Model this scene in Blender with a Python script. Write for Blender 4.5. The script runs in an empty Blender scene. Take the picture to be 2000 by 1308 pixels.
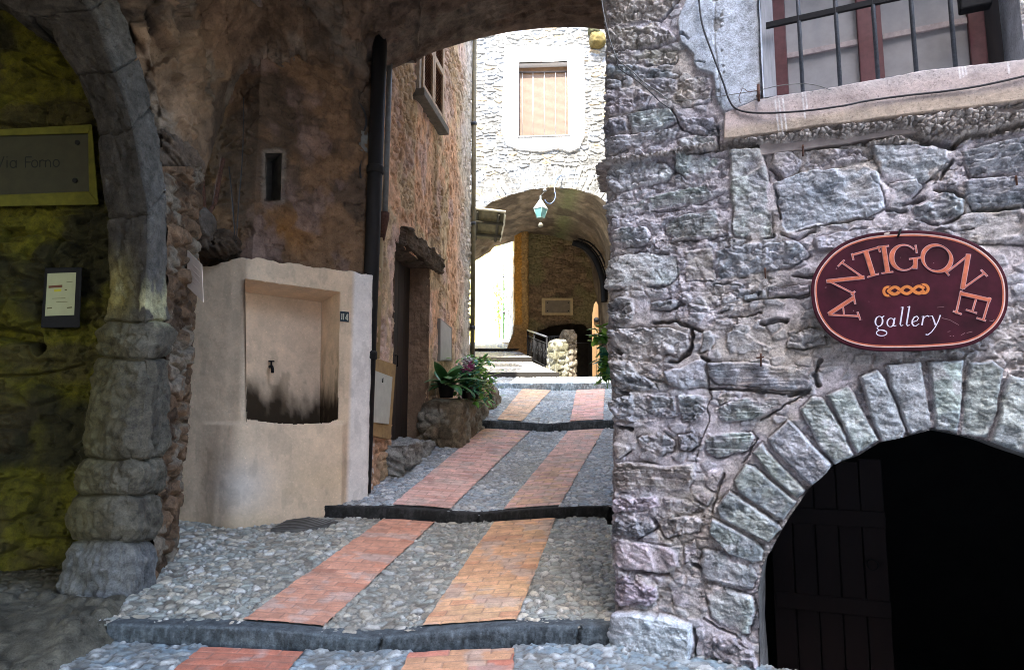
import bpy, bmesh, math, random
import numpy as np
from mathutils import Vector, Matrix
random.seed(7)
PI = math.pi
R = math.radians
SC = bpy.context.scene
COL = SC.collection
# ------------------------------------------------------------------ camera model (photo is 2000 x 1308)
F = 1333.0
PITCH = R(7.0)
CAMZ = 1.5
CPI, SPI = math.cos(PITCH), math.sin(PITCH)

def ray(px, py):
    u = (px - 1000.0) / F
    v = (654.0 - py) / F
    Y = CPI - v * SPI
    Z = SPI + v * CPI
    return u / Y, Z / Y            # X/Y and Z/Y

def P(px, py, Y):
    a, b = ray(px, py)
    return Vector((a * Y, Y, CAMZ + b * Y))

def PLN(px, py, p0, n):            # ray meets a plane
    a, b = ray(px, py)
    d = Vector((a, 1.0, b))
    o = Vector((0, 0, CAMZ))
    t = (Vector(p0) - o).dot(Vector(n)) / d.dot(Vector(n))
    return o + d * t

# ------------------------------------------------------------------ noise
def _h(ix, iy, seed):
    ix = ix.astype(np.int64).astype(np.uint32)
    iy = iy.astype(np.int64).astype(np.uint32)
    h = ix * np.uint32(374761393) + iy * np.uint32(668265263) + np.uint32((seed * 974711 + 12345) & 0xffffffff)
    h = (h ^ (h >> np.uint32(13))) * np.uint32(1274126177)
    h = (h ^ (h >> np.uint32(16))) * np.uint32(2246822519)
    h = h ^ (h >> np.uint32(15))
    return h.astype(np.float64) / 4294967295.0

def vn(x, y, seed=0):
    x = np.asarray(x, float); y = np.asarray(y, float)
    ix = np.floor(x); iy = np.floor(y)
    fx = x - ix; fy = y - iy
    fx = fx * fx * fx * (fx * (fx * 6 - 15) + 10)
    fy = fy * fy * fy * (fy * (fy * 6 - 15) + 10)
    a = _h(ix, iy, seed); b = _h(ix + 1, iy, seed)
    c = _h(ix, iy + 1, seed); d = _h(ix + 1, iy + 1, seed)
    return (a * (1 - fx) + b * fx) * (1 - fy) + (c * (1 - fx) + d * fx) * fy

def fbm(x, y, o=4, seed=0, g=0.5):
    s = 0; a = 1.0; t = 0
    for i in range(o):
        s = s + a * vn(x * 2 ** i + 17.3 * i, y * 2 ** i - 9.1 * i, seed + i)
        t += a; a *= g
    return s / t

def ridged(x, y, o=3, seed=0):
    s = 0; a = 1.0; t = 0
    for i in range(o):
        s = s + a * (1 - np.abs(2 * vn(x * 2 ** i + 3.7 * i, y * 2 ** i + 8.3 * i, seed + i) - 1))
        t += a; a *= 0.5
    return s / t

def sstep(a, b, x):
    t = np.clip((x - a) / (b - a), 0, 1)
    return t * t * (3 - 2 * t)

def voro(x, y, seed=0, jit=0.9):
    ix = np.floor(x); iy = np.floor(y)
    F1 = np.full(x.shape, 9.0); F2 = np.full(x.shape, 9.0); I = np.zeros(x.shape); J = np.zeros(x.shape)
    for dx in (-1, 0, 1):
        for dy in (-1, 0, 1):
            cx = ix + dx; cy = iy + dy
            px = cx + 0.5 + jit * (_h(cx, cy, seed) - 0.5)
            py = cy + 0.5 + jit * (_h(cx, cy, seed + 31) - 0.5)
            d = np.hypot(px - x, py - y)
            m = d < F1
            F2 = np.where(m, F1, np.minimum(F2, d))
            I = np.where(m, _h(cx, cy, seed + 57), I)
            J = np.where(m, _h(cx, cy, seed + 91), J)
            F1 = np.where(m, d, F1)
    return F1, F2, I, J

def polysd(px, py, poly):
    """signed distance, positive inside"""
    d = np.full(px.shape, 1e9); ins = np.zeros(px.shape, bool)
    n = len(poly)
    for i in range(n):
        ax, ay = poly[i]; bx, by = poly[(i + 1) % n]
        ex, ey = bx - ax, by - ay
        L = ex * ex + ey * ey + 1e-12
        t = np.clip(((px - ax) * ex + (py - ay) * ey) / L, 0, 1)
        d = np.minimum(d, np.hypot(px - ax - t * ex, py - ay - t * ey))
        c = ((ay > py) != (by > py))
        with np.errstate(divide='ignore', invalid='ignore'):
            xi = ax + (py - ay) * ex / (ey if abs(ey) > 1e-12 else 1e-12)
        ins ^= c & (px < xi)
    return np.where(ins, d, -d)

def linedist(px, py, pts):
    d = np.full(px.shape, 1e9)
    for (ax, ay), (bx, by) in zip(pts[:-1], pts[1:]):
        ex, ey = bx - ax, by - ay
        L = ex * ex + ey * ey + 1e-12
        t = np.clip(((px - ax) * ex + (py - ay) * ey) / L, 0, 1)
        d = np.minimum(d, np.hypot(px - ax - t * ex, py - ay - t * ey))
    return d

# ------------------------------------------------------------------ objects
ORG = {}
def tag(o, label=None, cat=None, group=None, kind=None):
    if label: o['label'] = label
    if cat: o['category'] = cat
    if group: o['group'] = group
    if kind: o['kind'] = kind
    return o

def thing(name, label, cat, loc, group=None):
    o = bpy.data.objects.new(name, None); COL.objects.link(o)
    o.location = loc; o.empty_display_size = 0.1
    ORG[o.name] = Vector(loc)
    return tag(o, label, cat, group)

def link(name, me, parent=None, origin=None):
    o = bpy.data.objects.new(name, me); COL.objects.link(o)
    if parent is not None:
        org = ORG[parent.name].copy(); o.parent = parent
    elif origin is not None:
        org = Vector(origin); o.location = org
    else:
        org = Vector((0, 0, 0))
    if org.length > 0:
        me.transform(Matrix.Translation(-org))
    ORG[o.name] = org
    return o

def setmat(me, mats):
    for m in (mats if isinstance(mats, (list, tuple)) else [mats]):
        me.materials.append(m)

def mesh_np(name, V, Q, mat, parent=None, col=None, smooth=True, origin=None):
    """V (n,3), Q (m,4) -> object"""
    me = bpy.data.meshes.new(name)
    V = np.ascontiguousarray(V, dtype=np.float32); Q = np.ascontiguousarray(Q, dtype=np.int32)
    k = Q.shape[1]
    me.vertices.add(len(V)); me.vertices.foreach_set('co', V.ravel())
    me.loops.add(Q.size); me.loops.foreach_set('vertex_index', Q.ravel())
    me.polygons.add(len(Q))
    me.polygons.foreach_set('loop_start', np.arange(0, Q.size, k, dtype=np.int32))
    me.polygons.foreach_set('use_smooth', np.full(len(Q), smooth, dtype=bool))
    me.update(calc_edges=True)
    if col is not None:
        at = me.color_attributes.new('Col', 'FLOAT_COLOR', 'POINT')
        c4 = np.ones((len(V), 4), np.float32); c4[:, :3] = col
        at.data.foreach_set('color', c4.ravel())
    setmat(me, mat)
    return link(name, me, parent, origin)

def grid_np(name, X, Y, Z, mat, parent=None, col=None, mask=None, smooth=True, origin=None, flip=False):
    """2-D arrays of positions; mask over faces"""
    n, m = X.shape
    V = np.stack([X.ravel(), Y.ravel(), Z.ravel()], 1)
    idx = np.arange(n * m).reshape(n, m)
    Q = np.stack([idx[:-1, :-1], idx[:-1, 1:], idx[1:, 1:], idx[1:, :-1]], -1)
    if flip: Q = Q[..., ::-1]
    if mask is not None:
        Q = Q[mask]
    Q = Q.reshape(-1, 4)
    C = None if col is None else np.asarray(col).reshape(-1, 3)
    if mask is not None:
        used = np.unique(Q); re = np.full(n * m, -1); re[used] = np.arange(len(used))
        V = V[used]; Q = re[Q]
        if C is not None: C = C[used]
    return mesh_np(name, V, Q, mat, parent, C, smooth, origin)

def facemean(a):
    return (a[:-1, :-1] + a[:-1, 1:] + a[1:, 1:] + a[1:, :-1]) / 4

def mixc(a, b, t):
    return a * (1 - t[..., None]) + np.asarray(b) * t[..., None]

# --- bmesh builder
class MB:
    def __init__(s): s.bm = bmesh.new()
    def quad(s, pts):
        return s.bm.faces.new([s.bm.verts.new(p) for p in pts])
    def box(s, c, size, rot=None, bevel=0.0):
        M = Matrix.Translation(Vector(c)) @ (rot.to_4x4() if rot is not None else Matrix.Identity(4)) @ Matrix.Diagonal((size[0], size[1], size[2], 1))
        r = bmesh.ops.create_cube(s.bm, size=1, matrix=M)
        if bevel > 0:
            es = list({e for v in r['verts'] for e in v.link_edges})
            bmesh.ops.bevel(s.bm, geom=es, offset=bevel, segments=2, affect='EDGES')
    def prism(s, pts, ext):
        """polygon (3-D points) extruded by vector"""
        ext = Vector(ext)
        a = [s.bm.verts.new(p) for p in pts]; b = [s.bm.verts.new(Vector(p) + ext) for p in pts]
        n = len(pts)
        s.bm.faces.new(a); s.bm.faces.new(b[::-1])
        for i in range(n):
            j = (i + 1) % n
            s.bm.faces.new([a[j], a[i], b[i], b[j]])
    def hexa(s, a, b):
        """two quads a,b of 4 points"""
        A = [s.bm.verts.new(p) for p in a]; B = [s.bm.verts.new(p) for p in b]
        s.bm.faces.new(A[::-1]); s.bm.faces.new(B)
        for i in range(4):
            j = (i + 1) % 4
            s.bm.faces.new([A[i], A[j], B[j], B[i]])
    def tube(s, pts, r, seg=8, caps=True):
        pts = [Vector(p) for p in pts]
        rr = r if isinstance(r, (list, tuple)) else [r] * len(pts)
        rings = []
        up = Vector((0.13, 0.21, 0.97)).normalized()
        for i, p in enumerate(pts):
            t = (pts[min(i + 1, len(pts) - 1)] - pts[max(i - 1, 0)]).normalized()
            a = t.cross(up)
            if a.length < 0.1: a = t.cross(Vector((1, 0, 0)))
            a.normalize(); b = t.cross(a)
            rings.append([s.bm.verts.new(p + (a * math.cos(2 * PI * k / seg) + b * math.sin(2 * PI * k / seg)) * rr[i]) for k in range(seg)])
        for A, B in zip(rings[:-1], rings[1:]):
            for k in range(seg):
                l = (k + 1) % seg
                f = s.bm.faces.new([A[k], A[l], B[l], B[k]]); f.smooth = True
        if caps:
            s.bm.faces.new(rings[0][::-1]); s.bm.faces.new(rings[-1])
    def lathe(s, c, prof, seg=20, M=None):
        c = Vector(c); rings = []
        for r, z in prof:
            rings.append([s.bm.verts.new(c + (M @ Vector((r * math.cos(2 * PI * k / seg), r * math.sin(2 * PI * k / seg), z)) if M else Vector((r * math.cos(2 * PI * k / seg), r * math.sin(2 * PI * k / seg), z)))) for k in range(seg)])
        for A, B in zip(rings[:-1], rings[1:]):
            for k in range(seg):
                l = (k + 1) % seg
                f = s.bm.faces.new([A[k], A[l], B[l], B[k]]); f.smooth = seg > 8
        s.bm.faces.new(rings[0][::-1]); s.bm.faces.new(rings[-1])
    def ribbon(s, pts, w, n, off=0.0, th=0.0, closed=False):
        """flat band along pts lying on plane with normal n; w width or list"""
        n = Vector(n).normalized(); pts = [Vector(p) for p in pts]; N = len(pts)
        ww = w if isinstance(w, (list, tuple)) else [w] * N
        L = []; Rr = []
        for i, p in enumerate(pts):
            if closed: t = pts[(i + 1) % N] - pts[i - 1]
            else: t = pts[min(i + 1, N - 1)] - pts[max(i - 1, 0)]
            t.normalize(); q = n.cross(t) * ww[i] / 2
            L.append(s.bm.verts.new(p + q + n * off)); Rr.append(s.bm.verts.new(p - q + n * off))
        for i in range(N if closed else N - 1):
            j = (i + 1) % N
            s.bm.faces.new([L[i], Rr[i], Rr[j], L[j]])
    def build(s, name, mat, parent=None, origin=None, bevel=0.0, smooth=False):
        me = bpy.data.meshes.new(name)
        bmesh.ops.recalc_face_normals(s.bm, faces=s.bm.faces)
        s.bm.to_mesh(me); s.bm.free()
        if smooth:
            me.polygons.foreach_set('use_smooth', [True] * len(me.polygons))
        setmat(me, mat)
        o = link(name, me, parent, origin)
        if bevel > 0:
            b = o.modifiers.new('bevel', 'BEVEL'); b.width = bevel; b.segments = 2; b.limit_method = 'ANGLE'
        return o

def catmull(pts, n=8, closed=False):
    pts = [Vector(p) if len(p) == 3 else Vector((p[0], p[1], 0)) for p in pts]
    N = len(pts); out = []
    rng = range(N if closed else N - 1)
    for i in rng:
        if closed: p0, p1, p2, p3 = pts[i - 1], pts[i], pts[(i + 1) % N], pts[(i + 2) % N]
        else: p0, p1, p2, p3 = pts[max(i - 1, 0)], pts[i], pts[i + 1], pts[min(i + 2, N - 1)]
        for k in range(n):
            t = k / n
            out.append(0.5 * ((2 * p1) + (p2 - p0) * t + (2 * p0 - 5 * p1 + 4 * p2 - p3) * t * t + (3 * p1 - p0 - 3 * p2 + p3) * t ** 3))
    if not closed: out.append(pts[-1])
    return out

# ------------------------------------------------------------------ materials
def newmat(name):
    m = bpy.data.materials.new(name); m.use_nodes = True
    nt = m.node_tree; b = nt.nodes['Principled BSDF']
    return m, nt, b

def mat_relief(name, rough=0.9, nscale=60, nvar=0.35, bump=0.25, bdist=0.004, spec=0.25, grit=0.45):
    """colour per stone comes from the mesh, fine grain and bump from nodes"""
    m, nt, b = newmat(name)
    at = nt.nodes.new('ShaderNodeAttribute'); at.attribute_name = 'Col'
    tc = nt.nodes.new('ShaderNodeTexCoord')
    n1 = nt.nodes.new('ShaderNodeTexNoise'); n1.inputs['Scale'].default_value = nscale; n1.inputs['Detail'].default_value = 6; n1.inputs['Roughness'].default_value = 0.7
    n2 = nt.nodes.new('ShaderNodeTexNoise'); n2.inputs['Scale'].default_value = nscale * 0.22; n2.inputs['Detail'].default_value = 5
    nt.links.new(tc.outputs['Object'], n1.inputs['Vector']); nt.links.new(tc.outputs['Object'], n2.inputs['Vector'])
    mr = nt.nodes.new('ShaderNodeMapRange'); mr.inputs['From Min'].default_value = 0.3; mr.inputs['From Max'].default_value = 0.7
    mr.inputs['To Min'].default_value = 1 - nvar; mr.inputs['To Max'].default_value = 1 + nvar
    ad = nt.nodes.new('ShaderNodeMath'); ad.operation = 'ADD'
    nt.links.new(n1.outputs['Fac'], ad.inputs[0]); nt.links.new(n2.outputs['Fac'], ad.inputs[1])
    hf = nt.nodes.new('ShaderNodeMath'); hf.operation = 'MULTIPLY'; hf.inputs[1].default_value = 0.5
    nt.links.new(ad.outputs[0], hf.inputs[0]); nt.links.new(hf.outputs[0], mr.inputs['Value'])
    mx = nt.nodes.new('ShaderNodeVectorMath'); mx.operation = 'SCALE'
    nt.links.new(at.outputs['Color'], mx.inputs[0]); nt.links.new(mr.outputs['Result'], mx.inputs['Scale'])
    n3 = nt.nodes.new('ShaderNodeTexNoise'); n3.inputs['Scale'].default_value = nscale * 1.7; n3.inputs['Detail'].default_value = 4; n3.inputs['Roughness'].default_value = 0.75
    nt.links.new(tc.outputs['Object'], n3.inputs['Vector'])
    gr = nt.nodes.new('ShaderNodeValToRGB'); e = gr.color_ramp.elements                     # grit: dark pits and pale grains
    e[0].position = .34; e[0].color = (grit, grit, grit, 1); e[1].position = .43; e[1].color = (1, 1, 1, 1)
    k_ = e.new(.60); k_.color = (1, 1, 1, 1); k_ = e.new(.70); k_.color = (1.35, 1.35, 1.35, 1)
    nt.links.new(n3.outputs['Fac'], gr.inputs['Fac'])
    mg = nt.nodes.new('ShaderNodeVectorMath'); mg.operation = 'MULTIPLY'
    nt.links.new(mx.outputs['Vector'], mg.inputs[0]); nt.links.new(gr.outputs['Color'], mg.inputs[1])
    nt.links.new(mg.outputs['Vector'], b.inputs['Base Color'])
    bp = nt.nodes.new('ShaderNodeBump'); bp.inputs['Strength'].default_value = bump; bp.inputs['Distance'].default_value = bdist
    nt.links.new(n1.outputs['Fac'], bp.inputs['Height']); nt.links.new(bp.outputs['Normal'], b.inputs['Normal'])
    b.inputs['Roughness'].default_value = rough; b.inputs['Specular IOR Level'].default_value = spec
    return m

def mat_plain(name, c, rough=0.6, var=0.2, scale=20, bump=0.1, metal=0.0, c2=None, spec=0.4, stretch=None, bdist=0.003):
    m, nt, b = newmat(name)
    tc = nt.nodes.new('ShaderNodeTexCoord'); n = nt.nodes.new('ShaderNodeTexNoise')
    n.inputs['Scale'].default_value = scale; n.inputs['Detail'].default_value = 6; n.inputs['Roughness'].default_value = 0.65
    if stretch:
        mp = nt.nodes.new('ShaderNodeMapping'); mp.inputs['Scale'].default_value = stretch
        nt.links.new(tc.outputs['Object'], mp.inputs['Vector']); nt.links.new(mp.outputs['Vector'], n.inputs['Vector'])
    else:
        nt.links.new(tc.outputs['Object'], n.inputs['Vector'])
    cr = nt.nodes.new('ShaderNodeValToRGB')
    c = list(c)
    d = [max(0, x * (1 - var)) for x in c] if c2 is None else list(c2)
    e = [min(1, x * (1 + var)) for x in c]
    cr.color_ramp.elements[0].position = 0.32; cr.color_ramp.elements[0].color = (*d, 1)
    cr.color_ramp.elements[1].position = 0.68; cr.color_ramp.elements[1].color = (*e, 1)
    nt.links.new(n.outputs['Fac'], cr.inputs['Fac']); nt.links.new(cr.outputs['Color'], b.inputs['Base Color'])
    if bump > 0:
        bp = nt.nodes.new('ShaderNodeBump'); bp.inputs['Strength'].default_value = bump; bp.inputs['Distance'].default_value = bdist
        nt.links.new(n.outputs['Fac'], bp.inputs['Height']); nt.links.new(bp.outputs['Normal'], b.inputs['Normal'])
    b.inputs['Roughness'].default_value = rough; b.inputs['Metallic'].default_value = metal
    b.inputs['Specular IOR Level'].default_value = spec
    return m

M_STONE = mat_relief('weathered_stone', nscale=75, nvar=0.75, bump=0.75, bdist=0.010)
M_PLAST = mat_relief('old_plaster', nscale=45, nvar=0.38, bump=0.55, bdist=0.008)
M_CREAM_PL = mat_relief('cream_fountain_plaster', nscale=30, nvar=0.16, bump=0.25, bdist=0.005, grit=.86)
M_COB = mat_relief('pebble_paving', rough=0.42, nscale=70, nvar=0.5, bump=0.35, spec=0.55, grit=.6)
M_BRICK = mat_relief('paving_brick', rough=0.75, nscale=45, nvar=0.25, bump=0.3, spec=0.3, grit=.65)
M_DARKWOOD = mat_plain('dark_wood', (0.035, 0.022, 0.016), 0.7, 0.4, 12, 0.3, stretch=(1, 1, 0.1))
M_REDWOOD = mat_plain('red_brown_wood', (0.10, 0.022, 0.016), 0.6, 0.3, 14, 0.25, stretch=(1, 1, 0.1))
M_BLACK = mat_plain('black_metal', (0.008, 0.008, 0.009), 0.65, 0.3, 30, 0.1, spec=.15)
M_IRON = mat_plain('painted_iron', (0.055, 0.06, 0.07), 0.55, 0.35, 60, 0.25)
M_RUST = mat_plain('rusty_iron', (0.09, 0.04, 0.025), 0.85, 0.5, 50, 0.4)
M_GLASSY = mat_plain('frosted_pane', (0.30, 0.29, 0.29), 0.35, 0.12, 8, 0.0)
M_FRAME = mat_plain('maroon_window_frame', (0.115, 0.040, 0.042), 0.5, 0.2, 25, 0.1)
M_WHITE = mat_plain('white_paint', (0.72, 0.72, 0.72), 0.6, 0.08, 15, 0.05)
# ================================================================== RIGHT HOUSE (stone wall with arched cellar door and barred window)
RC = Vector((0.662, 4.6, 0))                       # its street corner
RD = Vector((math.cos(R(24)), -math.sin(R(24)), 0))  # along the facade, towards the camera
RN = Vector((-RD.y * -1, -RD.x, 0)); RN = Vector((-math.sin(R(24)), -math.cos(R(24)), 0))  # outward
AD = Vector((math.sin(R(10.5)), math.cos(R(10.5)), 0))  # along the alley
AN = Vector((-AD.y, AD.x, 0))                      # out of the right alley wall, towards the alley

def RP(px, py, off=0.0):
    return PLN(px, py, RC + RN * off, RN)
def RSZ(px, py):
    p = RP(px, py); d = p - RC
    return (d.dot(RD), p.z)
def rpoly(pts): return [RSZ(*p) for p in pts]

house = thing('stone_house', 'rough grey stone house with arched cellar doorway and barred window on the right', 'house', RC)

# (outline in photo pixels, relief in m, palette, texture)
STONES = [
 ([(1180,-40),(1330,-40),(1325,5),(1298,34),(1284,40),(1180,50)], .035, 't', 'r'),
 ([(1178,58),(1285,44),(1312,64),(1322,80),(1275,92),(1200,98),(1178,88)], .04, 't', 'r'),
 ([(1178,100),(1240,98),(1300,92),(1325,100),(1320,125),(1240,122),(1178,120)], .02, 't', 'r'),
 ([(1178,124),(1230,127),(1300,135),(1330,148),(1300,155),(1240,150),(1178,146)], .035, 'g', 'r'),
 ([(1178,150),(1212,160),(1210,173),(1178,176)], .05, 'g', 'r'),
 ([(1178,180),(1240,167),(1272,190),(1262,213),(1178,226)], .045, 'p', 'r'),
 ([(1264,160),(1300,149),(1328,158),(1322,175),(1300,190),(1282,180)], .03, 'p', 'r'),
 ([(1325,165),(1385,140),(1390,200),(1330,210),(1310,195)], .02, 't', 'r'),
 ([(1176,230),(1224,226),(1227,258),(1176,264)], .05, 'd', 'r'),
 ([(1229,222),(1290,213),(1310,216),(1321,240),(1295,250),(1235,262)], .045, 'v', 'l'),
 ([(1176,268),(1232,263),(1328,251),(1318,274),(1250,282),(1190,302),(1176,296)], .05, 'g', 'l'),
 ([(1326,233),(1396,228),(1401,256),(1385,262),(1340,258)], .04, 'g', 'r'),
 ([(1320,276),(1345,264),(1400,263),(1405,290),(1375,296),(1340,298)], .05, 'v', 'r'),
 ([(1176,330),(1190,315),(1230,312),(1300,318),(1318,335),(1310,352),(1290,358),(1250,365),(1200,378),(1176,358)], .05, 'l', 'r'),
 ([(1320,306),(1390,298),(1405,320),(1395,342),(1340,350),(1321,335)], .04, 'v', 'r'),
 ([(1174,425),(1174,400),(1200,392),(1262,388),(1268,400),(1262,412),(1215,420)], .05, 'v', 'l'),
 ([(1268,386),(1330,368),(1375,360),(1388,370),(1395,385),(1360,398),(1310,408),(1270,412)], .045, 'v', 'l'),
 ([(1172,480),(1176,455),(1210,442),(1262,442),(1272,462),(1265,478),(1215,485)], .06, 'g', 'l'),
 ([(1300,440),(1330,425),(1395,408),(1405,430),(1418,456),(1380,464),(1325,472),(1302,456)], .045, 'v', 'l'),
 ([(1424,294),(1488,290),(1498,330),(1506,400),(1508,464),(1470,467),(1432,460),(1426,400)], .04, 'v', 's'),
 ([(1512,300),(1540,293),(1566,317),(1560,335),(1530,350),(1505,325)], .07, 'p', 's'),
 ([(1570,300),(1620,290),(1690,290),(1700,312),(1640,325),(1580,330)], .02, 'p', 'r'),
 ([(1508,360),(1560,337),(1600,330),(1690,322),(1716,335),(1722,370),(1735,405),(1690,425),(1640,430),(1590,442),(1535,456),(1524,440),(1518,400)], .05, 'b', 's'),
 ([(1704,285),(1850,284),(1855,312),(1820,345),(1775,365),(1730,352),(1718,325)], .045, 'g', 's'),
 ([(1736,356),(1788,350),(1800,365),(1770,392),(1765,408),(1738,406)], .055, 'g', 's'),
 ([(1780,405),(1850,372),(1885,392),(1882,420),(1840,438),(1790,424)], .05, 'g', 'r'),
 ([(1880,292),(2050,262),(2050,330),(1900,345),(1883,320)], .06, 'b', 'l'),
 ([(1885,352),(2050,338),(2050,400),(1900,410),(1880,385)], .055, 'b', 'l'),
 ([(1885,418),(2050,408),(2050,480),(1900,472),(1850,445)], .05, 'p', 's'),
 ([(1640,450),(1720,440),(1840,450),(1900,480),(1700,480),(1600,490),(1590,470)], .02, 'p', 's'),
 ([(1184,508),(1195,503),(1250,493),(1320,501),(1327,530),(1310,553),(1240,564),(1178,566)], .05, 'v', 's'),
 ([(1335,492),(1393,482),(1398,545),(1340,548)], .02, 't', 's'),
 ([(1398,490),(1455,476),(1560,471),(1585,498),(1540,519),(1480,533),(1405,545)], .035, 'b', 'r'),
 ([(1452,576),(1478,571),(1477,585),(1452,588)], .02, 'b', 's'),
 ([(1500,560),(1580,556),(1580,572),(1500,578)], .02, 'p', 'l'),
 ([(1176,592),(1210,581),(1238,583),(1241,610),(1238,625),(1200,628),(1176,610)], .05, 'd', 'r'),
 ([(1271,588),(1318,583),(1333,595),(1310,605),(1273,602)], .025, 'b', 'r'),
 ([(1184,645),(1250,638),(1308,640),(1343,655),(1347,680),(1328,694),(1270,680),(1225,678),(1188,665)], .065, 'g', 'r'),
 ([(1374,650),(1389,645),(1397,665),(1385,685),(1366,690)], .04, 'g', 's'),
 ([(1420,651),(1445,646),(1470,660),(1492,678),(1485,688),(1430,692),(1418,675)], .03, 'b', 's'),
 ([(1540,656),(1580,640),(1607,648),(1612,672),(1570,680),(1535,676)], .045, 'b', 'r'),
 ([(1298,722),(1330,716),(1374,701),(1382,730),(1380,752),(1330,757),(1302,746)], .07, 'g', 's'),
 ([(1382,710),(1440,706),(1530,713),(1580,729),(1585,750),(1570,763),(1500,759),(1400,749),(1386,735)], .075, 'g', 'L'),
 ([(1178,705),(1230,700),(1240,722),(1270,740),(1282,758),(1240,766),(1200,748)], .05, 'g', 'r'),
 ([(1245,706),(1290,706),(1295,740),(1262,735)], .015, 'p', 'r'),
 ([(1182,785),(1228,768),(1318,770),(1321,812),(1290,822),(1250,829),(1205,818),(1184,800)], .08, 'g', 'r'),
 ([(1324,766),(1378,770),(1384,800),(1370,822),(1330,820)], .05, 'b', 'r'),
 ([(1395,770),(1430,765),(1440,776),(1405,790)], .03, 't', 'r'),
 ([(1395,800),(1430,778),(1520,777),(1530,790),(1480,814),(1420,824),(1400,812)], .055, 'v', 'l'),
 ([(1186,852),(1215,841),(1231,846),(1229,880),(1205,896),(1186,876)], .06, 't', 's'),
 ([(1242,856),(1300,843),(1317,860),(1314,880),(1290,892),(1255,880)], .055, 'd', 'r'),
 ([(1323,846),(1359,843),(1364,865),(1345,880),(1326,875)], .045, 'd', 'r'),
 ([(1376,856),(1400,843),(1466,841),(1474,852),(1460,880),(1400,890),(1380,880)], .05, 'v', 'l'),
 ([(1184,906),(1230,901),(1300,912),(1358,906),(1363,935),(1345,954),(1290,964),(1205,959),(1184,940)], .06, 't', 'l'),
 ([(1347,955),(1370,951),(1393,970),(1380,990),(1357,975)], .06, 'P', 's'),
 ([(1380,915),(1412,912),(1415,935),(1395,962),(1378,950)], .03, 'P', 's'),
 ([(1188,976),(1280,966),(1289,990),(1240,996),(1190,1000)], .035, 'P', 'r'),
 ([(1294,970),(1340,975),(1370,998),(1320,1003),(1295,990)], .03, 'p', 'r'),
 ([(1190,1006),(1270,1001),(1280,1030),(1250,1050),(1192,1042)], .045, 'd', 'r'),
 ([(1287,1011),(1360,1006),(1373,1020),(1368,1040),(1300,1047),(1289,1030)], .045, 'p', 'r'),
 ([(1190,1070),(1215,1053),(1300,1066),(1323,1080),(1328,1105),(1300,1116),(1215,1113),(1192,1095)], .065, 'P', 's'),
 ([(1335,1060),(1358,1055),(1362,1090),(1338,1100)], .02, 'p', 'r'),
 ([(1192,1126),(1255,1119),(1284,1135),(1289,1165),(1270,1184),(1192,1184)], .06, 'P', 'r'),
 ([(1312,1142),(1348,1152),(1368,1190),(1350,1198),(1318,1178)], .03, 'P', 's'),
 ([(1190,1232),(1206,1191),(1315,1199),(1350,1212),(1352,1240),(1346,1400),(1190,1400)], .09, 'W', 's'),
 ([(1367,1102),(1373,1072),(1400,1076),(1474,1110),(1481,1124),(1470,1148),(1440,1144),(1377,1130)], .06, 'g', 's'),
 ([(1373,1152),(1398,1140),(1470,1161),(1475,1190),(1465,1235),(1430,1232),(1388,1204)], .065, 'v', 's'),
 ([(1377,1252),(1387,1233),(1450,1241),(1474,1255),(1486,1330),(1486,1400),(1377,1400)], .06, 'P', 'r'),
]
ARCH = [
 ([(1385,1040),(1390,1012),(1412,1020),(1470,1050),(1494,1074),(1489,1094),(1470,1098),(1420,1080)], .06, 'v', 's'),
 ([(1399,990),(1424,957),(1442,966),(1522,1022),(1526,1031),(1500,1056),(1470,1044),(1405,1010)], .07, 'v', 's'),
 ([(1433,938),(1455,906),(1474,911),(1556,980),(1530,1016),(1500,999),(1442,960)], .065, 'v', 's'),
 ([(1469,883),(1488,864),(1500,882),(1574,958),(1556,974),(1510,936)], .055, 'v', 's'),
 ([(1497,856),(1540,819),(1564,841),(1624,905),(1612,932),(1583,949),(1560,929),(1510,876)], .07, 'b', 's'),
 ([(1562,800),(1585,773),(1607,776),(1640,830),(1670,890),(1630,908),(1600,871)], .06, 'v', 's'),
 ([(1613,771),(1655,753),(1667,768),(1718,860),(1674,886),(1648,838)], .06, 'v', 's'),
 ([(1676,736),(1710,721),(1730,741),(1769,838),(1764,855),(1724,868),(1698,808)], .06, 'g', 's'),
 ([(1727,713),(1800,706),(1814,790),(1818,836),(1776,849),(1740,760)], .055, 'g', 's'),
 ([(1814,706),(1880,701),(1880,780),(1871,846),(1824,838)], .055, 'v', 's'),
 ([(1888,706),(1934,705),(1959,721),(1950,790),(1927,856),(1878,848)], .05, 'v', 's'),
 ([(1970,729),(2040,752),(2048,900),(1990,882),(1932,862),(1950,795)], .055, 'v', 's'),
]
SILL = [(1414,229),(1478,201),(1510,196),(1600,182),(1700,165),(1800,145),(1950,130),(2060,112),(2060,203),(1890,222),(1780,235),(1690,247),(1600,258),(1500,272),(1413,282)]
PATCH = [(1350,-60),(1338,10),(1326,42),(1326,82),(1352,110),(1362,135),(1392,150),(1402,205),(1414,229),(1478,200),(1490,196),(1480,-60)]
DOORHOLE = [(1492,1450),(1482,1240),(1482,1150),(1490,1100),(1528,1031),(1576,958),(1628,906),(1673,890),(1719,862),(1765,853),(1820,838),(1875,848),(1930,860),(1990,882),(2060,905),(2200,985),(2300,1100),(2330,1450)]
WINHOLE = [(1474,-160),(1492,199),(1600,183),(1700,166),(1800,147),(1950,132),(1998,124),(1968,-160)]
PAL = {'g':(.335,.35,.365),'v':(.33,.365,.345),'b':(.335,.355,.38),'p':(.43,.405,.425),'P':(.45,.405,.445),'t':(.41,.38,.335),'d':(.21,.22,.235),'l':(.47,.48,.49),'W':(.58,.64,.68)}

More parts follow.
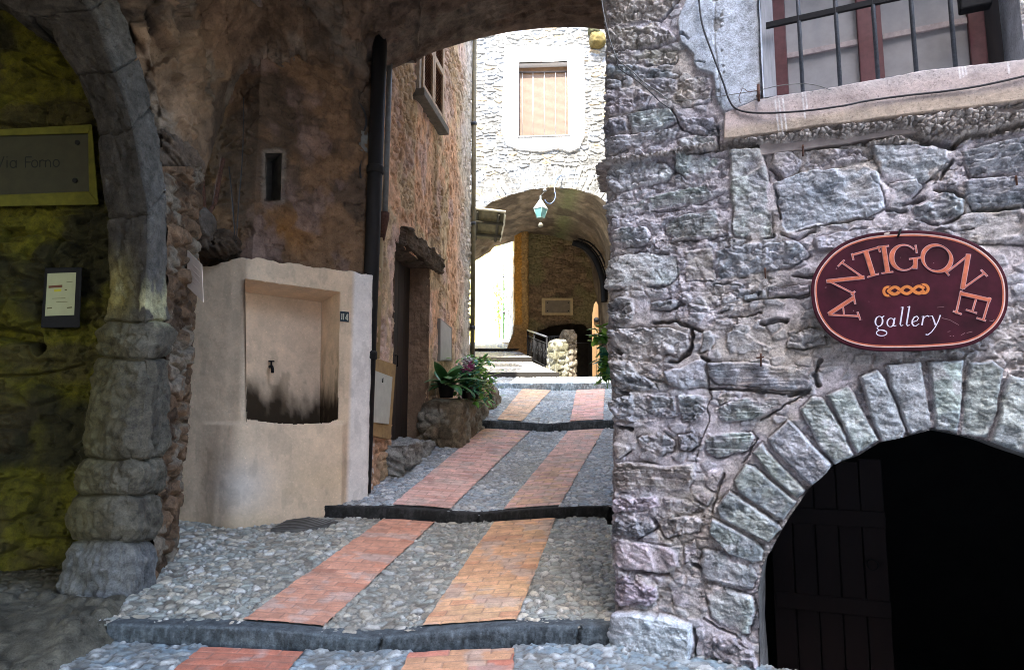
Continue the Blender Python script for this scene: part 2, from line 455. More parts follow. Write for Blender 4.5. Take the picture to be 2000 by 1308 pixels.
ns, nz = 640, 1080
sv = np.linspace(-0.55, 2.62, ns); zv = np.linspace(-0.55, 4.75, nz)
S, Z = np.meshgrid(sv, zv)
warpx = 0.045 * (fbm(S * 6, Z * 6, 3, 11) - .5) + 0.016 * (fbm(S * 30, Z * 30, 2, 12) - .5)
warpy = 0.040 * (fbm(S * 6, Z * 6, 3, 21) - .5) + 0.016 * (fbm(S * 30, Z * 30, 2, 22) - .5)
Sw, Zw = S + warpx, Z + warpy
H = 0.020 * (fbm(S * 9, Z * 9, 4, 3) - .5)
# crumbly mortar, small fill stones
f1, f2, ci, cj = voro(Sw * 11, Zw * 17, 5)
fill = sstep(0.05, 0.3, f2 - f1) * (ci > 0.6)
H += fill * 0.014
C = np.zeros(S.shape + (3,)); C[:] = (.52, .485, .505)
C = C * (0.6 + 0.8 * fbm(S * 7, Z * 8, 5, 8, .6))[..., None]
C = mixc(C, (.60, .57, .60), sstep(.56, .68, fbm(S * 9, Z * 10, 4, 9)) * .5)
tn = fbm(S * 2.2, Z * 2.6, 3, 77)
C = mixc(C, (.45, .41, .36), 0.7 * sstep(.5, .66, tn))
C = mixc(C, np.array((.30, .32, .34)), 0.6 * fill)
cragl = ridged(S * 7 + Z * 2, Z * 30, 4, 41)           # bedding planes
cragr = ridged(Sw * 16, Zw * 20, 4, 42)
crags = fbm(S * 18, Z * 24, 4, 43)
def strata(fz, fs, tilt, seed):
    u = Z * fz + S * tilt * .6 + 1.1 * fbm(S * 2.0, Z * 3, 2, seed) + .35 * fbm(S * 16, Z * 16, 2, seed + 4)
    k_ = np.floor(u); fr = u - k_
    v_ = fbm(S * fs + k_ * 3.7, k_ * 13.7, 3, seed + 9)
    return (v_ - .5) + .25 * (fr - .5)
def chips(fx, fz, seed):
    a1, a2, i1, i2 = voro((S + 1.2 * warpx) * fx, (Z + 1.2 * warpy + S * .2) * fz, seed)
    return (i1 - .5) + .5 * (a2 - a1) - .1
strat1 = strata(24, 5, 2.0, 401); strat2 = strata(46, 8, -1.5, 421)
chip1 = chips(13, 20, 441); chip2 = chips(30, 44, 451)
pit = sstep(.60, .68, fbm(Sw * 22, Zw * 36, 4, 44))
rub = sstep(0.3, 0.75, fbm(S * 1.6, Z * 1.6, 2, 99))
H -= 0.020 * pit * sstep(.25, .8, rub)
H += (0.008 * (cragr - .5) + .014 * strat1 + .008 * chip1 + .005 * chip2) * sstep(.4, .95, rub) + .0025 * chip2 + .004 * (fbm(S * 60, Z * 60, 2, 46) - .5)
covered = np.zeros(S.shape, bool)
archmask = np.zeros(S.shape, bool)

def place(poly, h, pal, tex, i, sharp=False):
    q = rpoly(poly)
    xs = [a for a, _ in q]; zs = [b for _, b in q]
    m = 0.1
    i0, i1 = np.searchsorted(zv, [min(zs) - m, max(zs) + m]); j0, j1 = np.searchsorted(sv, [min(xs) - m, max(xs) + m])
    if i1 <= i0 or j1 <= j0: return
    sl = (slice(i0, i1), slice(j0, j1))
    k = 0.35 if sharp else 0.8
    d = polysd(S[sl] + warpx[sl] * k, Z[sl] + warpy[sl] * k, q)
    rr = random.Random(i * 13 + 5)
    rad = 0.016 if sharp else rr.uniform(.012, .026)
    h = h * (.75 if sharp else (.9 if pal == 'W' else .43))
    smear = 1.0 if sharp or pal == 'W' else sstep(.30, .46, fbm(S[sl] * 4.5 + 7 * i, Z[sl] * 5.5, 3, 310))
    t = np.clip(d / rad, 0, 1); prof = 1 - (1 - t) ** 2.2
    tilt = (S[sl] - np.mean(xs)) * rr.uniform(-.10, .10) + (Z[sl] - np.mean(zs)) * rr.uniform(-.04, .16)
    if tex == 'l': det = 0.050 * strat1[sl] + 0.024 * strat2[sl] + 0.012 * chip2[sl] + 0.012 * (cragl[sl] - .62) - 0.012 * pit[sl]
    elif tex == 'L': det = 0.075 * strat1[sl] + 0.030 * strat2[sl] + 0.008 * chip2[sl]
    elif tex == 'r': det = 0.034 * chip1[sl] + 0.018 * chip2[sl] + 0.022 * strat1[sl] + 0.016 * (cragr[sl] - .6) - 0.016 * pit[sl]
    else: det = 0.018 * (crags[sl] - .5) + 0.008 * strat1[sl] + 0.004 * chip2[sl] + 0.008 * chip1[sl] - 0.006 * pit[sl]
    hh = ((h + tilt) * (.30 + .70 * smear) + det * (.55 + .45 * smear)) * prof
    ins = d > 0
    H[sl] = np.where(ins, H[sl] * (1 - prof) + hh, H[sl])
    groove = np.where(d <= 0, np.exp(d / 0.009), 0) * (0.002 + 0.040 * sstep(.45, .62, fbm(S[sl] * 4, Z[sl] * 4, 2, 300 + i))) * smear
    if sharp: groove = np.where(d <= 0, np.exp(d / 0.008), 0) * 0.016
    lowside = sstep(.05, -.35, (Z[sl] - np.mean(zs)) / (max(zs) - min(zs)))
    if not sharp: groove = groove + np.where(d <= 0, np.exp(d / 0.007), 0) * .034 * lowside * sstep(.40, .55, fbm(S[sl] * 6, Z[sl] * 3, 3, 340 + i)) * smear
    H[sl] -= groove
    c = np.array(PAL[pal]) * (1.14 if pal not in 'W' else 1.0) * rr.uniform(.86, 1.14) * np.array([rr.uniform(.96, 1.04), 1, rr.uniform(.96, 1.04)])
    cc = np.ones(S[sl].shape + (3,)) * c
    cc *= (0.35 + 1.3 * fbm(S[sl] * 10, Z[sl] * 16, 5, 500 + i, .65))[..., None]
    lich = sstep(.57, .68, fbm(S[sl] * 7 + 3 * i, Z[sl] * 9, 4, 600)) * (0.75 if pal in 'blvg' else 0.4)
    cc = mixc(cc, (.60, .60, .63), lich * rr.uniform(.2, .8))
    dk = sstep(.60, .70, fbm(S[sl] * 6 - 2 * i, Z[sl] * 8, 4, 650))
    cc = mixc(cc, np.array((.14, .165, .20)) if pal in 'gbvd' else np.array(c) * .55, dk * .5)
    if pal == 'W': cc = np.ones(S[sl].shape + (3,)) * np.array((.60, .66, .70)) * (.8 + .4 * fbm(S[sl] * 9, Z[sl] * 9, 5, 77))[..., None]
    if sharp: cc = mixc(cc, (.43, .46, .49), sstep(.026, .006, d) * .7 * sstep(.35, .55, fbm(S[sl] * 5, Z[sl] * 5, 3, 330)))  # pale highlight painted along the edges of the arch stones
    wgt = sstep(-.003, .010, d - (0 if sharp else .05 * (1 - smear) * fbm(S[sl] * 16, Z[sl] * 16, 3, 320)))
    if not sharp: wgt = wgt * (.55 + .45 * smear)
    C[sl] = C[sl] * (1 - wgt[..., None]) + cc * wgt[..., None]
    covered[sl] |= ins
    if sharp: archmask[sl] |= (d > -0.006)

for i, (p, h, pal, tex) in enumerate(STONES): place(p, h, pal, tex, i)
wash = sstep(.44, .60, fbm(S * 3.2, Z * 4.2, 5, 350, .6))
C = mixc(C, np.array((.48, .435, .465)) * 1.0, wash * .32)
C = mixc(C, np.array((.44, .385, .32)), sstep(.52, .66, fbm(S * 1.7 + 5, Z * 2.1, 4, 351)) * .4)
# mortar bed round the arch stones, then the ring
for i, (p, h, pal, tex) in enumerate(ARCH): place(p, h, pal, tex, 100 + i, True)

# smooth plaster: window surround and the sill render
pd = polysd(S + warpx * .8, Z + warpy * .8, rpoly(PATCH))
w = sstep(-.004, .012, pd)
H = H * (1 - w) + w * (0.034 + 0.008 * (fbm(S * 5, Z * 5, 3, 71) - .5))
pc = np.ones(S.shape + (3,)) * np.array((.48, .52, .57)); pc *= (0.8 + 0.4 * fbm(S * 6, Z * 6, 5, 72))[..., None]
pc = mixc(pc, (.46, .40, .42), sstep(2.55, 2.3, Z) * .8)
seam = np.abs(S - (RSZ(1400, 100)[0] + .01 * np.sin(Z * 9))) < .006
H -= seam * w * .006
spot = sstep(.62, .7, fbm(S * 22, Z * 22, 3, 73)) * sstep(.03, .0, np.abs(S - RSZ(1405, 120)[0]) - .02)
pc = mixc(pc, (.28, .27, .25), spot * .8)
H -= w * spot * .01
C = C * (1 - w[..., None]) + pc * w[..., None]
sd = polysd(S + warpx * .25, Z + warpy * .25, rpoly(SILL))
w = sstep(-.002, .014, sd)
H = H * (1 - w) + w * (0.075 + 0.008 * (fbm(S * 5, Z * 7, 4, 74) - .5))
pc = np.ones(S.shape + (3,)) * np.array((.50, .41, .38)); pc *= (0.82 + 0.36 * fbm(S * 5, Z * 9, 5, 75))[..., None]
sz = np.array(rpoly([(1480, 201), (1700, 165), (1950, 130)]))
top = np.interp(S, sz[:, 0], sz[:, 1])
pc = mixc(pc, (.52, .48, .47), sstep(.09, .0, top - Z) * .7)
pc = mixc(pc, (.45, .36, .24), sstep(.14, .20, top - Z) * .55)
for dx, (y0, y1) in ((1515, (205, 265)), (1522, (203, 268)), (1530, (203, 262)), (1567, (190, 240)), (1573, (190, 222)), (1868, (145, 165)), (1874, (143, 162)), (1880, (142, 158)), (1962, (135, 155))):
    dl = linedist(S, Z, rpoly([(dx, y0), (dx + (y1 - y0) * .12, y1)]))
    pc = mixc(pc, (.78, .77, .76), sstep(.006, .002, dl) * .75)
C = C * (1 - w[..., None]) + pc * w[..., None]
sillmask = sd > 0.004
# crumbling edge below the sill
ce = np.array(rpoly([(1413, 282), (1500, 272), (1600, 258), (1690, 247), (1780, 235), (1890, 222), (2060, 203)]))
edge = np.interp(S, ce[:, 0], ce[:, 1]); below = edge - Z
crumb_h = np.interp(S, [RSZ(1413, 280)[0], RSZ(1600, 260)[0], RSZ(1700, 245)[0], RSZ(1850, 225)[0], 3], [.03, .06, .13, .16, .13])
cr = (below > 0) & (below < crumb_h * (0.75 + .5 * fbm(S * 12, Z * 3, 3, 81))) & (sd < 0.004)
f1, f2, ci, cj = voro(Sw * 28, Zw * 36, 82)
H = np.where(cr, 0.060 + 0.030 * (cragr - .6) + .022 * sstep(0, .3, f2 - f1) - 0.02 * pit - .25 * np.clip(below, 0, .2), H)
C = np.where(cr[..., None], np.array((.42, .38, .35)) * (0.7 + .6 * fbm(S * 14, Z * 14, 4, 83))[..., None], C)

# crevices and cracks: (points, half width m, depth m)
CRACKS = [
 ([(1408,286),(1440,284),(1480,290),(1520,293),(1560,287),(1600,284)], .022, .09),
 ([(1600,284),(1640,280),(1690,276),(1740,264),(1765,262),(1800,274),(1830,278),(1862,282)], .024, .10),
 ([(1862,282),(1885,268),(1930,262),(1990,252),(2060,240)], .020, .09),
 ([(1950,222),(1980,220),(2050,214)], .02, .07),
 ([(1275,630),(1320,627),(1348,638),(1352,662),(1345,690),(1325,702),(1308,704)], .014, .10),
 ([(1352,638),(1372,648)], .010, .08), ([(1372,700),(1384,705)], .014, .09),
 ([(1320,515),(1325,545),(1328,560),(1333,580),(1322,600),(1320,622)], .003, .03),
 ([(1378,720),(1385,740),(1380,755),(1388,775),(1384,800),(1387,825),(1370,850),(1358,895),(1360,905)], .0035, .03),
 ([(1310,212),(1325,245),(1335,258)], .006, .05), ([(1292,44),(1308,24),(1332,-5)], .009, .05), ([(1268,36),(1292,44)], .006, .04),
 ([(1402,245),(1404,288)], .008, .05), ([(1340,299),(1375,298),(1402,294)], .007, .05),
 ([(1382,757),(1450,762),(1530,768),(1582,762)], .011, .07), ([(1540,772),(1580,766)], .012, .08),
 ([(1482,820),(1520,801),(1562,775)], .007, .05), ([(1450,905),(1465,882),(1478,856)], .006, .05),
 ([(1388,1002),(1398,970),(1413,925)], .008, .05),
 ([(1488,632),(1535,624)], .014, .08), ([(1550,541),(1592,538)], .011, .08), ([(1393,554),(1420,550)], .006, .05),
 ([(1460,587),(1520,580),(1582,579)], .006, .05), ([(1425,620),(1460,618),(1490,610)], .006, .05), ([(1409,609),(1425,605)], .006, .05),
 ([(1735,410),(1768,411)], .012, .08), ([(1765,398),(1802,386)], .014, .08), ([(1828,368),(1860,372),(1880,382)], .014, .09),
 ([(1838,350),(1862,312)], .011, .07), ([(1898,348),(1962,340)], .005, .04), ([(1900,413),(1990,405)], .005, .04),
 ([(1660,448),(1690,446)], .006, .04), ([(1828,448),(1870,450),(1900,444)], .005, .04), ([(1790,428),(1835,440),(1875,428)], .008, .05),
 ([(1620,437),(1660,430),(1705,426)], .007, .05), ([(1525,456),(1555,466),(1590,452)], .010, .06), ([(1505,330),(1520,352)], .010, .06),
 ([(1516,372),(1522,430)], .006, .05), ([(1700,345),(1728,375),(1733,405)], .003, .03),
 ([(1240,1118),(1305,1122)], .012, .08), ([(1352,1100),(1368,1106)], .012, .08), ([(1275,1010),(1284,1030)], .010, .07),
 ([(1355,1225),(1358,1300),(1362,1400)], .012, .09), ([(1372,1205),(1400,1225),(1440,1240)], .008, .06),
 ([(1195,830),(1230,838)], .016, .09), ([(1193,672),(1215,690)], .016, .09),
 ([(1205,765),(1222,770)], .016, .08), ([(1590,735),(1600,752)], .014, .08), ([(1606,700),(1592,728)], .010, .07),
 ([(1225,150),(1250,110),(1275,105)], .006, .04), ([(1185,106),(1205,102)], .012, .06), ([(1245,112),(1275,112)], .009, .05),
 ([(1330,70),(1345,80)], .007, .04), ([(1360,122),(1378,125)], .006, .05), ([(1270,412),(1310,412),(1340,404)], .005, .04),
 ([(1310,474),(1350,470),(1418,460)], .005, .04), ([(1265,488),(1275,480)], .004, .04),
]
for n, (pts, hw, dep) in enumerate(CRACKS):
    q = rpoly(pts); xs = [a for a, _ in q]; zs = [b for _, b in q]
    i0, i1 = np.searchsorted(zv, [min(zs) - .12, max(zs) + .12]); j0, j1 = np.searchsorted(sv, [min(xs) - .12, max(xs) + .12])
    if i1 <= i0 or j1 <= j0: continue
    sl = (slice(i0, i1), slice(j0, j1))
    dl = linedist(S[sl] + warpx[sl] * .5 + 0.02 * (fbm(S[sl] * 25, Z[sl] * 25, 2, 900) - .5), Z[sl] + warpy[sl] * .5 + 0.02 * (fbm(S[sl] * 25, Z[sl] * 25, 2, 901) - .5), q)
    ww = hw * (0.55 + 0.9 * fbm(S[sl] * 14, Z[sl] * 14, 2, 910 + n))
    H[sl] -= dep * sstep(ww * 1.25, ww * .35, dl)

# round the corner, sink at hole edges
k = 0.03
cj_ = 0.05 * (fbm(zv * 3, zv * 0 + 3.3, 3, 61) - .5)
sp = k * np.logaddexp(0, S / k); sm = k * np.logaddexp(0, -S / k)
wr = 1 / (1 + np.exp(-np.clip(S / k, -40, 40)))
wn = np.sqrt(np.maximum((RN.x * wr + AN.x * (1 - wr)) ** 2 + (RN.y * wr + AN.y * (1 - wr)) ** 2, 1e-6))
NX = (RN.x * wr + AN.x * (1 - wr)) / wn; NY = (RN.y * wr + AN.y * (1 - wr)) / wn
fade = (1 - wr) * 0.035
X = RC.x + RD.x * sp + AD.x * sm + NX * (H - fade * .3) + RD.x * cj_[:, None] * sstep(.4, 0, S)
Y = RC.y + RD.y * sp + AD.y * sm + NY * (H - fade * .3) + RD.y * cj_[:, None] * sstep(.4, 0, S)
hd = polysd(S + warpx * .2, Z + warpy * .2, rpoly(DOORHOLE)); wd = polysd(S, Z, rpoly(WINHOLE))
fh = (facemean(hd) > 0) | (facemean(wd) > 0)
fs = facemean(sillmask.astype(float)) > .5
fa = (facemean(archmask.astype(float)) > .5) & ~fs
grid_np('wall', X, Y, Z, M_STONE, house, C, mask=~fh & ~fs & ~fa)
grid_np('door_arch', X, Y, Z, M_STONE, house, C, mask=~fh & fa)

def wallbox(mb, s0, s1, z0, z1, o0, o1):
    a = [RC + RD * s + RN * o for s, o in ((s0, o0), (s1, o0), (s1, o1), (s0, o1))]
    mb.hexa([(p.x, p.y, z0) for p in a], [(p.x, p.y, z1) for p in a])

# plain masonry beyond the frame: above and to the right
def upper(name, s0, s1, z0, z1, n1, n2):
    s, z = np.meshgrid(np.linspace(s0, s1, n1), np.linspace(z0, z1, n2))
    f1, f2, a, b = voro(s * 2.6 + .2 * fbm(s * 6, z * 6, 2, 4), z * 5, 15)
    h = .03 * sstep(0, .25, f2 - f1) + .02 * fbm(s * 9, z * 9, 3, 16)
    c = np.ones(s.shape + (3,)) * np.array((.33, .32, .34)) * (0.7 + .6 * a)[..., None]
    grid_np(name, RC.x + RD.x * s + RN.x * h, RC.y + RD.y * s + RN.y * h, z, M_STONE, house, c)
upper('wall', -.02, 2.62, 4.72, 11, 90, 160)
upper('wall', 2.60, 9.0, -.55, 11, 160, 200)

# jambs of the cellar door (0.45 m deep) and the dark cellar behind
q = rpoly(DOORHOLE)
def ringwalls(name, q, d0, d1, mat, col, nd=8, parent=house, closed=False, n=6, seed=3):
    pts = []
    for (ax, az), (bx, bz) in zip(q[:-1], q[1:]):
        for t in range(n): pts.append((ax + (bx - ax) * t / n, az + (bz - az) * t / n))
    pts.append(q[-1])
    pts = np.array(pts); D = np.linspace(d0, d1, nd)
    s = pts[:, 0][:, None] + 0 * D; z = pts[:, 1][:, None] + 0 * D; d = 0 * s + D
    cx, cz = pts[:, 0].mean(), pts[:, 1].mean()
    nz_ = .02 * (fbm(s * 12 + d * 9, z * 12 + d * 5, 3, seed) - .5)
    s = s + (cx - s) * nz_; z = z + (cz - z) * nz_
    c = np.ones(s.shape + (3,)) * np.array(col) * (0.7 + .6 * fbm(s * 9, z * 9 + d * 8, 3, seed + 1))[..., None]
    return grid_np(name, RC.x + RD.x * s + RN.x * d, RC.y + RD.y * s + RN.y * d, z, mat, parent, c)
ringwalls('door_jamb', q, 0.02, -0.55, M_STONE, (.16, .155, .15), 14)
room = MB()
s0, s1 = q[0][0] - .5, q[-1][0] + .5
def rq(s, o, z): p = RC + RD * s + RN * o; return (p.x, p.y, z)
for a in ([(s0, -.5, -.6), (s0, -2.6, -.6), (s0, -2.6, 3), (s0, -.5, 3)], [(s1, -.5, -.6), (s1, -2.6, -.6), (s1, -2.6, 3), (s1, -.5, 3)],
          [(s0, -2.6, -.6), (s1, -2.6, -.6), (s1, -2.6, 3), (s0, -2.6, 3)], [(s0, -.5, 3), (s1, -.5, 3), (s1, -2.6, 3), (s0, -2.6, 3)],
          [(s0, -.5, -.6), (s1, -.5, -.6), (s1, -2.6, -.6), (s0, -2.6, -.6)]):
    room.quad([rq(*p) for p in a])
room.build('cellar_room', mat_plain('near_black_plaster', (.006, .0055, .005), .95, .4, 6, .2), house)  # cellar walls share one even near-black colour
# the half-open wooden door leaf: planks, rails and a ring handle
dl = MB()
sA, zA = RSZ(1500, 1300); sB, _ = RSZ(1835, 1300); zt = RSZ(1700, 880)[1]
npl = 5; wpl = (sB - sA - .12) / npl
for i in range(npl):
    sc_ = sA - .02 + wpl * (i + .5)
    zz = zt - .10 - .34 * ((sc_ - (sA + sB * 1.0) / 2 - .25) / .7) ** 2
    wallbox(dl, sc_ - wpl / 2 + .004, sc_ + wpl / 2 - .004, -.5, zz, -1.02, -1.07)
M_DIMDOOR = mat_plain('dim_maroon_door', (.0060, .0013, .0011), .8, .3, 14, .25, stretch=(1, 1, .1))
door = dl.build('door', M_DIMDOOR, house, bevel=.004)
for zz in (.15, .75):
    db = MB(); wallbox(db, sA, sB - .14, zz, zz + .11, -1.005, -1.019); db.build('rail', M_DIMDOOR, door, bevel=.004)

hb = MB(); c0 = RC + RD * (sB - .24) + RN * -.995
hb.tube([c0 + RD * (.035 * math.cos(t)) + Vector((0, 0, .5 + .035 * math.sin(t))) for t in np.linspace(0, 2 * PI, 17)], .005, 6)
hb.build('handle', M_BLACK, door)

# ---- barred window
win = MB()
wq = dict(l=RSZ(1503, 190)[0], r=RSZ(1945, 120)[0])
zs = RSZ(1600, 182)[1]
# reveal of pale plaster around the hole
qq = rpoly([(1474, -160), (1492, 199), (1600, 183), (1700, 166), (1800, 147), (1950, 132), (1998, 124), (1968, -160)])
wroot = ringwalls('window', qq, 0.06, -0.34, M_PLAST, (.42, .44, .47), 10, n=5, seed=9)
ztop = 4.75
def bar(mb, s0, s1, z0, z1, o0, o1): wallbox(mb, s0, s1, z0, z1, o0, o1)
slope = lambda s: float(np.interp(s, sz[:, 0], sz[:, 1]))
jm = MB(); sL = RSZ(1494, 120)[0]
bar(jm, sL - .015, sL + .055, zs - .1, ztop, -.10, -.20)
jm.build('wooden_jamb', mat_plain('weathered_grey_wood', (.30, .30, .31), .8, .3, 30, .3, stretch=(1, 1, .1)), wroot)
fr = MB()
xs_ = [RSZ(1508, 120)[0], RSZ(1536, 120)[0], RSZ(1685, 120)[0], RSZ(1736, 120)[0], RSZ(1915, 100)[0], RSZ(1950, 100)[0]]
bar(fr, xs_[0], xs_[1], zs - .15, ztop, -.23, -.29); bar(fr, xs_[4], xs_[5], zs - .15, ztop, -.23, -.29)
bar(fr, xs_[2], xs_[3] - .05, zs - .15, ztop, -.225, -.285); bar(fr, xs_[3] - .047, xs_[3], zs - .15, ztop, -.235, -.285)
fr.build('sash_frame', M_FRAME, wroot, bevel=.004)
zr = RSZ(1600, 48)[1]
for a, b, nm in ((xs_[1] + .002, xs_[2] - .002, 0), (xs_[3] + .002, xs_[4] - .002, 1)):
    pn = MB(); bar(pn, a, b, zs - .15, ztop, -.262, -.268); pn.build('pane', M_GLASSY, wroot)
    gb = MB(); bar(gb, a + .001, b - .001, zr - .06, zr - .025, -.238, -.2615); gb.build('glazing_bar', mat_plain('pale_worn_wood', (.36, .30, .29), .7, .25, 30, .2), wroot)
# iron grille
rr_ = [RSZ(1495, 44), RSZ(1720, -8)]
rb = MB()
p0 = RC + RD * rr_[0][0] + RN * -.045; p1 = RC + RD * (xs_[5] + .05) + RN * -.045
zr0 = RSZ(1560, 30)[1]
for zz in (zr0, zr0 + .62):
    rb.hexa([(*(p0 + RN * .012).xy, zz - .018), (*(p1 + RN * .012).xy, zz - .018), (*(p1 - RN * .012).xy, zz - .018), (*(p0 - RN * .012).xy, zz - .018)],
            [(*(p0 + RN * .012).xy, zz + .018), (*(p1 + RN * .012).xy, zz + .018), (*(p1 - RN * .012).xy, zz + .018), (*(p0 - RN * .012).xy, zz + .018)])
gr = rb.build('grille_rail', M_BLACK, wroot)
for px in (1563, 1637, 1712, 1788, 1866):
    s_ = RSZ(px, 90)[0]; pb = RC + RD * s_ + RN * -.045
    t = MB(); t.tube([(pb.x, pb.y, slope(s_) - .03), (pb.x, pb.y, ztop)], .0125, 8); t.build('grille_bar', M_IRON, wroot)
sb = MB(); s_ = RSZ(1905, 0)[0]
bar(sb, s_ - .07, s_ + .09, RSZ(1905, 8)[1], RSZ(1905, 8)[1] + .12, -.03, -.11)
sb.build('shutter_catch', M_BLACK, wroot, bevel=.01)
# sill keeps the relief of the render
grid_np('window_sill', X, Y, Z, M_PLAST, wroot, C, mask=~fh & fs)
so = MB()
bar(so, RSZ(1480, 200)[0], RSZ(2010, 124)[0], zs - .35, zs - .13, .02, -.34)
so.build('sill_slab', mat_plain('sill_render', (.46, .40, .38), .9, .15, 12, .2), wroot)
# back of room behind panes
bk = MB(); bar(bk, xs_[0] - .3, xs_[5] + .3, zs - .5, ztop + .3, -.42, -.45); bk.build('dark_backing', M_DARKWOOD, wroot)

# ---- alley side of the house, running away from the corner
s, z = np.meshgrid(np.linspace(.50, 13.0, 420), np.linspace(-.5, 11, 260))
f1, f2, a, b = voro(s * 2.8 + .4 * fbm(s * 5, z * 5, 2, 34), z * 5.5 + .4 * fbm(s * 5, z * 5, 2, 35), 25)
h = .05 * sstep(0, .3, f2 - f1) * (.4 + .6 * b) + .02 * (fbm(s * 9, z * 12, 3, 26) - .5)
c = np.ones(s.shape + (3,)) * np.array((.74, .66, .54)) * (0.65 + .6 * a)[..., None]  # hidden face coloured pale to bounce light into the alley
grid_np('wall', RC.x + AD.x * s + AN.x * (h - .05), RC.y + AD.y * s + AN.y * (h - .05), z, M_STONE, house, c)

# ================================================================== things on the right wall
# ---- oval sign
SN = RN; SO = 0.105
def SP(cx, cy, off=0.0):          # crop pixels of the 4.545x enlargement at (1560, 430)
    return PLN(1560 + cx / 4.5455, 430 + cy / 4.5455, RC + RN * (SO + off), RN)
outline = [(108,600),(125,500),(185,385),(290,270),(430,180),(620,120),(850,95),(1080,90),(1300,115),(1480,165),(1640,250),(1770,370),(1840,500),(1862,640),(1850,790),(1790,920),(1690,1020),(1560,1095),(1400,1135),(1150,1155),(900,1162),(680,1158),(500,1130),(360,1075),(240,985),(150,850),(115,720)]
oc = [(p.x, p.y) for p in catmull(outline, 6, True)]
cx0, cy0 = 985, 625
def inset(k):                      # inward offset of the outline in crop px
    out = []
    n = len(oc)
    for i in range(n):
        ax, ay = oc[i - 1]; bx, by = oc[(i + 1) % n]
        tx, ty = bx - ax, by - ay; L = math.hypot(tx, ty)
        nx, ny = -ty / L, tx / L
        x, y = oc[i]
        if (cx0 - x) * nx + (cy0 - y) * ny < 0: nx, ny = -nx, -ny
        out.append((x + nx * k, y + ny * k))
    return out
sign = thing('oval_sign', 'oval maroon wooden sign with orange arched lettering and a braid, above the arched doorway', 'sign', SP(cx0, cy0))
M_MAR = mat_plain('maroon_sign_paint', (.045, .0055, .013), .62, .45, 7, .12, spec=.2, bdist=.002)
M_ORA = mat_plain('orange_sign_paint', (.56, .15, .075), .5, .25, 30, .05)
M_PINK = mat_plain('pale_pink_line_paint', (.62, .38, .42), .5, .2, 30, .0)
M_LIL = mat_plain('pale_lilac_paint', (.72, .68, .80), .5, .1, 30, .0)
M_CREAM = mat_plain('cream_line_paint', (.66, .52, .50), .5, .2, 12, .0)
M_BRAID = mat_plain('bright_orange_paint', (.62, .20, .045), .5, .2, 30, .0)
b = MB(); b.prism([SP(x, y, 0) for x, y in oc], -RN * .035); b.build('board', M_MAR, sign, bevel=.004)
b = MB(); b.ribbon([SP(x, y, 0) for x, y in inset(42)], .0135, RN, .0016, closed=True); b.build('border', M_ORA, sign)
b = MB(); b.ribbon([SP(x, y, 0) for x, y in inset(36)], .0050, RN, .0022, closed=True); b.build('border', M_CREAM, sign)
pxm = (SP(1000, 600) - SP(1001, 600)).length     # metres per crop pixel
def strokes(lst, extra, off, name, mat, parent=sign):
    b = MB()
    for pts, wd in lst:
        n = len(pts)
        ww = [(w_ + extra) * pxm for w_ in wd] if isinstance(wd, list) else (wd + extra) * pxm
        pp = [Vector((x, y, 0)) for x, y in pts]
        if extra > 0:              # lengthen ends a little so that the outline shows there too
            d0 = (pp[0] - pp[1]).normalized() * extra / 2; d1 = (pp[-1] - pp[-2]).normalized() * extra / 2
            pp[0] = pp[0] + d0; pp[-1] = pp[-1] + d1
        b.ribbon([SP(p.x, p.y) for p in pp], ww, RN, off)
        off += .00006
    return b.build(name, mat, parent)
def arc(cx, cy, rx, ry, a0, a1, n=28, rot=0):
    o = []
    for i in range(n + 1):
        t = R(a0 + (a1 - a0) * i / n); x, y = rx * math.cos(t), -ry * math.sin(t)
        c_, s_ = math.cos(R(rot)), math.sin(R(rot))
        o.append((cx + x * c_ + y * s_, cy - x * s_ + y * c_))
    return o
def wave(n, thin, thick, ph=0): return [thin + (thick - thin) * abs(math.cos(R(ph + 360 * i / n))) ** 1.6 for i in range(n + 1)]
g_arc = arc(935, 333, 112, 112, 42, 318, 30)
g_w = [8 + 34 * max(0, math.cos(R(42 + 276 * i / 30 - 180))) ** 1.3 for i in range(31)]
o_arc = arc(1225, 340, 128, 116, 0, 360, 40, -18)
LET = [
 ([(268,832),(486,690)], 34), ([(268,840),(530,852)], 13), ([(392,765),(402,842)], 8), ([(480,640),(500,742)], 11), ([(522,818),(545,882)], 11),
 ([(250,543),(578,508)], 34), ([(575,512),(378,374)], 11), ([(275,545),(486,652)], 11), ([(350,408),(402,356)], 11), ([(467,662),(496,634)], 11),
 ([(592,275),(660,492)], 40), ([(472,310),(722,240)], 15), ([(472,300),(484,350)], 11), ([(705,236),(720,282)], 11), ([(612,506),(706,478)], 10),
 ([(752,236),(788,466)], 38), ([(703,240),(796,229)], 10), ([(738,472),(834,459)], 10),
 (g_arc, g_w), ([(1036,226),(1046,290)], 10), ([(1030,430),(1036,340)], 34), ([(982,346),(1082,334)], 11),
 (o_arc, wave(40, 9, 36, 18)),
 ([(1306,468),(1508,310)], 11), ([(1505,305),(1452,608)], 36), ([(1450,612),(1648,470)], 11), ([(1618,444),(1670,496)], 11), ([(1288,436),(1330,490)], 11),
 ([(1440,652),(1700,712)], 32), ([(1440,630),(1396,826)], 12), ([(1372,808),(1440,834)], 11), ([(1572,700),(1540,808)], 10), ([(1486,796),(1576,824)], 10), ([(1694,690),(1636,886)], 13), ([(1580,868),(1656,892)], 11),
]
strokes(LET, 9, .0015, 'lettering', M_PINK)
strokes(LET, -1, .0050, 'lettering', M_ORA)
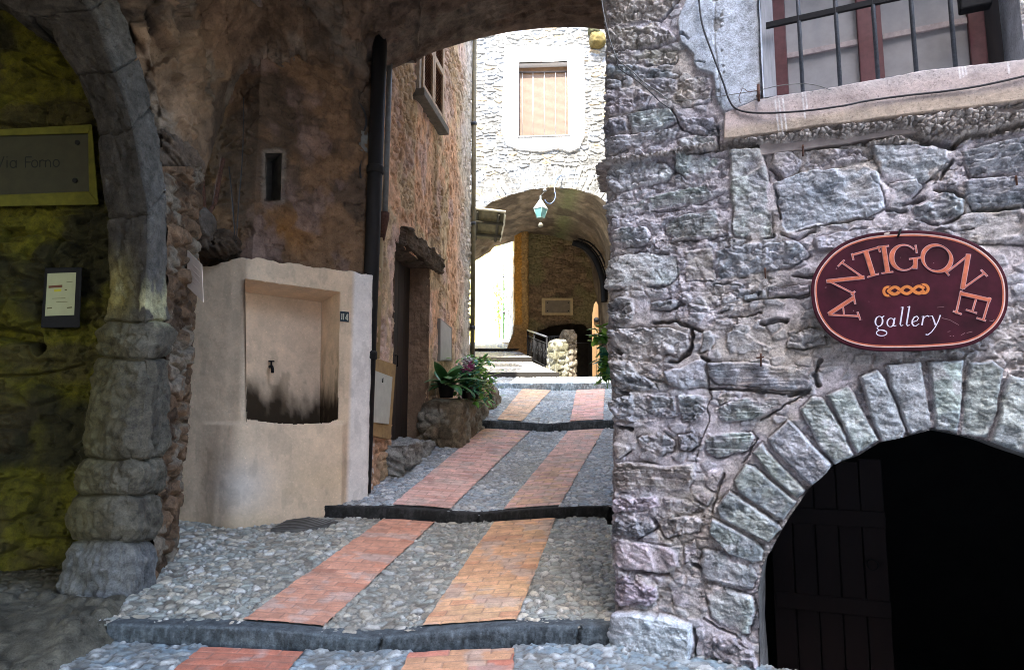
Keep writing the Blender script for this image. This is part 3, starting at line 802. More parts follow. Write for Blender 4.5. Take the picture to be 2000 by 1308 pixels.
# braid ornament: two interlaced strands
def strand(ph, x0=790, x1=1112, A=31):
    return [(x0 + (x1 - x0) * t, 622 - 12 * (t - .5) + A * math.sin(2 * PI * (1.5 * t) + ph)) for t in np.linspace(0, 1, 60)]
sA_, sB_ = strand(-.2), strand(PI - .2)
loopL = arc(790, 632, 36, 38, 70, 290, 16); loopR = arc(1108, 610, 40, 38, -110, 110, 16)
strokes([(arc(790, 632, 50, 52, 60, 300, 20), 4), (arc(1108, 610, 54, 50, -120, 120, 20), 4)], 0, .0015, 'braid_ornament', M_BRAID)
strokes([(sA_, 46), (sB_, 46), (loopL, 40), (loopR, 40)], 0, .0020, 'braid_ornament', M_MAR)
strokes([(loopL, 26), (loopR, 26), (sA_, 33)], 0, .0026, 'braid_ornament', M_BRAID)
strokes([(sB_[3:22], 42), (sB_[42:58], 42)], 0, .0031, 'braid_ornament', M_MAR)
strokes([(sB_, 30)], 0, .0036, 'braid_ornament', M_BRAID)
strokes([(sA_[24:40], 42)], 0, .0041, 'braid_ornament', M_MAR)
strokes([(sA_[20:44], 30)], 0, .0046, 'braid_ornament', M_BRAID)
GAL = [
 (arc(712, 897, 32, 44, 0, 360, 24, -8), wave(24, 7, 15)), ([(738,862),(758,850)], 10), ([(712,940),(694,958),(708,972),(745,978),(778,990)], 9), (arc(735, 1000, 46, 26, 0, 360, 24), wave(24, 10, 9)),
 (arc(815, 908, 30, 38, 0, 360, 24, -12), wave(24, 7, 14)), ([(852,868),(838,925),(846,940),(866,934)], [14, 14, 10, 6]),
 ([(905,776),(925,770)], 6), ([(924,770),(900,922),(908,938),(926,930)], [13, 14, 10, 6]),
 ([(962,772),(984,764)], 6), ([(983,764),(956,922),(964,938),(984,930)], [13, 14, 10, 6]),
 ([(1008,905),(1050,890),(1062,868),(1048,852),(1024,862),(1008,890),(1006,916),(1018,936),(1040,938),(1068,918)], [7, 7, 8, 10, 12, 14, 15, 13, 9, 6]),
 ([(1090,856),(1108,850),(1092,932)], [6, 13, 13]), ([(1098,884),(1122,856),(1140,848),(1158,856)], [6, 7, 11, 12]),
 ([(1168,852),(1184,850),(1200,890),(1212,930)], [6, 10, 14, 13]), ([(1256,842),(1240,890),(1212,946),(1178,992),(1146,1016),(1126,1014)], [11, 9, 8, 8, 9, 12]),
]
strokes(GAL, 0, .0016, 'lettering', M_LIL)
b = MB(); b.tube([SP(880, 150, .006), SP(905, 78, .006)], .006, 6); b.build('wire_hook', M_BLACK, sign)
b = MB(); b.prism([SP(x, y, .001) for x, y in ((755,118),(800,104),(812,116),(790,128),(760,130))], RN * .0012); b.build('chipped_edge', mat_plain('bare_chipped_wood', (.5, .42, .36), .8, .2, 20, 0), sign)

sc_ = MB()
for pts, wd in (([(1270,868),(1340,885),(1420,930)], 4), ([(1225,775),(1290,768)], 3), ([(1690,890),(1722,895),(1735,880)], 5), ([(1320,990),(1345,985)], 4), ([(1340,1025),(1352,1028)], 5), ([(1440,1020),(1475,1000)], 4), ([(1490,1000),(1540,988)], 4), ([(1368,1024),(1376,1030)], 5), ([(330,435),(338,425)], 6), ([(232,598),(246,596)], 6), ([(1195,378),(1200,384)], 6), ([(480,800),(490,806)], 6), ([(1165,880),(1170,884)], 5), ([(370,1100),(374,1125)], 7), ([(760,1040),(766,1046)], 5), ([(900,330),(905,333)], 5), ([(620,720),(625,724)], 5), ([(1550,760),(1556,764)], 5), ([(1010,560),(1014,564)], 4), ([(560,880),(566,882)], 5)):
    n_ = len(pts); sc_.ribbon([SP(x, y) for x, y in pts], wd * pxm, RN, .0012)
sc_.build('scratches', mat_plain('pale_paint_scratch', (.30, .17, .18), .7, .3, 20, 0), sign)

# ---- cables, hook, thin wires
def wirething(name, pts, r, off, mat, label, cat, grp=None):
    pp = [RP(x, y, o) for (x, y), o in zip(pts, off if isinstance(off, list) else [off] * len(pts))]
    cc = catmull([tuple(p) for p in pp], 6)
    b = MB(); b.tube(cc, r, 8)
    return tag(b.build(name, mat, origin=cc[0]), label, cat, grp)
M_CABLE = mat_plain('black_cable', (.02, .02, .022), .5, .3, 30, .0)
M_GWIRE = mat_plain('grey_wire', (.16, .16, .15), .6, .3, 30, .0)
wirething('cable', [(1360,-60),(1365,0),(1372,50),(1393,110),(1412,160),(1424,195),(1440,214),(1480,221),(1560,218),(1640,208),(1690,198),(1760,188),(1850,178),(1930,165),(2060,135)], .0062,
          [.06,.07,.075,.075,.07,.07,.085,.095,.115,.125,.095,.088,.088,.09,.09], M_CABLE, 'thick black cable bending down past the window and along its sill', 'cable')
wirething('wire', [(1303,196),(1340,196),(1380,192),(1430,185),(1480,177),(1520,168),(1560,164),(1590,166),(1622,176)], .0026, [.05,.06,.07,.08,.10,.10,.10,.10,.085], M_GWIRE, 'thin grey wire stretched from the stones to the window sill over the iron hook', 'wire')
wirething('wire', [(1170,-40),(1178,20),(1188,66),(1197,95),(1208,118),(1235,140),(1262,165),(1285,180),(1305,196)], .004, [.06]*9, M_GWIRE, 'grey wire running down the corner stones at the upper left of the window', 'wire')
wirething('wire', [(1205,118),(1210,135),(1240,155),(1270,180),(1290,200),(1308,212)], .0035, .06, M_CABLE, 'dark frayed wire lying on the stones below the grey corner wire', 'wire')
hk = MB()
a = RP(1481, 165, .10); c = RP(1482, 198, .10); m = RP(1480, 180, .04)
hk.tube([a, c], .009, 6); hk.tube([RP(1481, 186, .0), RP(1481, 188, .11)], .013, 8)
hk.tube([RP(1446,202,.06), RP(1443,190,.09), RP(1450,172,.1), RP(1462,180,.1), RP(1478,178,.1)], .0025, 6)
tag(hk.build('iron_hook', M_RUST, origin=m), 'small rusty iron hook driven into plaster at the lower left corner of the barred window', 'hook')

for pts, lab in (([(1486,690,.09),(1486,716,.08)], 'small rusty cross-shaped nail stuck in the mortar above the long slate stone'),
                 ([(1494,523,.09),(1495,544,.06)], 'short dark nail hanging below the purple-blue stone left of the sign'),
                 ([(1568,283,.08),(1568,306,.06)], 'thin dark iron pin under the cracked edge of the window sill'),
                 ([(1984,343,.10),(1986,362,.08)], 'bent dark iron spike in the wall at the far right above the sign')):
    nb = MB(); nb.tube([RP(x, y, o) for x, y, o in pts], .0055, 6); nb.tube([RP(pts[0][0], pts[0][1] + 5, 0.0), RP(pts[0][0], pts[0][1] + 5, pts[0][2] + .012)], .007, 6)
    if 'cross' in lab: nb.tube([RP(1477, 699, .09), RP(1492, 697, .09)], .005, 6)
    tag(nb.build('iron_nail', M_RUST, origin=RP(*pts[0])), lab, 'nail', 'old iron nails in the stone wall')
# ================================================================== LEFT SIDE: blocked passage, stone arch, vault, fountain wall
def GX(px, py, Y): return P(px, py, Y)
# ---- back wall of the blocked passage, yellow lamplight put into its colour (frontal, Y = 5.5)
WY = 5.5
passage = thing('yellow_lit_wall', 'dim olive wall with yellow light put into its colour, filling the dark stone arch at the far left', 'wall', (-4.5, WY, 0))
x, z = np.meshgrid(np.linspace(-5.2, -3.15, 420), np.linspace(-.1, 5.4, 800))
wx = .05 * (fbm(x * 5, z * 5, 3, 120) - .5); wz = .05 * (fbm(x * 5, z * 5, 3, 121) - .5)
f1, f2, a, bb = voro((x + wx) * 2.6, (z + wz) * 5.0, 122)
st = sstep(.02, .3, f2 - f1)
h = .045 * st * (.3 + a) + .035 * (fbm(x * 4, z * 5, 4, 123) - .5) + .014 * (ridged(x * 9, z * 14, 3, 124) - .5) - .03 * sstep(.58, .72, fbm(x * 11, z * 16, 3, 125))
def W1xz(px, py): p = P(px, py, WY); return (p.x, p.z)
for pts, hw, dp in (([(-60,640),(30,655),(78,662),(82,680)], .05, .16), ([(-60,735),(40,732),(90,730),(165,712)], .012, .06), ([(120,470),(105,510),(100,530)], .03, .05), ([(0,10),(60,25),(100,60),(140,130)], .05, .05), ([(60,120),(110,140),(150,150)], .04, .08), ([(0,1130),(80,1110),(140,1120)], .03, .05)):
    q = [W1xz(*p) for p in pts]
    h -= dp * sstep(hw * 1.3, hw * .4, linedist(x + wx * .6, z + wz * .6, q))
bx = [W1xz(8, 445), W1xz(52, 445), W1xz(52, 476), W1xz(8, 476)]
h -= .09 * sstep(0, .01, polysd(x + wx * .2, z + wz * .2, bx))
t = fbm(x * 1.5, z * 1.5, 4, 126)
c = np.ones(x.shape + (3,)) * np.array((.068, .062, .003))
c = mixc(c, (.020, .018, .005), sstep(.45, .62, t))
c = mixc(c, (.034, .026, .010), sstep(.5, .68, fbm(x * 2.2, z * 3, 4, 127)) * .7)
c = mixc(c, (.10, .095, .05), sstep(-3.45, -3.1, x) * .35 * (1 - sstep(1, 3.2, z)))
c *= (0.35 + 1.3 * fbm(x * 7, z * 8, 5, 128, .6))[..., None]
_, _, q1_, q2_ = voro((x + wx) * 13, (z + wz) * 19, 133)
h += .022 * (q1_ - .5) * sstep(.4, .6, fbm(x * 2, z * 2, 3, 132)) + .012 * (ridged(x * 16, z * 22, 3, 131) - .6)
grid_np('wall', x, WY - h, z, M_STONE, passage, c, mask=facemean(x) < np.where(facemean(z) > 3.7, -3.36, -3.19))
x, z = np.meshgrid(np.linspace(-9, -5.18, 60), np.linspace(-.1, 5.4, 60))
h = .05 * fbm(x * 4, z * 5, 3, 129)
grid_np('wall', x, WY - h, z, M_PLAST, passage, np.ones(x.shape + (3,)) * np.array((.15, .13, .02)))
b = MB(); b.box((-9.2, .5, 2.7), (.4, 10.5, 5.8)); b.build('shade_side_wall', mat_plain('dark_side_plaster', (.16, .13, .07), .9, .3, 4, .3), passage)  # unseen side wall added to keep the recess dark

# ---- street name plaque in a raised plaster frame
pl = thing('street_plaque', 'dim stone street-name plaque reading Via Forno inside a raised yellow plaster frame', 'plaque', P(60, 320, WY - .06))
def W(px, py, o): return P(px, py, WY - o)
b = MB()
fo = [(-90, 258), (180, 243), (193, 400), (-90, 405)]; fi = [(-90, 268), (172, 261), (174, 374), (-90, 384)]
for i in range(3):
    j = i + 1
    i2, j2 = i, j
    b.hexa([W(*fo[i], .0), W(*fo[j], .0), W(*fi[j], .0), W(*fi[i], .0)], [W(*fo[i], .105), W(*fo[j], .105), W(*fi[j], .105), W(*fi[i], .105)])
b.build('frame', mat_plain('yellow_plaster_frame', (.085, .080, .005), .9, .3, 9, .3), pl, bevel=.008)
b = MB(); b.hexa([W(-90, 266, .0), W(174, 259, .0), W(176, 378, .0), W(-90, 386, .0)], [W(-90, 266, .08), W(174, 259, .08), W(176, 378, .08), W(-90, 386, .08)])
b.build('slab', mat_plain('dull_slate_plaque', (.024, .0225, .007), .7, .2, 9, .15), pl)
b = MB()
for q in ((152, 279), (147, 353)):
    b = MB(); b.prism([W(q[0] + 5 * math.cos(t), q[1] + 5 * math.sin(t), .082) for t in np.linspace(0, 2 * PI, 12, False)], (0, -.008, 0)); b.build('bolt', M_BLACK, pl)
b = MB(); n_ = Vector((0, -1, 0))
def wl(pts, w=.010): b.ribbon([W(x_, y_, .0815) for x_, y_ in pts], w, n_)
wl([(-8, 306), (0, 327)]); wl([(0, 327), (8, 306)]); wl([(14, 313), (14, 328)]); wl([(14, 306), (14, 308)])
wl(arc(26, 321, 6, 7, 0, 360, 14)); wl([(32, 313), (32, 328)])
wl([(50, 307), (50, 328)]); wl([(50, 307), (62, 307)]); wl([(50, 317), (60, 317)])
wl(arc(68, 320, 6, 7, 0, 360, 14)); wl([(78, 313), (78, 327)]); wl(arc(83, 319, 5, 6, 40, 180, 8)); wl([(89, 313), (89, 327)]); wl(arc(94, 319, 5, 6, 0, 180, 8) ); wl([(99, 319), (99, 327)])
wl(arc(110, 319, 6, 7, 0, 360, 14))
b.build('lettering', mat_plain('faded_letter_paint', (.003, .003, .002), .8, .3, 20, 0), pl)

# ---- notice case
nc = thing('notice_case', 'small black wall case holding a pale printed notice, under the street plaque', 'notice case', W(122, 590, .1))
b = MB(); b.hexa([W(88, 523, .0), W(161, 522, .0), W(156, 640, .0), W(80, 640, .0)], [W(88, 523, .10), W(161, 522, .10), W(156, 640, .10), W(80, 640, .10)])
b.build('case', M_BLACK, nc, bevel=.006)
b = MB(); b.hexa([W(93, 534, .101), W(149, 532, .101), W(145, 615, .101), W(88, 617, .101)], [W(93, 534, .106), W(149, 532, .106), W(145, 615, .106), W(88, 617, .106)])
b.build('notice', mat_plain('pale_notice_paper', (.30, .31, .17), .6, .06, 12, 0), nc)
for pts, m_ in (([(95, 560.5), (122, 558.5)], (.10, .03, .01)), ([(106, 567.5), (120, 566.5)], (.40, .36, .02))):
    b = MB(); b.ribbon([W(a_, c_, .1075) for a_, c_ in pts], .020, n_); b.build('printed_bar', mat_plain('print_ink', m_, .7, .1, 20, 0), nc)
b = MB()
for pts in ([(92, 602), (102, 601)], [(131, 601), (141, 600)], [(126.5, 566), (131, 566)], [(102, 583), (128, 582)], [(110, 590), (132, 589)], [(130, 551), (142, 550)]):
    b.ribbon([W(a_, c_, .1075) for a_, c_ in pts], .010 if pts[0][1] > 595 or pts[0][0] > 125 and pts[0][1] > 560 else .004, n_)
b.build('printed_lines', mat_plain('print_ink_dark', (.08, .07, .02), .7, .1, 20, 0), nc)

# ---- dark stone arch and its pillar
arch = thing('stone_arch', 'dark grey dressed-stone arch on a worn pillar of rounded blocks at the left', 'arch', (-3.0, 5.1, .2))
LS = [(-150,-90),(-60,-40),(30,25),(90,45),(115,100),(150,150),(185,240),(197,350),(207,425),(210,550),(205,625),(195,690),(178,800),(160,895),(150,965),(140,1050),(118,1170),(100,1290)]
MS = [(-60,-190),(60,-120),(150,-10),(190,50),(205,100),(222,145),(252,225),(275,340),(288,415),(285,545),(285,625),(290,690),(280,800),(258,895),(250,965),(240,1050),(228,1180),(215,1290)]
RS = [(60,-230),(150,-160),(215,-20),(250,50),(262,95),(275,135),(298,220),(316,325),(322,405),(325,540),(322,625),(325,690),(318,800),(312,895),(305,965),(300,1050),(285,1180),(270,1290)]
BS = [None]*7 + [(400,325),(392,405),(384,540),(378,625),(374,690),(366,800),(358,895),(352,965),(345,1050),(335,1130),(325,1200)]
JOINT = [2.45, 4.9, 6.25, 8.02, 10.05, 11.1, 13.0, 14.0, 15.05, 16.2]
na = 620
av = np.linspace(0, 17, na)
def along(ST, t):
    i = np.arange(len(ST)); xs = np.array([q[0] for q in ST], float); ys = np.array([q[1] for q in ST], float)
    # smooth interpolation (catmull)
    k = np.clip(np.floor(t).astype(int), 0, len(ST) - 2); u = t - k
    def g(a_):
        p0 = a_[np.maximum(k - 1, 0)]; p1 = a_[k]; p2 = a_[k + 1]; p3 = a_[np.minimum(k + 2, len(ST) - 1)]
        return .5 * (2 * p1 + (p2 - p0) * u + (2 * p0 - 5 * p1 + 4 * p2 - p3) * u * u + (3 * p1 - p0 - 3 * p2 + p3) * u ** 3)
    return g(xs), g(ys)
def to3(xs, ys, Yd):
    u = (xs - 1000) / F; v = (654 - ys) / F
    yy = CPI - v * SPI; zz = SPI + v * CPI
    return np.stack([u / yy * Yd, 0 * u + Yd, CAMZ + zz / yy * Yd], -1)
Lx = to3(*along(LS, av), 5.10); Mx = to3(*along(MS, av), 5.02); Rx = to3(*along(RS, av), 5.28)
L0 = Lx + np.array((-.02, .45, .0))
nb = 170
bv = np.linspace(0, 3, nb)
def lerp3(t):
    out = np.zeros((na, nb, 3))
    segs = [L0, Lx, Mx, Rx]
    for j, b_ in enumerate(bv):
        k = min(int(b_), 2); u = b_ - k
        out[:, j] = segs[k] * (1 - u) + segs[k + 1] * u
    return out
Pp = lerp3(bv)
A_, B_ = np.meshgrid(av, bv, indexing='ij')
lens = np.concatenate([[0], np.cumsum(np.linalg.norm(np.diff(Mx, axis=0), axis=1))]); Len = np.interp(A_, av, lens)
jd = np.full(A_.shape, 9.0); band = np.zeros(A_.shape)
for n, j in enumerate(JOINT):
    jj = j - .35 * np.clip(B_ - 2.0, 0, 1) * (1 if j < 9 else 0) + .12 * (fbm(B_ * 2.5 + n, A_ * 0 + n, 2, 140) - .5)
    rate = np.interp(jj, av, np.gradient(lens, av))
    jd = np.minimum(jd, np.abs(A_ - jj) * rate); band += (A_ > jj)
low = sstep(9.5, 10.5, A_)
bulge = (1 - np.exp(-jd / (.016 + .030 * low))) * (.012 + .042 * low)
edge = 1 - .0 * B_
rv1, rv2, ri, rj = voro(Len * 9 + fbm(Len * 4, B_ * 4, 3, 147), B_ * 7, 146)
h = bulge * (.55 + .9 * fbm(Len * 3, B_ * 1.8, 3, 149)) + low * .07 * (fbm(Len * 3.2, B_ * 1.3, 3, 135) - .5) + low * .04 * (ridged(Len * 5, B_ * 3, 4, 134) - .6) + low * (.022 * (ri - .5) + .014 * (rv2 - rv1)) * (.3 + fbm(Len * 3, B_ * 2, 2, 139)) + .016 * (fbm(Len * 5, B_ * 2.5, 4, 141) - .5) * (1 + 3.0 * low) + .022 * (ridged(Len * 7, B_ * 4, 3, 142) - .6) * low - .05 * sstep(.012, .002, jd + .012 * (fbm(Len * 12, B_ * 9, 3, 138) - .4)) + .018 * (fbm(Len * 13, B_ * 6, 4, 137) - .5) - .016 * sstep(.60, .70, fbm(Len * 9, B_ * 5, 4, 136)) + .010 * (ri - .5) * (1 - low)
# stone edges pull in a little at the arris
h -= (.010 + .03 * low) * np.exp(-((B_ - 2) / .10) ** 2) + .02 * np.exp(-((B_ - 1) / .08) ** 2)
nrm = np.cross(np.gradient(Pp, axis=1), np.gradient(Pp, axis=0)); nrm /= np.linalg.norm(nrm, axis=2, keepdims=True) + 1e-9
if nrm[na // 2, nb // 2, 1] > 0: nrm = -nrm
# smooth normals over the bends
for _ in range(6):
    nrm[:, 1:-1] = (nrm[:, :-2] + nrm[:, 1:-1] + nrm[:, 2:]) / 3
Pp = Pp + nrm * h[..., None]
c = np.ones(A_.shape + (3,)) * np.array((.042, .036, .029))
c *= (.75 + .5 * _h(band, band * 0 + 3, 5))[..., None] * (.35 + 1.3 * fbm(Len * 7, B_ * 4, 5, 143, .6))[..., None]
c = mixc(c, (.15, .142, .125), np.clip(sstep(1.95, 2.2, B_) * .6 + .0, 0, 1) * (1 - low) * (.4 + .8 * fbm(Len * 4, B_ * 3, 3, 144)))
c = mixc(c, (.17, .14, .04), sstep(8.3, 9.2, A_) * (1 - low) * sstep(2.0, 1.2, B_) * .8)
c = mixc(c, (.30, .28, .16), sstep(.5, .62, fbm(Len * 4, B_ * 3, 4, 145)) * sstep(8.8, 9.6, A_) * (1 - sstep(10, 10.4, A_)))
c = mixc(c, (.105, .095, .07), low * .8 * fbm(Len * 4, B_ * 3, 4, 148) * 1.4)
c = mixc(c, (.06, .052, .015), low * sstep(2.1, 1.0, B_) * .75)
c = mixc(c, (.17, .18, .19), sstep(14.9, 15.3, A_) * (1 - sstep(16.2, 16.5, A_)) * .5)
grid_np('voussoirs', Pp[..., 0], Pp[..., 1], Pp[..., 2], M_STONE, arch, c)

# ---- vaulted passage house: pillar flank, vault underside, fountain wall above the basin, upper storey
vault = thing('vaulted_house', 'dark house carried on a brown rough vault across the alley, with the fountain wall below', 'house', (-2.6, 7.0, 0))
# pillar flank from arch edge R to back edge B
k0 = 7
n1, n2 = 420, 110
t = np.linspace(k0, 17, n1)
Re = to3(*along(RS, t), 5.28); Be = to3(*along(BS[k0:], t - k0), 6.0)
u = np.linspace(-.02, 1, n2)
Q = Re[:, None, :] * (1 - u)[None, :, None] + Be[:, None, :] * u[None, :, None]
yy, zz = Q[..., 1], Q[..., 2]
f1, f2, a, bb = voro((yy + .06 * fbm(yy * 6, zz * 6, 2, 150)) * 4.2, (zz + .06 * fbm(yy * 6, zz * 6, 2, 151)) * 6.5, 152)
h = .07 * sstep(.02, .32, f2 - f1) * (.3 + .9 * a) + .05 * (ridged(yy * 7, zz * 9, 4, 153) - .6) - .03 * sstep(.58, .7, fbm(yy * 14, zz * 16, 3, 154))
h *= np.sin(np.clip(u, 0.02, .98) * PI)[None, :] ** .4
c = np.ones(yy.shape + (3,)) * np.array((.10, .062, .036)) * (.5 + a)[..., None] * (.6 + .8 * fbm(yy * 9, zz * 9, 5, 155))[..., None]
c = mixc(c, (.17, .145, .11), sstep(.56, .66, fbm(yy * 5, zz * 5, 4, 156)) * .8)
grid_np('pillar_flank', Q[..., 0] + h, yy, zz, M_STONE, vault, c)

# fountain wall footprint
WA, WB, WC = Vector((-3.6, 7.15, 0)), Vector((-2.68, 6.9, 0)), Vector((-1.604, 7.7, 0))
FD = (WC - WB).normalized(); FN = Vector((FD.y, -FD.x, 0))
LHD = Vector((math.sin(R(9.25)), math.cos(R(9.25)), 0)); LHN = Vector((LHD.y, -LHD.x, 0))
def FP(px, py, off=0.0): return PLN(px, py, WB + FN * off, FN)
L1 = (WB - WA).length; L2 = (WC - WB).length
s, z = np.meshgrid(np.linspace(0, L1 + L2 + .02, 460), np.linspace(-.1, 5.7, 760))
kk = .05
d1 = (WB - WA).normalized(); n1v = Vector((d1.y, -d1.x, 0))
q1 = np.clip(s, 0, L1); q2 = np.clip(s - L1, 0, None)
wgt = sstep(L1 - .06, L1 + .06, s)
NX = n1v.x * (1 - wgt) + FN.x * wgt; NY = n1v.y * (1 - wgt) + FN.y * wgt
f1, f2, a, bb = voro((s + .1 * fbm(s * 4, z * 4, 2, 160)) * 2.6, (z + .1 * fbm(s * 4, z * 4, 2, 161)) * 4.5, 162)
h = .03 * sstep(.02, .3, f2 - f1) * a + .045 * (fbm(s * 3.2, z * 3.4, 5, 163) - .5) + .016 * (ridged(s * 10, z * 12, 3, 164) - .6) - .022 * sstep(.58, .7, fbm(s * 9, z * 10, 3, 165))
FX = WA.x + d1.x * q1 + FD.x * q2 + NX * h; FYY = WA.y + d1.y * q1 + FD.y * q2 + NY * h
def FS(px, py):
    p = FP(px, py); return (L1 + (p - WB).dot(FD), p.z)
slot = polysd(s, z, [FS(520, 299), FS(551, 299), FS(548, 392), FS(518, 391)])
tt = fbm(s * 1.8, z * 2.0, 4, 166)
c = np.ones(s.shape + (3,)) * np.array((.21, .125, .068))
c = mixc(c, (.105, .070, .045), sstep(.46, .6, tt))
c = mixc(c, (.26, .12, .035), np.exp(-(((s - FS(560, 450)[0]) / .28) ** 2 + ((z - FS(560, 450)[1]) / .25) ** 2)) * .85)
c = mixc(c, (.23, .19, .15), sstep(.05, .0, -slot - .015) * .8)
c = mixc(c, (.23, .155, .125), sstep(.55, .68, fbm(s * 2.6, z * 2.2, 4, 167)) * .7)
c *= (.6 + .8 * fbm(s * 8, z * 9, 5, 168))[..., None]
m = (facemean(slot) > 0) | (facemean(polysd(s, z, [FS(470, 535), FS(690, 560), FS(690, 870), FS(470, 870)])) > 0)
grid_np('wall', FX, FYY, z, M_PLAST, vault, c, mask=~m)
b = MB()
qs = [FP(520, 299, .03), FP(551, 299, .03), FP(548, 392, .03), FP(518, 391, .03)]
qb = [p - FN * .32 for p in qs]
for i in range(4): b.quad([qs[i], qs[(i + 1) % 4], qb[(i + 1) % 4], qb[i]])
b.quad(qb)
b.build('slot_opening', mat_plain('slot_plaster', (.10, .09, .075), .9, .3, 10, .2), vault)
b = MB(); b.quad([(-2.9, 6.0, -.1), (-3.62, 7.2, -.1), (-3.62, 7.2, 3.5), (-2.9, 6.0, 3.5)]); b.quad([(-3.3, 5.55, -.1), (-2.9, 6.0, -.1), (-2.9, 6.0, 3.5), (-3.3, 5.55, 3.5)])
b.build('recess_wall', mat_plain('dark_recess_fill', (.07, .05, .035), .9, .4, 6, .3), vault)  # dark planes fill the shadowed gap and stop light leaks

# vault underside from control points
row0 = [(312,330,5.29),(298,220,5.28),(262,95,5.28),(215,-20,5.28)]
cols = [ # bottom (px,py,Y) , top (px,py,Y)
 ((285,345,5.42),(20,-200,5.42)), ((352,338,5.62),(190,-200,5.2)), ((398,330,6.0),(260,-200,5.2)), ((418,262,6.75),(330,-200,5.25)), ((440,205,6.98),(390,-195,5.35)),
 ((475,170,7.03),(440,-190,5.45)), ((515,138,7.12),(490,-185,5.55)), ((560,148,7.25),(540,-180,5.65)), ((600,163,7.36),(590,-178,5.7)), ((655,180,7.52),(650,-176,5.8)),
 ((706,200,7.68),(710,-174,5.9)), ((716,158,7.95),(740,-172,5.95)), ((760,135,8.0),(780,-170,6.0)), ((800,117,8.0),(820,-168,6.0)), ((860,95,8.0),(880,-166,6.0)), ((920,77,8.0),(940,-164,6.0)),
 ((990,61,8.0),(1000,-163,6.0)), ((1060,53,8.0),(1060,-162,6.0)), ((1130,51,8.0),(1120,-162,6.0)), ((1190,57,8.0),(1180,-164,6.0)), ((1260,72,8.0),(1250,-170,6.0)), ((1340,110,8.0),(1330,-185,6.0)), ((1420,190,8.0),(1410,-200,6.0))]
bot = np.array([tuple(P(*q[0])) for q in cols]); top = np.array([tuple(P(*q[1])) for q in cols])
nc_, nr_ = 620, 300
ci_ = np.linspace(0, len(cols) - 1, nc_)
def smooth_interp(arr, n):
    out = np.stack([np.interp(ci_, np.arange(len(arr)), arr[:, k]) for k in range(3)], -1)
    for _ in range(n): out[1:-1] = (out[:-2] + 2 * out[1:-1] + out[2:]) / 4
    return out
b3 = smooth_interp(bot, 14); t3 = smooth_interp(top, 30)
b3[:, 2] += (.34 * (fbm(ci_ * 1.3, ci_ * 0 + 4.4, 4, 183) - .62)) * sstep(5.2, 3.6, ci_) + .05 * (fbm(ci_ * 4, ci_ * 0 + 4.4, 3, 184) - .5) * sstep(10.5, 9.5, ci_)
r = np.linspace(-.015, 1, nr_)
Q = b3[None] * (1 - r)[:, None, None] + t3[None] * r[:, None, None]
CI = ci_[None, :] + 0 * r[:, None]; RR = r[:, None] + 0 * ci_[None, :]
Q[..., 2] += .28 * np.sin(PI * np.clip(RR, 0, 1)) * np.interp(CI, [0, 3, 6, 10, 12, 22], [.4, .7, 1.1, .9, .35, .2])
X_, Y_, Z_ = Q[..., 0], Q[..., 1], Q[..., 2]
leftw = sstep(12.5, 8, CI)
mu = np.concatenate([[0], np.cumsum(np.linalg.norm(np.diff((b3 + t3) / 2, axis=0), axis=1))])[None, :] + 0 * RR
mv = RR * np.linalg.norm(t3 - b3, axis=1)[None, :]
f1, f2, a, bb = voro((mu + .3 * fbm(mu * 2, mv * 2, 3, 170)) * 1.5, (mv + .3 * fbm(mu * 2, mv * 2, 3, 171)) * 1.9, 172)
_, _, i2, _ = voro((mu + .1 * fbm(mu * 5, mv * 5, 2, 168)) * 6, (mv + .1 * fbm(mu * 5, mv * 5, 2, 169)) * 7, 167)
h = leftw * (.20 * sstep(0, .22, f2 - f1) * (a - .30) + .20 * (ridged(mu * 1.5, mv * 1.7, 5, 173) - .62) + .05 * (i2 - .5)) + .07 * (fbm(mu * 2, mv * 2, 5, 174) - .5) + .035 * (ridged(mu * 6, mv * 6, 4, 175) - .6) - .04 * sstep(.58, .70, fbm(mu * 5, mv * 6, 3, 176)) + .02 * (i2 - .5)
# big overhanging rocks over the pillar
h *= np.clip(RR * 12 + .15, 0, 1)
crk = np.abs((X_ - (-1.2)) - .5 * (RR - .1) - .15 * (fbm(Y_ * 4, Z_ * 4, 3, 177) - .5)) < .012
h += .05 * crk * (CI > 10)
nrm = np.cross(np.gradient(Q, axis=1), np.gradient(Q, axis=0)); nrm /= np.linalg.norm(nrm, axis=2, keepdims=True) + 1e-9
nrm = np.where((nrm[..., 2:3] > 0), -nrm, nrm)
Q = Q + nrm * h[..., None]
c = np.ones(X_.shape + (3,)) * np.array((.20, .142, .105))
c = mixc(c, (.20, .125, .07), leftw * .8)
c = mixc(c, (.10, .072, .05), sstep(.48, .62, fbm(mu * 1.4, mv * 1.5, 4, 178)) * (.4 + .5 * leftw))
c = mixc(c, (.22, .19, .15), sstep(.56, .68, fbm(mu * 2.1, mv * 2.3, 4, 179)) * .5)
c *= (.2 + 1.6 * fbm(mu * 6, mv * 6, 5, 180, .65))[..., None]
grid_np('vault', Q[..., 0], Q[..., 1], Q[..., 2], M_PLAST, vault, c)
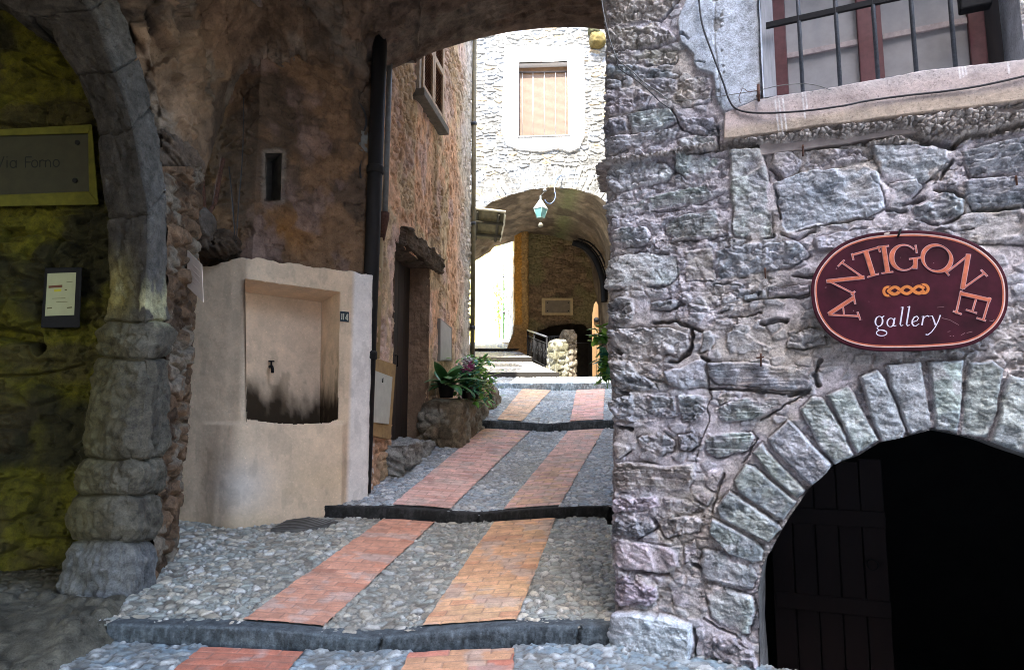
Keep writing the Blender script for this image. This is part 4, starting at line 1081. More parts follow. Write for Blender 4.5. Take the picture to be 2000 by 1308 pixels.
# corner pier in which the vault springs beside the fountain
# house body over the vault (front and rear faces, top) that shades the passage
fr_ = Q[-1, ::20].copy(); br_ = Q[0, 330::10].copy()
Mh = mat_plain('upper_house_plaster', (.30, .24, .19), .9, .25, 2.5, .3)
HT = 12.6
def skirt(name, line, zt, dy):
    V = []; 
    for p in line: V.append(p + np.array((0, dy, 0)))
    for p in line: V.append(np.array((p[0], p[1] + dy, zt)))
    n = len(line); Qd = [[i, i + 1, n + i + 1, n + i] for i in range(n - 1)]
    return mesh_np(name, np.array(V), np.array(Qd), Mh, vault, None, False)
skirt('front_wall', fr_, HT, 0); skirt('rear_wall', br_, HT, 0.0)
b = MB(); b.box((-.6, 7.0, HT + .06), (7.5, 2.6, .12)); b.build('roof', mat_plain('roof_tiles', (.32, .13, .07), .9, .3, 10, .3), vault)
# covered lane roof, with unseen blocks and side wall added to cut sun and sky
b = MB(); b.box((-5.0, -2.5, 5.62), (9.1, 16.2, .34)); b.box((-5.0, 3.5, 11.1), (9.1, 4.0, 10.7)); b.box((-5.0, -4.5, 14.1), (9.1, 11.98, 16.6)); b.box((-5.9, 6.55, 9.2), (6.6, 1.9, 6.9)); b.box((-2.05, -3.4, 2.4), (.5, 10.6, 6.2))
tag(b.build('lane_sun_blocker', Mh, origin=(-5.4, .6, 5.4)), 'unseen house blocks over the covered lane at upper left, added to block sun and sky', 'house')

# ---- wall fountain
fnt = thing('wall_fountain', 'plastered cream wall fountain with a square niche and a low basin front', 'fountain', (-2.3, 6.9, .3))
OFF = .16
c0 = WB + FN * OFF + d1 * .06
pathL = [WA + n1v * (OFF + .02) + d1 * -.1, WB + n1v * OFF + d1 * -.12]
pathR = [WB + FN * OFF + FD * .10, WC + FN * OFF + FD * -.10]
poly = [pathL[0], pathL[1]]
# rounded front left corner
cc = catmull([tuple(pathL[0]), tuple(pathL[1]), tuple(pathR[0]), tuple(pathR[1])], 40)[40:81]
path = [pathL[0].lerp(pathL[1], i / 30) for i in range(30)] + list(cc) + [pathR[0].lerp(pathR[1], i / 110) for i in range(1, 111)]
e0 = pathR[1]; e1 = WC + LHN * .02 + LHD * .15
rc = [e0 + (FD * .07 * math.sin(t) + FN * -.07 * (1 - math.cos(t))) for t in np.linspace(0, R(80), 9)[1:]]
path += rc
last = path[-1]; path += [last.lerp(Vector((WC.x + .02, WC.y + .25, 0)), i / 8) for i in range(1, 9)]
pa = np.array([(p.x, p.y) for p in path]); sl_ = np.concatenate([[0], np.cumsum(np.hypot(*np.diff(pa, axis=0).T))])
ns_ = 420; ss = np.linspace(0, sl_[-1], ns_)
pxs = np.interp(ss, sl_, pa[:, 0]); pys = np.interp(ss, sl_, pa[:, 1])
for _ in range(8):
    pxs[1:-1] = (pxs[:-2] + 2 * pxs[1:-1] + pxs[2:]) / 4; pys[1:-1] = (pys[:-2] + 2 * pys[1:-1] + pys[2:]) / 4
tx, ty = np.gradient(pxs), np.gradient(pys); tl = np.hypot(tx, ty); nxs, nys = ty / tl, -tx / tl
# parameter of niche corners along the front
sfront0 = sl_[70]   # start of straight front
def FSf(px, py):
    p = PLN(px, py, pathR[0], FN); return (sfront0 + (p - pathR[0]).dot(FD), p.z)
nq = [FSf(480, 545), FSf(664, 570), FSf(660, 818), FSf(640, 826), FSf(570, 828), FSf(535, 826), FSf(483, 818)]
ztop = FSf(600, 517)[1]
nzf = 420
zz = np.linspace(-.1, 1, nzf)
topz = np.interp(ss, [0, FSf(400, 505)[0], FSf(465, 497)[0], FSf(560, 512)[0], FSf(640, 522)[0], FSf(690, 527)[0], 9], [FSf(440, 507)[1] + .02, FSf(440, 507)[1], FSf(465, 497)[1], FSf(560, 512)[1], FSf(640, 524)[1], FSf(690, 528)[1], FSf(690, 530)[1] - .02])
topz = topz + .05 * (fbm(ss * 9, ss * 0, 3, 190) - .5)
S_ = ss[None, :] + 0 * zz[:, None]; Z_ = zz[:, None] * topz[None, :] * 1.0
h = .010 * (fbm(S_ * 3, Z_ * 3, 4, 191) - .5) + .006 * (fbm(S_ * 12, Z_ * 12, 3, 192) - .5)
zl = FSf(560, 824)[1]
sm0, sm1 = FSf(425, 830)[0], FSf(672, 820)[0]
lowb = sstep(zl + .015, zl - .03, Z_) * sstep(sm0 - .25, sm0 + .18, S_) * sstep(sm1 + .05, sm1 - .05, S_)
h = h + .045 * lowb + .03 * lowb * np.sin(np.clip((zl - Z_) / zl, 0, 1) * PI)
h = np.where(zz[:, None] > .995, -.05, h)
X_ = pxs[None, :] + nxs[None, :] * h; Y_ = pys[None, :] + nys[None, :] * h
nd = polysd(S_, Z_, nq)
frame_lip = sstep(-.055, -.05, nd) * (nd < 0) * (1 - lowb)
c = np.ones(S_.shape + (3,)) * np.array((.76, .58, .395)) * (.80 + .28 * fbm(S_ * 3, Z_ * 3, 5, 193))[..., None]
c = mixc(c, (.78, .73, .68), sstep(FSf(684, 600)[0], FSf(694, 600)[0], S_) * .9)
st1 = sstep(.48, .66, fbm(S_ * 2.4, Z_ * 2.2, 4, 194)) * sstep(1.4, .4, Z_)
c = mixc(c, (.58, .44, .25), st1 * .4)
c = mixc(c, (.60, .56, .50), np.exp(-(((S_ - FSf(470, 950)[0]) / .25) ** 2 + ((Z_ - FSf(470, 950)[1]) / .25) ** 2)) * .7)
c = mixc(c, (.12, .10, .075), sstep(.52, .30, Z_ - .06 * fbm(S_ * 9, S_ * 0, 3, 195)) * .75 * sstep(.45, .6, fbm(S_ * 6, Z_ * 6, 3, 196) + .1))
c = mixc(c, (.18, .15, .11), sstep(.60, .68, fbm(S_ * 9, Z_ * 4, 4, 197)) * .16)
grid_np('body', X_, Y_, Z_, M_CREAM_PL, fnt, c, mask=~(facemean(nd) > 0))
# top cap ledge back to the wall
V0 = np.stack([X_[-1], Y_[-1], Z_[-1]], -1); V1 = V0 - np.stack([nxs, nys, 0 * nxs], -1) * .35 + np.array((0, 0, .05))
V = np.concatenate([V0, V1]); n = ns_
mesh_np('top_ledge', V, np.array([[i, i + 1, n + i + 1, n + i] for i in range(n - 1)]), M_PLAST, fnt, np.ones((2 * n, 3)) * np.array((.30, .25, .2)))
# niche: sides, back, ceiling and basin floor
b = MB()
nf = [PLN(x_, y_, pathR[0], FN) for x_, y_ in ((479, 544), (665, 570), (661, 850), (482, 850))]
def nich(u, v, d):
    p = (nf[0] * (1 - u) + nf[1] * u) * (1 - v) + (nf[3] * (1 - u) + nf[2] * u) * v
    return p - FN * d
def ngrid(name, f, n, m, colf):
    U, Vv = np.meshgrid(np.linspace(0, 1, n), np.linspace(0, 1, m))
    pts = np.array([[tuple(f(u_, v_)) for u_, v_ in zip(ru, rv)] for ru, rv in zip(U, Vv)])
    cc_ = colf(U, Vv)
    return pts, cc_
DEP = .42
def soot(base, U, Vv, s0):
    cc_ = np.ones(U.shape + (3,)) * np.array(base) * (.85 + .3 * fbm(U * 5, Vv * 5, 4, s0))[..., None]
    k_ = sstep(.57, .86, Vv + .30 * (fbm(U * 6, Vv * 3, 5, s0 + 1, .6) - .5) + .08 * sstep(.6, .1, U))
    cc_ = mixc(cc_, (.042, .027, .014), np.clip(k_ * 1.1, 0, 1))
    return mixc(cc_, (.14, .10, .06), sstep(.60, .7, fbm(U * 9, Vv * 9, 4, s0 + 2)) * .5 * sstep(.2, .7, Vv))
base = (.74, .56, .38)
parts = [ngrid('back', lambda u, v: nich(.02 + u * .93, .04 + v * 1.0, DEP), 50, 60, lambda U, Vv: soot(base, U, Vv, 200)),
         ngrid('right', lambda u, v: nich(1 - .05 * u, v + .04 * u * (1 - v), DEP * u - .004), 40, 60, lambda U, Vv: soot(base, U + 3, Vv, 210)),
         ngrid('left', lambda u, v: nich(.02 * u, v + .04 * u * (1 - v), DEP * u - .004), 40, 60, lambda U, Vv: soot(base, U + 6, Vv, 220)),
         ngrid('ceil', lambda u, v: nich(u * (1 - .07 * v) + .02 * v, .04 * v, DEP * v - .004), 40, 30, lambda U, Vv: soot(base, U + 9, Vv * .3, 230)),
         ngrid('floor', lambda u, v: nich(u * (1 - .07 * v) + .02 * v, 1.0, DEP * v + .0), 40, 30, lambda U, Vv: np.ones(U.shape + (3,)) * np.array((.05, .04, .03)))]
Vs, Qs, Cs = [], [], []; o_ = 0
for pts, cc_ in parts:
    n_r, n_c = pts.shape[:2]; idx = np.arange(n_r * n_c).reshape(n_r, n_c) + o_
    Qs.append(np.stack([idx[:-1, :-1], idx[:-1, 1:], idx[1:, 1:], idx[1:, :-1]], -1).reshape(-1, 4))
    Vs.append(pts.reshape(-1, 3)); Cs.append(cc_.reshape(-1, 3)); o_ += n_r * n_c
mesh_np('niche', np.concatenate(Vs), np.concatenate(Qs), M_CREAM_PL, fnt, np.concatenate(Cs))
b = MB()
sp_ = PLN(527, 716, WB + FN * (OFF - DEP), FN)
b.tube([sp_ - FN * .02, sp_ + FN * .07, sp_ + FN * .10 + Vector((0, 0, -.03)), sp_ + FN * .105 + Vector((0, 0, -.07))], .016, 8); b.tube([sp_ + FN * .05, sp_ + FN * .05 + Vector((0, 0, .05))], .010, 6); b.box(sp_ + FN * .05 + Vector((0, 0, .055)), (.06, .02, .014))
b.build('spout', M_BLACK, fnt)

# ---- house number tile
HN = thing('number_tile', 'small dark blue house-number tile with pale figures on the fountain edge', 'number tile', PLN(673, 617, pathR[0] + FN * .01, FN))
def T(px, py, o=0.): return PLN(px, py, pathR[0] + FN * (.012 + o), FN)
b = MB(); tq = [T(665, 607.5), T(682, 609), T(681.5, 629), T(664.5, 627)]; b.prism(tq, -FN * .014); b.build('tile', mat_plain('dark_blue_glaze', (.03, .045, .055), .25, .2, 30, 0), HN, bevel=.002)
b = MB()
for pts in ([(668, 612.5), (667.3, 624)], [(671.5, 612), (670.6, 624.3)], [(678.8, 613), (675, 622)], [(675, 622), (680.3, 622.6)], [(679.4, 613), (678.4, 626)]):
    b.ribbon([T(x_, y_, .001) for x_, y_ in pts], .012, FN)
b.build('figures', mat_plain('cream_glaze', (.42, .42, .33), .4, .1, 30, 0), HN)

# ---- small paper sheet, rusty pipes, wire, junction box
pv = [P(366, 489, 5.66), P(394, 517, 5.60), P(397, 590, 5.60), P(366, 560, 5.66)]
b = MB(); b.prism(pv, (.004, .003, 0)); ps = thing('paper_notice', 'curled cream paper notice stuck on the rough pillar beside the fountain', 'paper', pv[0])
b.build('sheet', mat_plain('cream_paper', (.58, .47, .38), .8, .08, 9, 0), ps)
b = MB()
for k_ in range(4):
    a0 = pv[0].lerp(pv[3], .25 + k_ * .16); a1 = pv[1].lerp(pv[2], .25 + k_ * .16)
    b.ribbon([a0.lerp(a1, .2) + Vector((.0035, -.0035, 0)), a0.lerp(a1, .8) + Vector((.0035, -.0035, 0))], .005, Vector((.4, -.9, 0)))
b.build('printed_lines', mat_plain('pink_green_print', (.46, .34, .27), .8, .3, 14, 0), ps)
b = MB()
b.tube(catmull([tuple(P(*q)) for q in ((396, 335, 6.75), (398, 380, 6.74), (401, 418, 6.72), (406, 432, 6.72))], 6), .018, 8)
b.tube(catmull([tuple(P(*q)) for q in ((436, 310, 6.85), (428, 350, 6.82), (420, 395, 6.75), (409, 415, 6.72), (404, 432, 6.72))], 6), .024, 8)
tag(b.build('rusty_pipe', M_RUST, origin=P(404, 432, 6.72)), 'forked rusty pipe on the brown wall above the left end of the fountain', 'pipe')
b = MB(); b.tube(catmull([tuple(P(*q)) for q in ((447, 325, 6.80), (452, 370, 6.79), (456, 420, 6.79), (460, 475, 6.78))], 5), .006, 6); b.tube(catmull([tuple(P(*q)) for q in ((476, 190, 6.86), (474, 300, 6.80), (466, 400, 6.78), (462, 472, 6.78))], 5), .005, 6)
tag(b.build('wire', M_CABLE, origin=P(460, 475, 6.78)), 'two thin dark wires hanging down the brown wall left of the slot opening', 'wire')
# dark rocks jutting above the fountain's left end
def rock(name, c, size, seed, mat, colr, parent=None, sub=4, amp=.25, origin=None, rot=0):
    bm = bmesh.new(); bmesh.ops.create_icosphere(bm, subdivisions=sub, radius=1)
    V = np.array([v.co[:] for v in bm.verts]); Fc = np.array([[v.index for v in f.verts] for f in bm.faces]); bm.free()
    d = V / np.linalg.norm(V, axis=1, keepdims=True)
    sq = (np.abs(d) ** 3.2).sum(1) ** (-1 / 3.2)
    n_ = fbm(d[:, 0] * 2 + seed, d[:, 1] * 2 + d[:, 2] * 2.3, 4, seed) - .5; n2_ = ridged(d[:, 0] * 4 + seed, d[:, 2] * 4 + d[:, 1] * 3, 3, seed + 1) - .6
    V = d * (sq * (1 + amp * n_ + amp * .5 * n2_))[:, None] * np.array(size)
    if rot:
        cr_, sr_ = math.cos(rot), math.sin(rot); V = np.stack([V[:, 0] * cr_ - V[:, 1] * sr_, V[:, 0] * sr_ + V[:, 1] * cr_, V[:, 2]], 1)
    V = V + np.array(c)
    cc_ = np.ones((len(V), 3)) * np.array(colr) * (.6 + .8 * fbm(V[:, 0] * 6, V[:, 2] * 7 + V[:, 1] * 5, 4, seed + 2))[:, None]
    return mesh_np(name, V, Fc, mat, parent, cc_, True, origin)
p_ = P(425, 478, 6.75); rock('corbel_stone', p_, (.17, .22, .12), 301, M_STONE, (.06, .042, .028), vault, 5, .7)
p_ = P(372, 440, 6.1); rock('corbel_stone', p_, (.15, .25, .16), 303, M_STONE, (.075, .062, .05), vault, 5, .7)
p_ = P(345, 312, 5.75); rock('corbel_stone', p_, (.16, .35, .16), 305, M_STONE, (.10, .075, .055), vault, 5, .8)
b = MB()
jb = P(709, 278, 7.62)
b.box(jb, (.11, .07, .26), Matrix.Rotation(R(40), 3, 'Z'), .012)
jbo = thing('junction_box', 'grey electrical junction box on the wall corner beside the top of the drainpipe', 'junction box', jb)
b.build('box', mat_plain('grey_plastic', (.17, .17, .15), .6, .2, 20, .1), jbo)
b = MB(); b.tube(catmull([tuple(P(*q)) for q in ((520, 140, 7.0), (600, 165, 7.25), (655, 182, 7.42), (692, 195, 7.55), (710, 215, 7.6), (715, 240, 7.6), (709, 262, 7.6))], 6), .012, 8)
b.tube(catmull([tuple(P(*q)) for q in ((707, 300, 7.6), (703, 330, 7.58), (706, 355, 7.62))], 6), .010, 8)
b.build('cable', M_CABLE, jbo)

# ---- drainpipes
def pipe_profile(name, px0, px1, Y, r, mat, parent, clamps):
    p0 = P(*px0, Y); p1 = P(*px1, Y)
    b = MB(); b.tube([p0, p1], r, 20); o = b.build(name, mat, parent)
    for k_ in clamps:
        q = p0.lerp(p1, k_); c_ = MB(); c_.tube([q + Vector((0, 0, .05)), q + Vector((0, 0, .035)), q - Vector((0, 0, .035)), q - Vector((0, 0, .05))], [r * 1.05, r * 1.18, r * 1.18, r * 1.05], 20)
        c_.build('collar', mat, parent)
    return o
dp = thing('drainpipe', 'thick black drainpipe standing in the corner right of the fountain', 'drainpipe', P(712, 955, 7.6))
pipe_profile('pipe', (743, 60), (709, 962), 7.62, .086, mat_plain('black_pipe_paint', (.007, .0055, .005), .75, .3, 25, .08), dp, (.32, .72))
d2 = thing('conduit_pipe', 'thin grey vertical pipe with a rusty cup, right behind the black drainpipe', 'pipe', P(750, 430, 7.95))
b = MB(); b.tube([P(762, 100, 7.95), P(752, 425, 7.95)], .034, 14); b.build('pipe', mat_plain('grey_zinc', (.20, .205, .19), .5, .25, 20, .1), d2)
b = MB(); b.tube([P(752, 415, 7.94), P(751, 425, 7.94), P(746, 470, 7.94)], [.055, .058, .03], 14); b.build('cup', M_RUST, d2)
b = MB(); b.tube([P(745, 465, 7.93), P(737, 700, 7.9)], .028, 10); b.build('cover_strip', mat_plain('ochre_cable_cover', (.36, .26, .13), .7, .2, 15, .1), d2)
# ================================================================== GROUND: stepped pebble lane with brick bands
RAMPS = [ # Y0, z0, Y1, z1, (gutter x0, x1)
 (-3.0, -.55, 4.55, .055, (-1.6, -.92)), (4.60, .150, 7.15, .475, (-.92, -.49)), (7.20, .575, 11.15, 1.325, (-.36, .60)), (11.20, 1.45, 15.0, 2.13, (.56, 1.13)), (15.05, 2.255, 16.18, 2.47, (1.0, 1.2)),
]
def gz(i, x, y):
    Y0, z0, Y1, z1, (a, b_) = RAMPS[i]
    t = (y - Y0) / (Y1 - Y0); xc = a + (b_ - a) * t
    dp_ = [.06, .075, .07, .06, .03][i] * (1 - t) + [.05, .06, .06, .05, .03][i] * t
    return z0 + (z1 - z0) * t + .012 - dp_ * np.maximum(0, 1 - np.abs(x - xc) / 1.1) ** 1.3 + .05 * sstep(1.2, 2.6, -(x - xc)) 
BANDL = {1: [(4.71, 7.13, -1.785, -1.239, -1.31, -.786), (4.71, 7.13, -.595, .033, -.184, .445)],
 2: [(7.31, 11.13, -1.25, -.638, -.458, .291), (7.31, 11.13, -.08, .505, .916, 1.482)],
 3: [(11.31, 14.98, -.25, .167, .226, .847), (11.31, 14.98, .95, 1.50, 1.41, 2.03)], 0: [(2.7, 4.5, -2.05, -1.41, -1.95, -1.31), (2.7, 4.5, -.70, -.02, -.645, .012)]}
def cobbles(name, xs, ys, zf, seed, tint, cw=.078, ch=.066, mask=None, bi=None):
    x, y = np.meshgrid(xs, ys)
    w1 = .06 * (fbm(x * 6, y * 6, 3, seed) - .5); w2 = .06 * (fbm(x * 6, y * 6, 3, seed + 1) - .5)
    f1, f2, a, b_ = voro((x + w1) / cw, (y + w2) / ch, seed + 2, .95)
    f1b, f2b, a2, b2 = voro((x + w1) / (cw * .5), (y + w2) / (ch * .6), seed + 7, .95)
    small = b_ > .72
    e = np.where(small, f2b - f1b, f2 - f1); aa = np.where(small, a2, a)
    dome = sstep(0, .42, e) ** .8
    tilt = (f1 * (aa - .5)) * .016
    h = dome * (.007 + .014 * aa) + tilt * .6 + .02 * (fbm(x * 2.5, y * 2.5, 3, seed + 3) - .5)
    for (Ya, Yb, a0, a1, c0_, c1_) in BANDL.get(bi, []):
        t = (y - Ya) / (Yb - Ya); xl = a0 + (c0_ - a0) * t; xr = a1 + (c1_ - a1) * t
        inb = sstep(.0, .03, np.minimum(x - xl, xr - x)); h = h * (1 - inb) - .02 * inb
    z = zf(x, y) + h
    c = np.ones(x.shape + (3,)) * np.array(tint)
    c = c * (.45 + 1.3 * aa)[..., None] * (.75 + .5 * fbm(x * 14, y * 14, 3, seed + 9))[..., None]
    c = mixc(c, np.array(tint) * np.array((.85, 1.0, 1.12)), sstep(.3, .7, vn(aa * 37, b_ * 19, 3)))
    c = mixc(c, (.60, .60, .57), (aa > .90) * .6)
    c = mixc(c, np.array((.115, .108, .095)), 1 - sstep(.02, .17, e))
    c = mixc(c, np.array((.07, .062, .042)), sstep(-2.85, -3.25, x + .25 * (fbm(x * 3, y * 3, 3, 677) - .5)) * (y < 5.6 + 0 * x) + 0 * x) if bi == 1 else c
    c = mixc(c, np.array((.20, .185, .15)), sstep(.55, .7, fbm(x * 2, y * 2, 3, seed + 5)) * .4)
    o = grid_np(name, x, y, z, M_COB, None, c, mask=mask(facemean(x), facemean(y)) if mask else None)
    return tag(o, kind='structure')
def rng(a, b_, st): return np.arange(a, b_ + st * .5, st)
cobbles('path', rng(-6.5, 4.2, .016), rng(2.6, 4.56, .012), lambda x, y: gz(0, x, y), 400, (.30, .33, .33), bi=0, mask=lambda x, y: (x < .64) | ((x - RC.x) * RN.x + (y - RC.y) * RN.y > -.03))
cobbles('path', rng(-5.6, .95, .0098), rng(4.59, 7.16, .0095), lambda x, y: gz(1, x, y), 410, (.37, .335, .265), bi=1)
cobbles('path', rng(-2.3, 1.9, .011), rng(7.19, 11.16, .011), lambda x, y: gz(2, x, y), 420, (.36, .36, .355), .08, .07, bi=2)
cobbles('path', rng(-1.5, 2.6, .014), rng(11.19, 15.01, .014), lambda x, y: gz(3, x, y), 430, (.38, .395, .39), .085, .075, bi=3)
cobbles('path', rng(-1.6, 3.2, .02), rng(15.04, 16.2, .016), lambda x, y: 2.255 + (y - 15.05) * .19 + .004 * x, 440, (.42, .40, .37), .10, .09)
def xr_(y): return 1.07 - .23 * (y - 16.2)
def tread(Y0, z0, Y1, z1, seed):
    n_ = max(2, int((Y1 - Y0) / .02)); y1 = np.linspace(Y0, Y1, n_); u_ = np.linspace(0, 1, 120)
    y = y1[:, None] + 0 * u_[None, :]; xl = -1.9; x = xl + (xr_(y) - xl) * u_[None, :]
    f1, f2, a, b_ = voro(x / .1, y / .09, seed)
    z = z0 + (z1 - z0) * (y - Y0) / (Y1 - Y0) + .018 * sstep(0, .4, f2 - f1)
    c = np.ones(x.shape + (3,)) * np.array((.45, .43, .39)) * (.7 + .5 * a)[..., None]
    tag(grid_np('path', x, y, z, M_COB, None, c), kind='structure')
TR = [(16.2, 2.575, 18.48, 3.02), (18.5, 3.15, 20.08, 3.47), (20.1, 3.54, 22.5, 4.0)]
for i, t_ in enumerate(TR): tread(*t_, 450 + i)
x, y = np.meshgrid(np.linspace(-8, 8, 160), np.linspace(22.45, 60, 240))
tag(grid_np('path', x, y, 4.0 + (y - 22.5) * .06 + .02 * fbm(x * 4, y * 4, 3, 470), M_COB, None, np.ones(x.shape + (3,)) * np.array((.50, .47, .42))), kind='structure')
b = MB(); b.quad([(-120, -80, -.62), (120, -80, -.62), (120, 160, -.62), (-120, 160, -.62)])
tag(b.build('ground', mat_plain('earth_ground', (.20, .18, .15), .95, .3, 1.5, .3)), kind='structure')
x, y = np.meshgrid(np.linspace(-8, 8, 240), np.linspace(-9, 2.65, 200))
tag(grid_np('path', x, y, np.where(True, gz(0, x, y), 0) + .02 * fbm(x * 9, y * 9, 3, 471) - .012, M_COB, None, np.ones(x.shape + (3,)) * np.array((.30, .31, .31)) * (.7 + .6 * fbm(x * 8, y * 8, 3, 472))[..., None]), kind='structure')

# kerb stones at each step: riser with pecked face following the dished lane
def kerb(Y, i_low, i_up, xl, xr, tint, seed, joints, peck=.012, dep=.16, lip=.004):
    xs = np.linspace(xl, xr, int((xr - xl) / .012)); prof = [(0.0, -.12), (0.0, 0)] 
    top = gz(i_up, xs, np.full(xs.shape, RAMPS[i_up][0])) + .022 if i_up < 4 else 2.255 + .004 * xs + .026
    bot = gz(i_low, xs, np.full(xs.shape, RAMPS[i_low][2])) - .06
    nv = 26
    v = np.concatenate([np.linspace(0, 1, nv), np.linspace(1, 1, 5)])
    yy_ = np.concatenate([np.zeros(nv), np.linspace(.02, dep, 5)])
    X_ = xs[None, :] + 0 * v[:, None]; Zk = bot[None, :] * (1 - v[:, None]) + top[None, :] * v[:, None]
    n_ = fbm(X_ * 40, Zk * 22, 3, seed); r_ = fbm(X_ * 3, Zk * 3, 3, seed + 1)
    hh = peck * (n_ - .5) + .02 * (r_ - .5)
    rnd = .007 * sstep(.93, 1.0, v)[:, None] + .016 * sstep(.80, 1.0, v)[:, None] * sstep(.55, .68, fbm(X_ * 7, X_ * 0, 3, seed + 6))
    Yk = Y - .05 + yy_[:, None] - hh + rnd
    Zk = Zk + (.006 * (n_ - .5)) * (v[:, None] > .98)
    jd_ = np.full(X_.shape, 9.)
    for j in joints: jd_ = np.minimum(jd_, np.abs(X_ - j - .03 * (v[:, None] - .5)))
    Yk = Yk + .03 * (jd_ < .009)
    c = np.ones(X_.shape + (3,)) * np.array(tint) * (.6 + .8 * fbm(X_ * 9, Zk * 9, 4, seed + 2))[..., None]
    c = mixc(c, np.array(tint) * 2.2 + .012, sstep(.54, .64, fbm(X_ * 60, Zk * 16, 3, seed + 7)) * .55)
    c = mixc(c, np.minimum(np.array((.20, .19, .165)), np.array(tint) * 2.2), sstep(.52, .66, fbm(X_ * 5, Zk * 5, 4, seed + 8)) * .35)
    c = mixc(c, np.array(tint) * 2.0 + .006, sstep(.90, .97, v)[:, None] * .6)
    c = mixc(c, np.array(tint) * 1.25 + .02, (v[:, None] > .97) * .6 + 0 * X_)
    tag(grid_np('kerb_step', X_, Yk, Zk, M_STONE, None, c), kind='structure')
kerb(4.62, 0, 1, -2.6, .74, (.055, .066, .072), 480, (-.85, .42), .016)
kerb(7.22, 1, 2, -2.25, 1.25, (.014, .014, .014), 484, (-.35, 1.0))  # shade of this riser put into its near-black tint
kerb(11.22, 2, 3, -.95, 1.80, (.055, .065, .075), 488, (.65,))
kerb(15.07, 3, 4, -.75, 2.42, (.22, .27, .30), 492, (1.05,))
for (Y_, z0_, z1_, xl_, x1_) in ((16.2, 2.44, 2.60, -1.2, 1.12), (18.5, 2.98, 3.17, -1.9, .56), (20.1, 3.43, 3.56, -1.9, .2)):  # shade on these risers put into a near-black stone colour
    b = MB(); b.box(((xl_ + x1_) / 2, Y_ + .08, (z0_ + z1_) / 2 - .02), (x1_ - xl_, .2, z1_ - z0_ + .04)); tag(b.build('kerb_step', mat_plain('shaded_step_stone', (.016, .013, .010), .9, .3, 12, .3), bevel=.01), kind='structure')
b = MB(); b.prism([(xr_(16.25), 16.3, 2.0), (xr_(22), 22, 2.0), (xr_(22), 22, 3.85), (xr_(18.5), 18.5, 3.0), (xr_(16.25), 16.3, 2.5)], (.05, 0, 0)); tag(b.build('path_side', mat_plain('stair_side_stone', (.15, .12, .09), .9, .4, 6, .4)), kind='structure')

# brick bands
def band(i, xl0, xr0, xl1, xr1, seed, hue, Ya=None, Yb=None):
    Y0, z0, Y1, z1, g_ = RAMPS[i]; Y0 = (Ya if Ya is not None else Y0 + .11); Y1 = Yb if Yb is not None else Y1 - .02
    n_ = int((Y1 - Y0) / .008); m_ = 90
    y = np.linspace(Y0, Y1, n_)[:, None] + np.zeros((1, m_)); u_ = np.linspace(0, 1, m_)[None, :] + np.zeros((n_, 1))
    t = (y - Y0) / (Y1 - Y0); xl = xl0 + (xl1 - xl0) * t; xr = xr0 + (xr1 - xr0) * t
    ragg = .014 * (vn(y / .085, y * 0 + seed, seed) - .5)
    x = xl + (xr - xl) * u_ + ragg * np.where(u_ < .5, 1, -1) * (np.abs(u_ - .5) > .45)
    row = np.floor(y / .085); fy = y / .085 - row
    bx_ = u_ * 2.5 + .5 * (row % 2) + .12 * _h(row, row * 0 + 1, seed); col_ = np.floor(bx_); fx = bx_ - col_
    ed = np.minimum(np.minimum(fy, 1 - fy) * .085, np.minimum(fx, 1 - fx) * .26)
    q = sstep(0.002, .008, ed)
    r1 = _h(row, col_, seed + 1); r2 = _h(row, col_, seed + 2)
    h = .014 + .006 * q + .004 * (r1 - .5) + .006 * (fbm(x * 3, y * 3, 3, seed + 5) - .5) - .004 * (fbm(x * 20, y * 20, 3, seed + 4) - .5)
    zg = gz(i, x, y) if i < 4 else 2.255 + (y - 15.05) * .19
    z = zg + h
    c = np.ones(x.shape + (3,)) * np.array(hue)
    c = c * (.88 + .22 * r1)[..., None]
    c = mixc(c, np.array((.72, .46, .24)), (r2 > .62) * .55 * sstep(.35, .6, fbm(x * 1.2, y * 1.2, 2, seed + 6)))
    c = mixc(c, np.array((.48, .15, .08)), (r2 < .14) * .28)
    c = mixc(c, (.50, .43, .38), sstep(.52, .68, fbm(x * 5, y * 5, 5, seed + 8)) * .5)
    c = mixc(c, (.22, .15, .12), sstep(.60, .72, fbm(x * 4 + 9, y * 5, 5, seed + 11)) * .25)
    c = c * (.8 + .4 * fbm(x * 18, y * 18, 3, seed + 12))[..., None]
    c = mixc(c, (.25, .17, .13), (1 - q) * .6)
    tag(grid_np('brick_strip', x, y, z, M_BRICK, None, c), kind='structure')
band(1, -1.785, -1.239, -1.31, -.786, 500, (.62, .305, .20)); band(1, -.595, .033, -.184, .445, 510, (.70, .40, .225))
band(2, -1.25, -.638, -.458, .291, 520, (.74, .46, .39)); band(2, -.08, .505, .916, 1.482, 530, (.76, .49, .41))
band(3, -.25, .167, .226, .847, 540, (.80, .55, .36)); band(3, .95, 1.50, 1.41, 2.03, 550, (.78, .46, .39))
def b0(px, py): a_, _ = ray(px, py); return a_
band(0, -2.05, -1.41, -1.95, -1.31, 560, (.52, .19, .12), 2.7, 4.50); band(0, -.70, -.02, -.645, .012, 570, (.54, .22, .15), 2.7, 4.50)

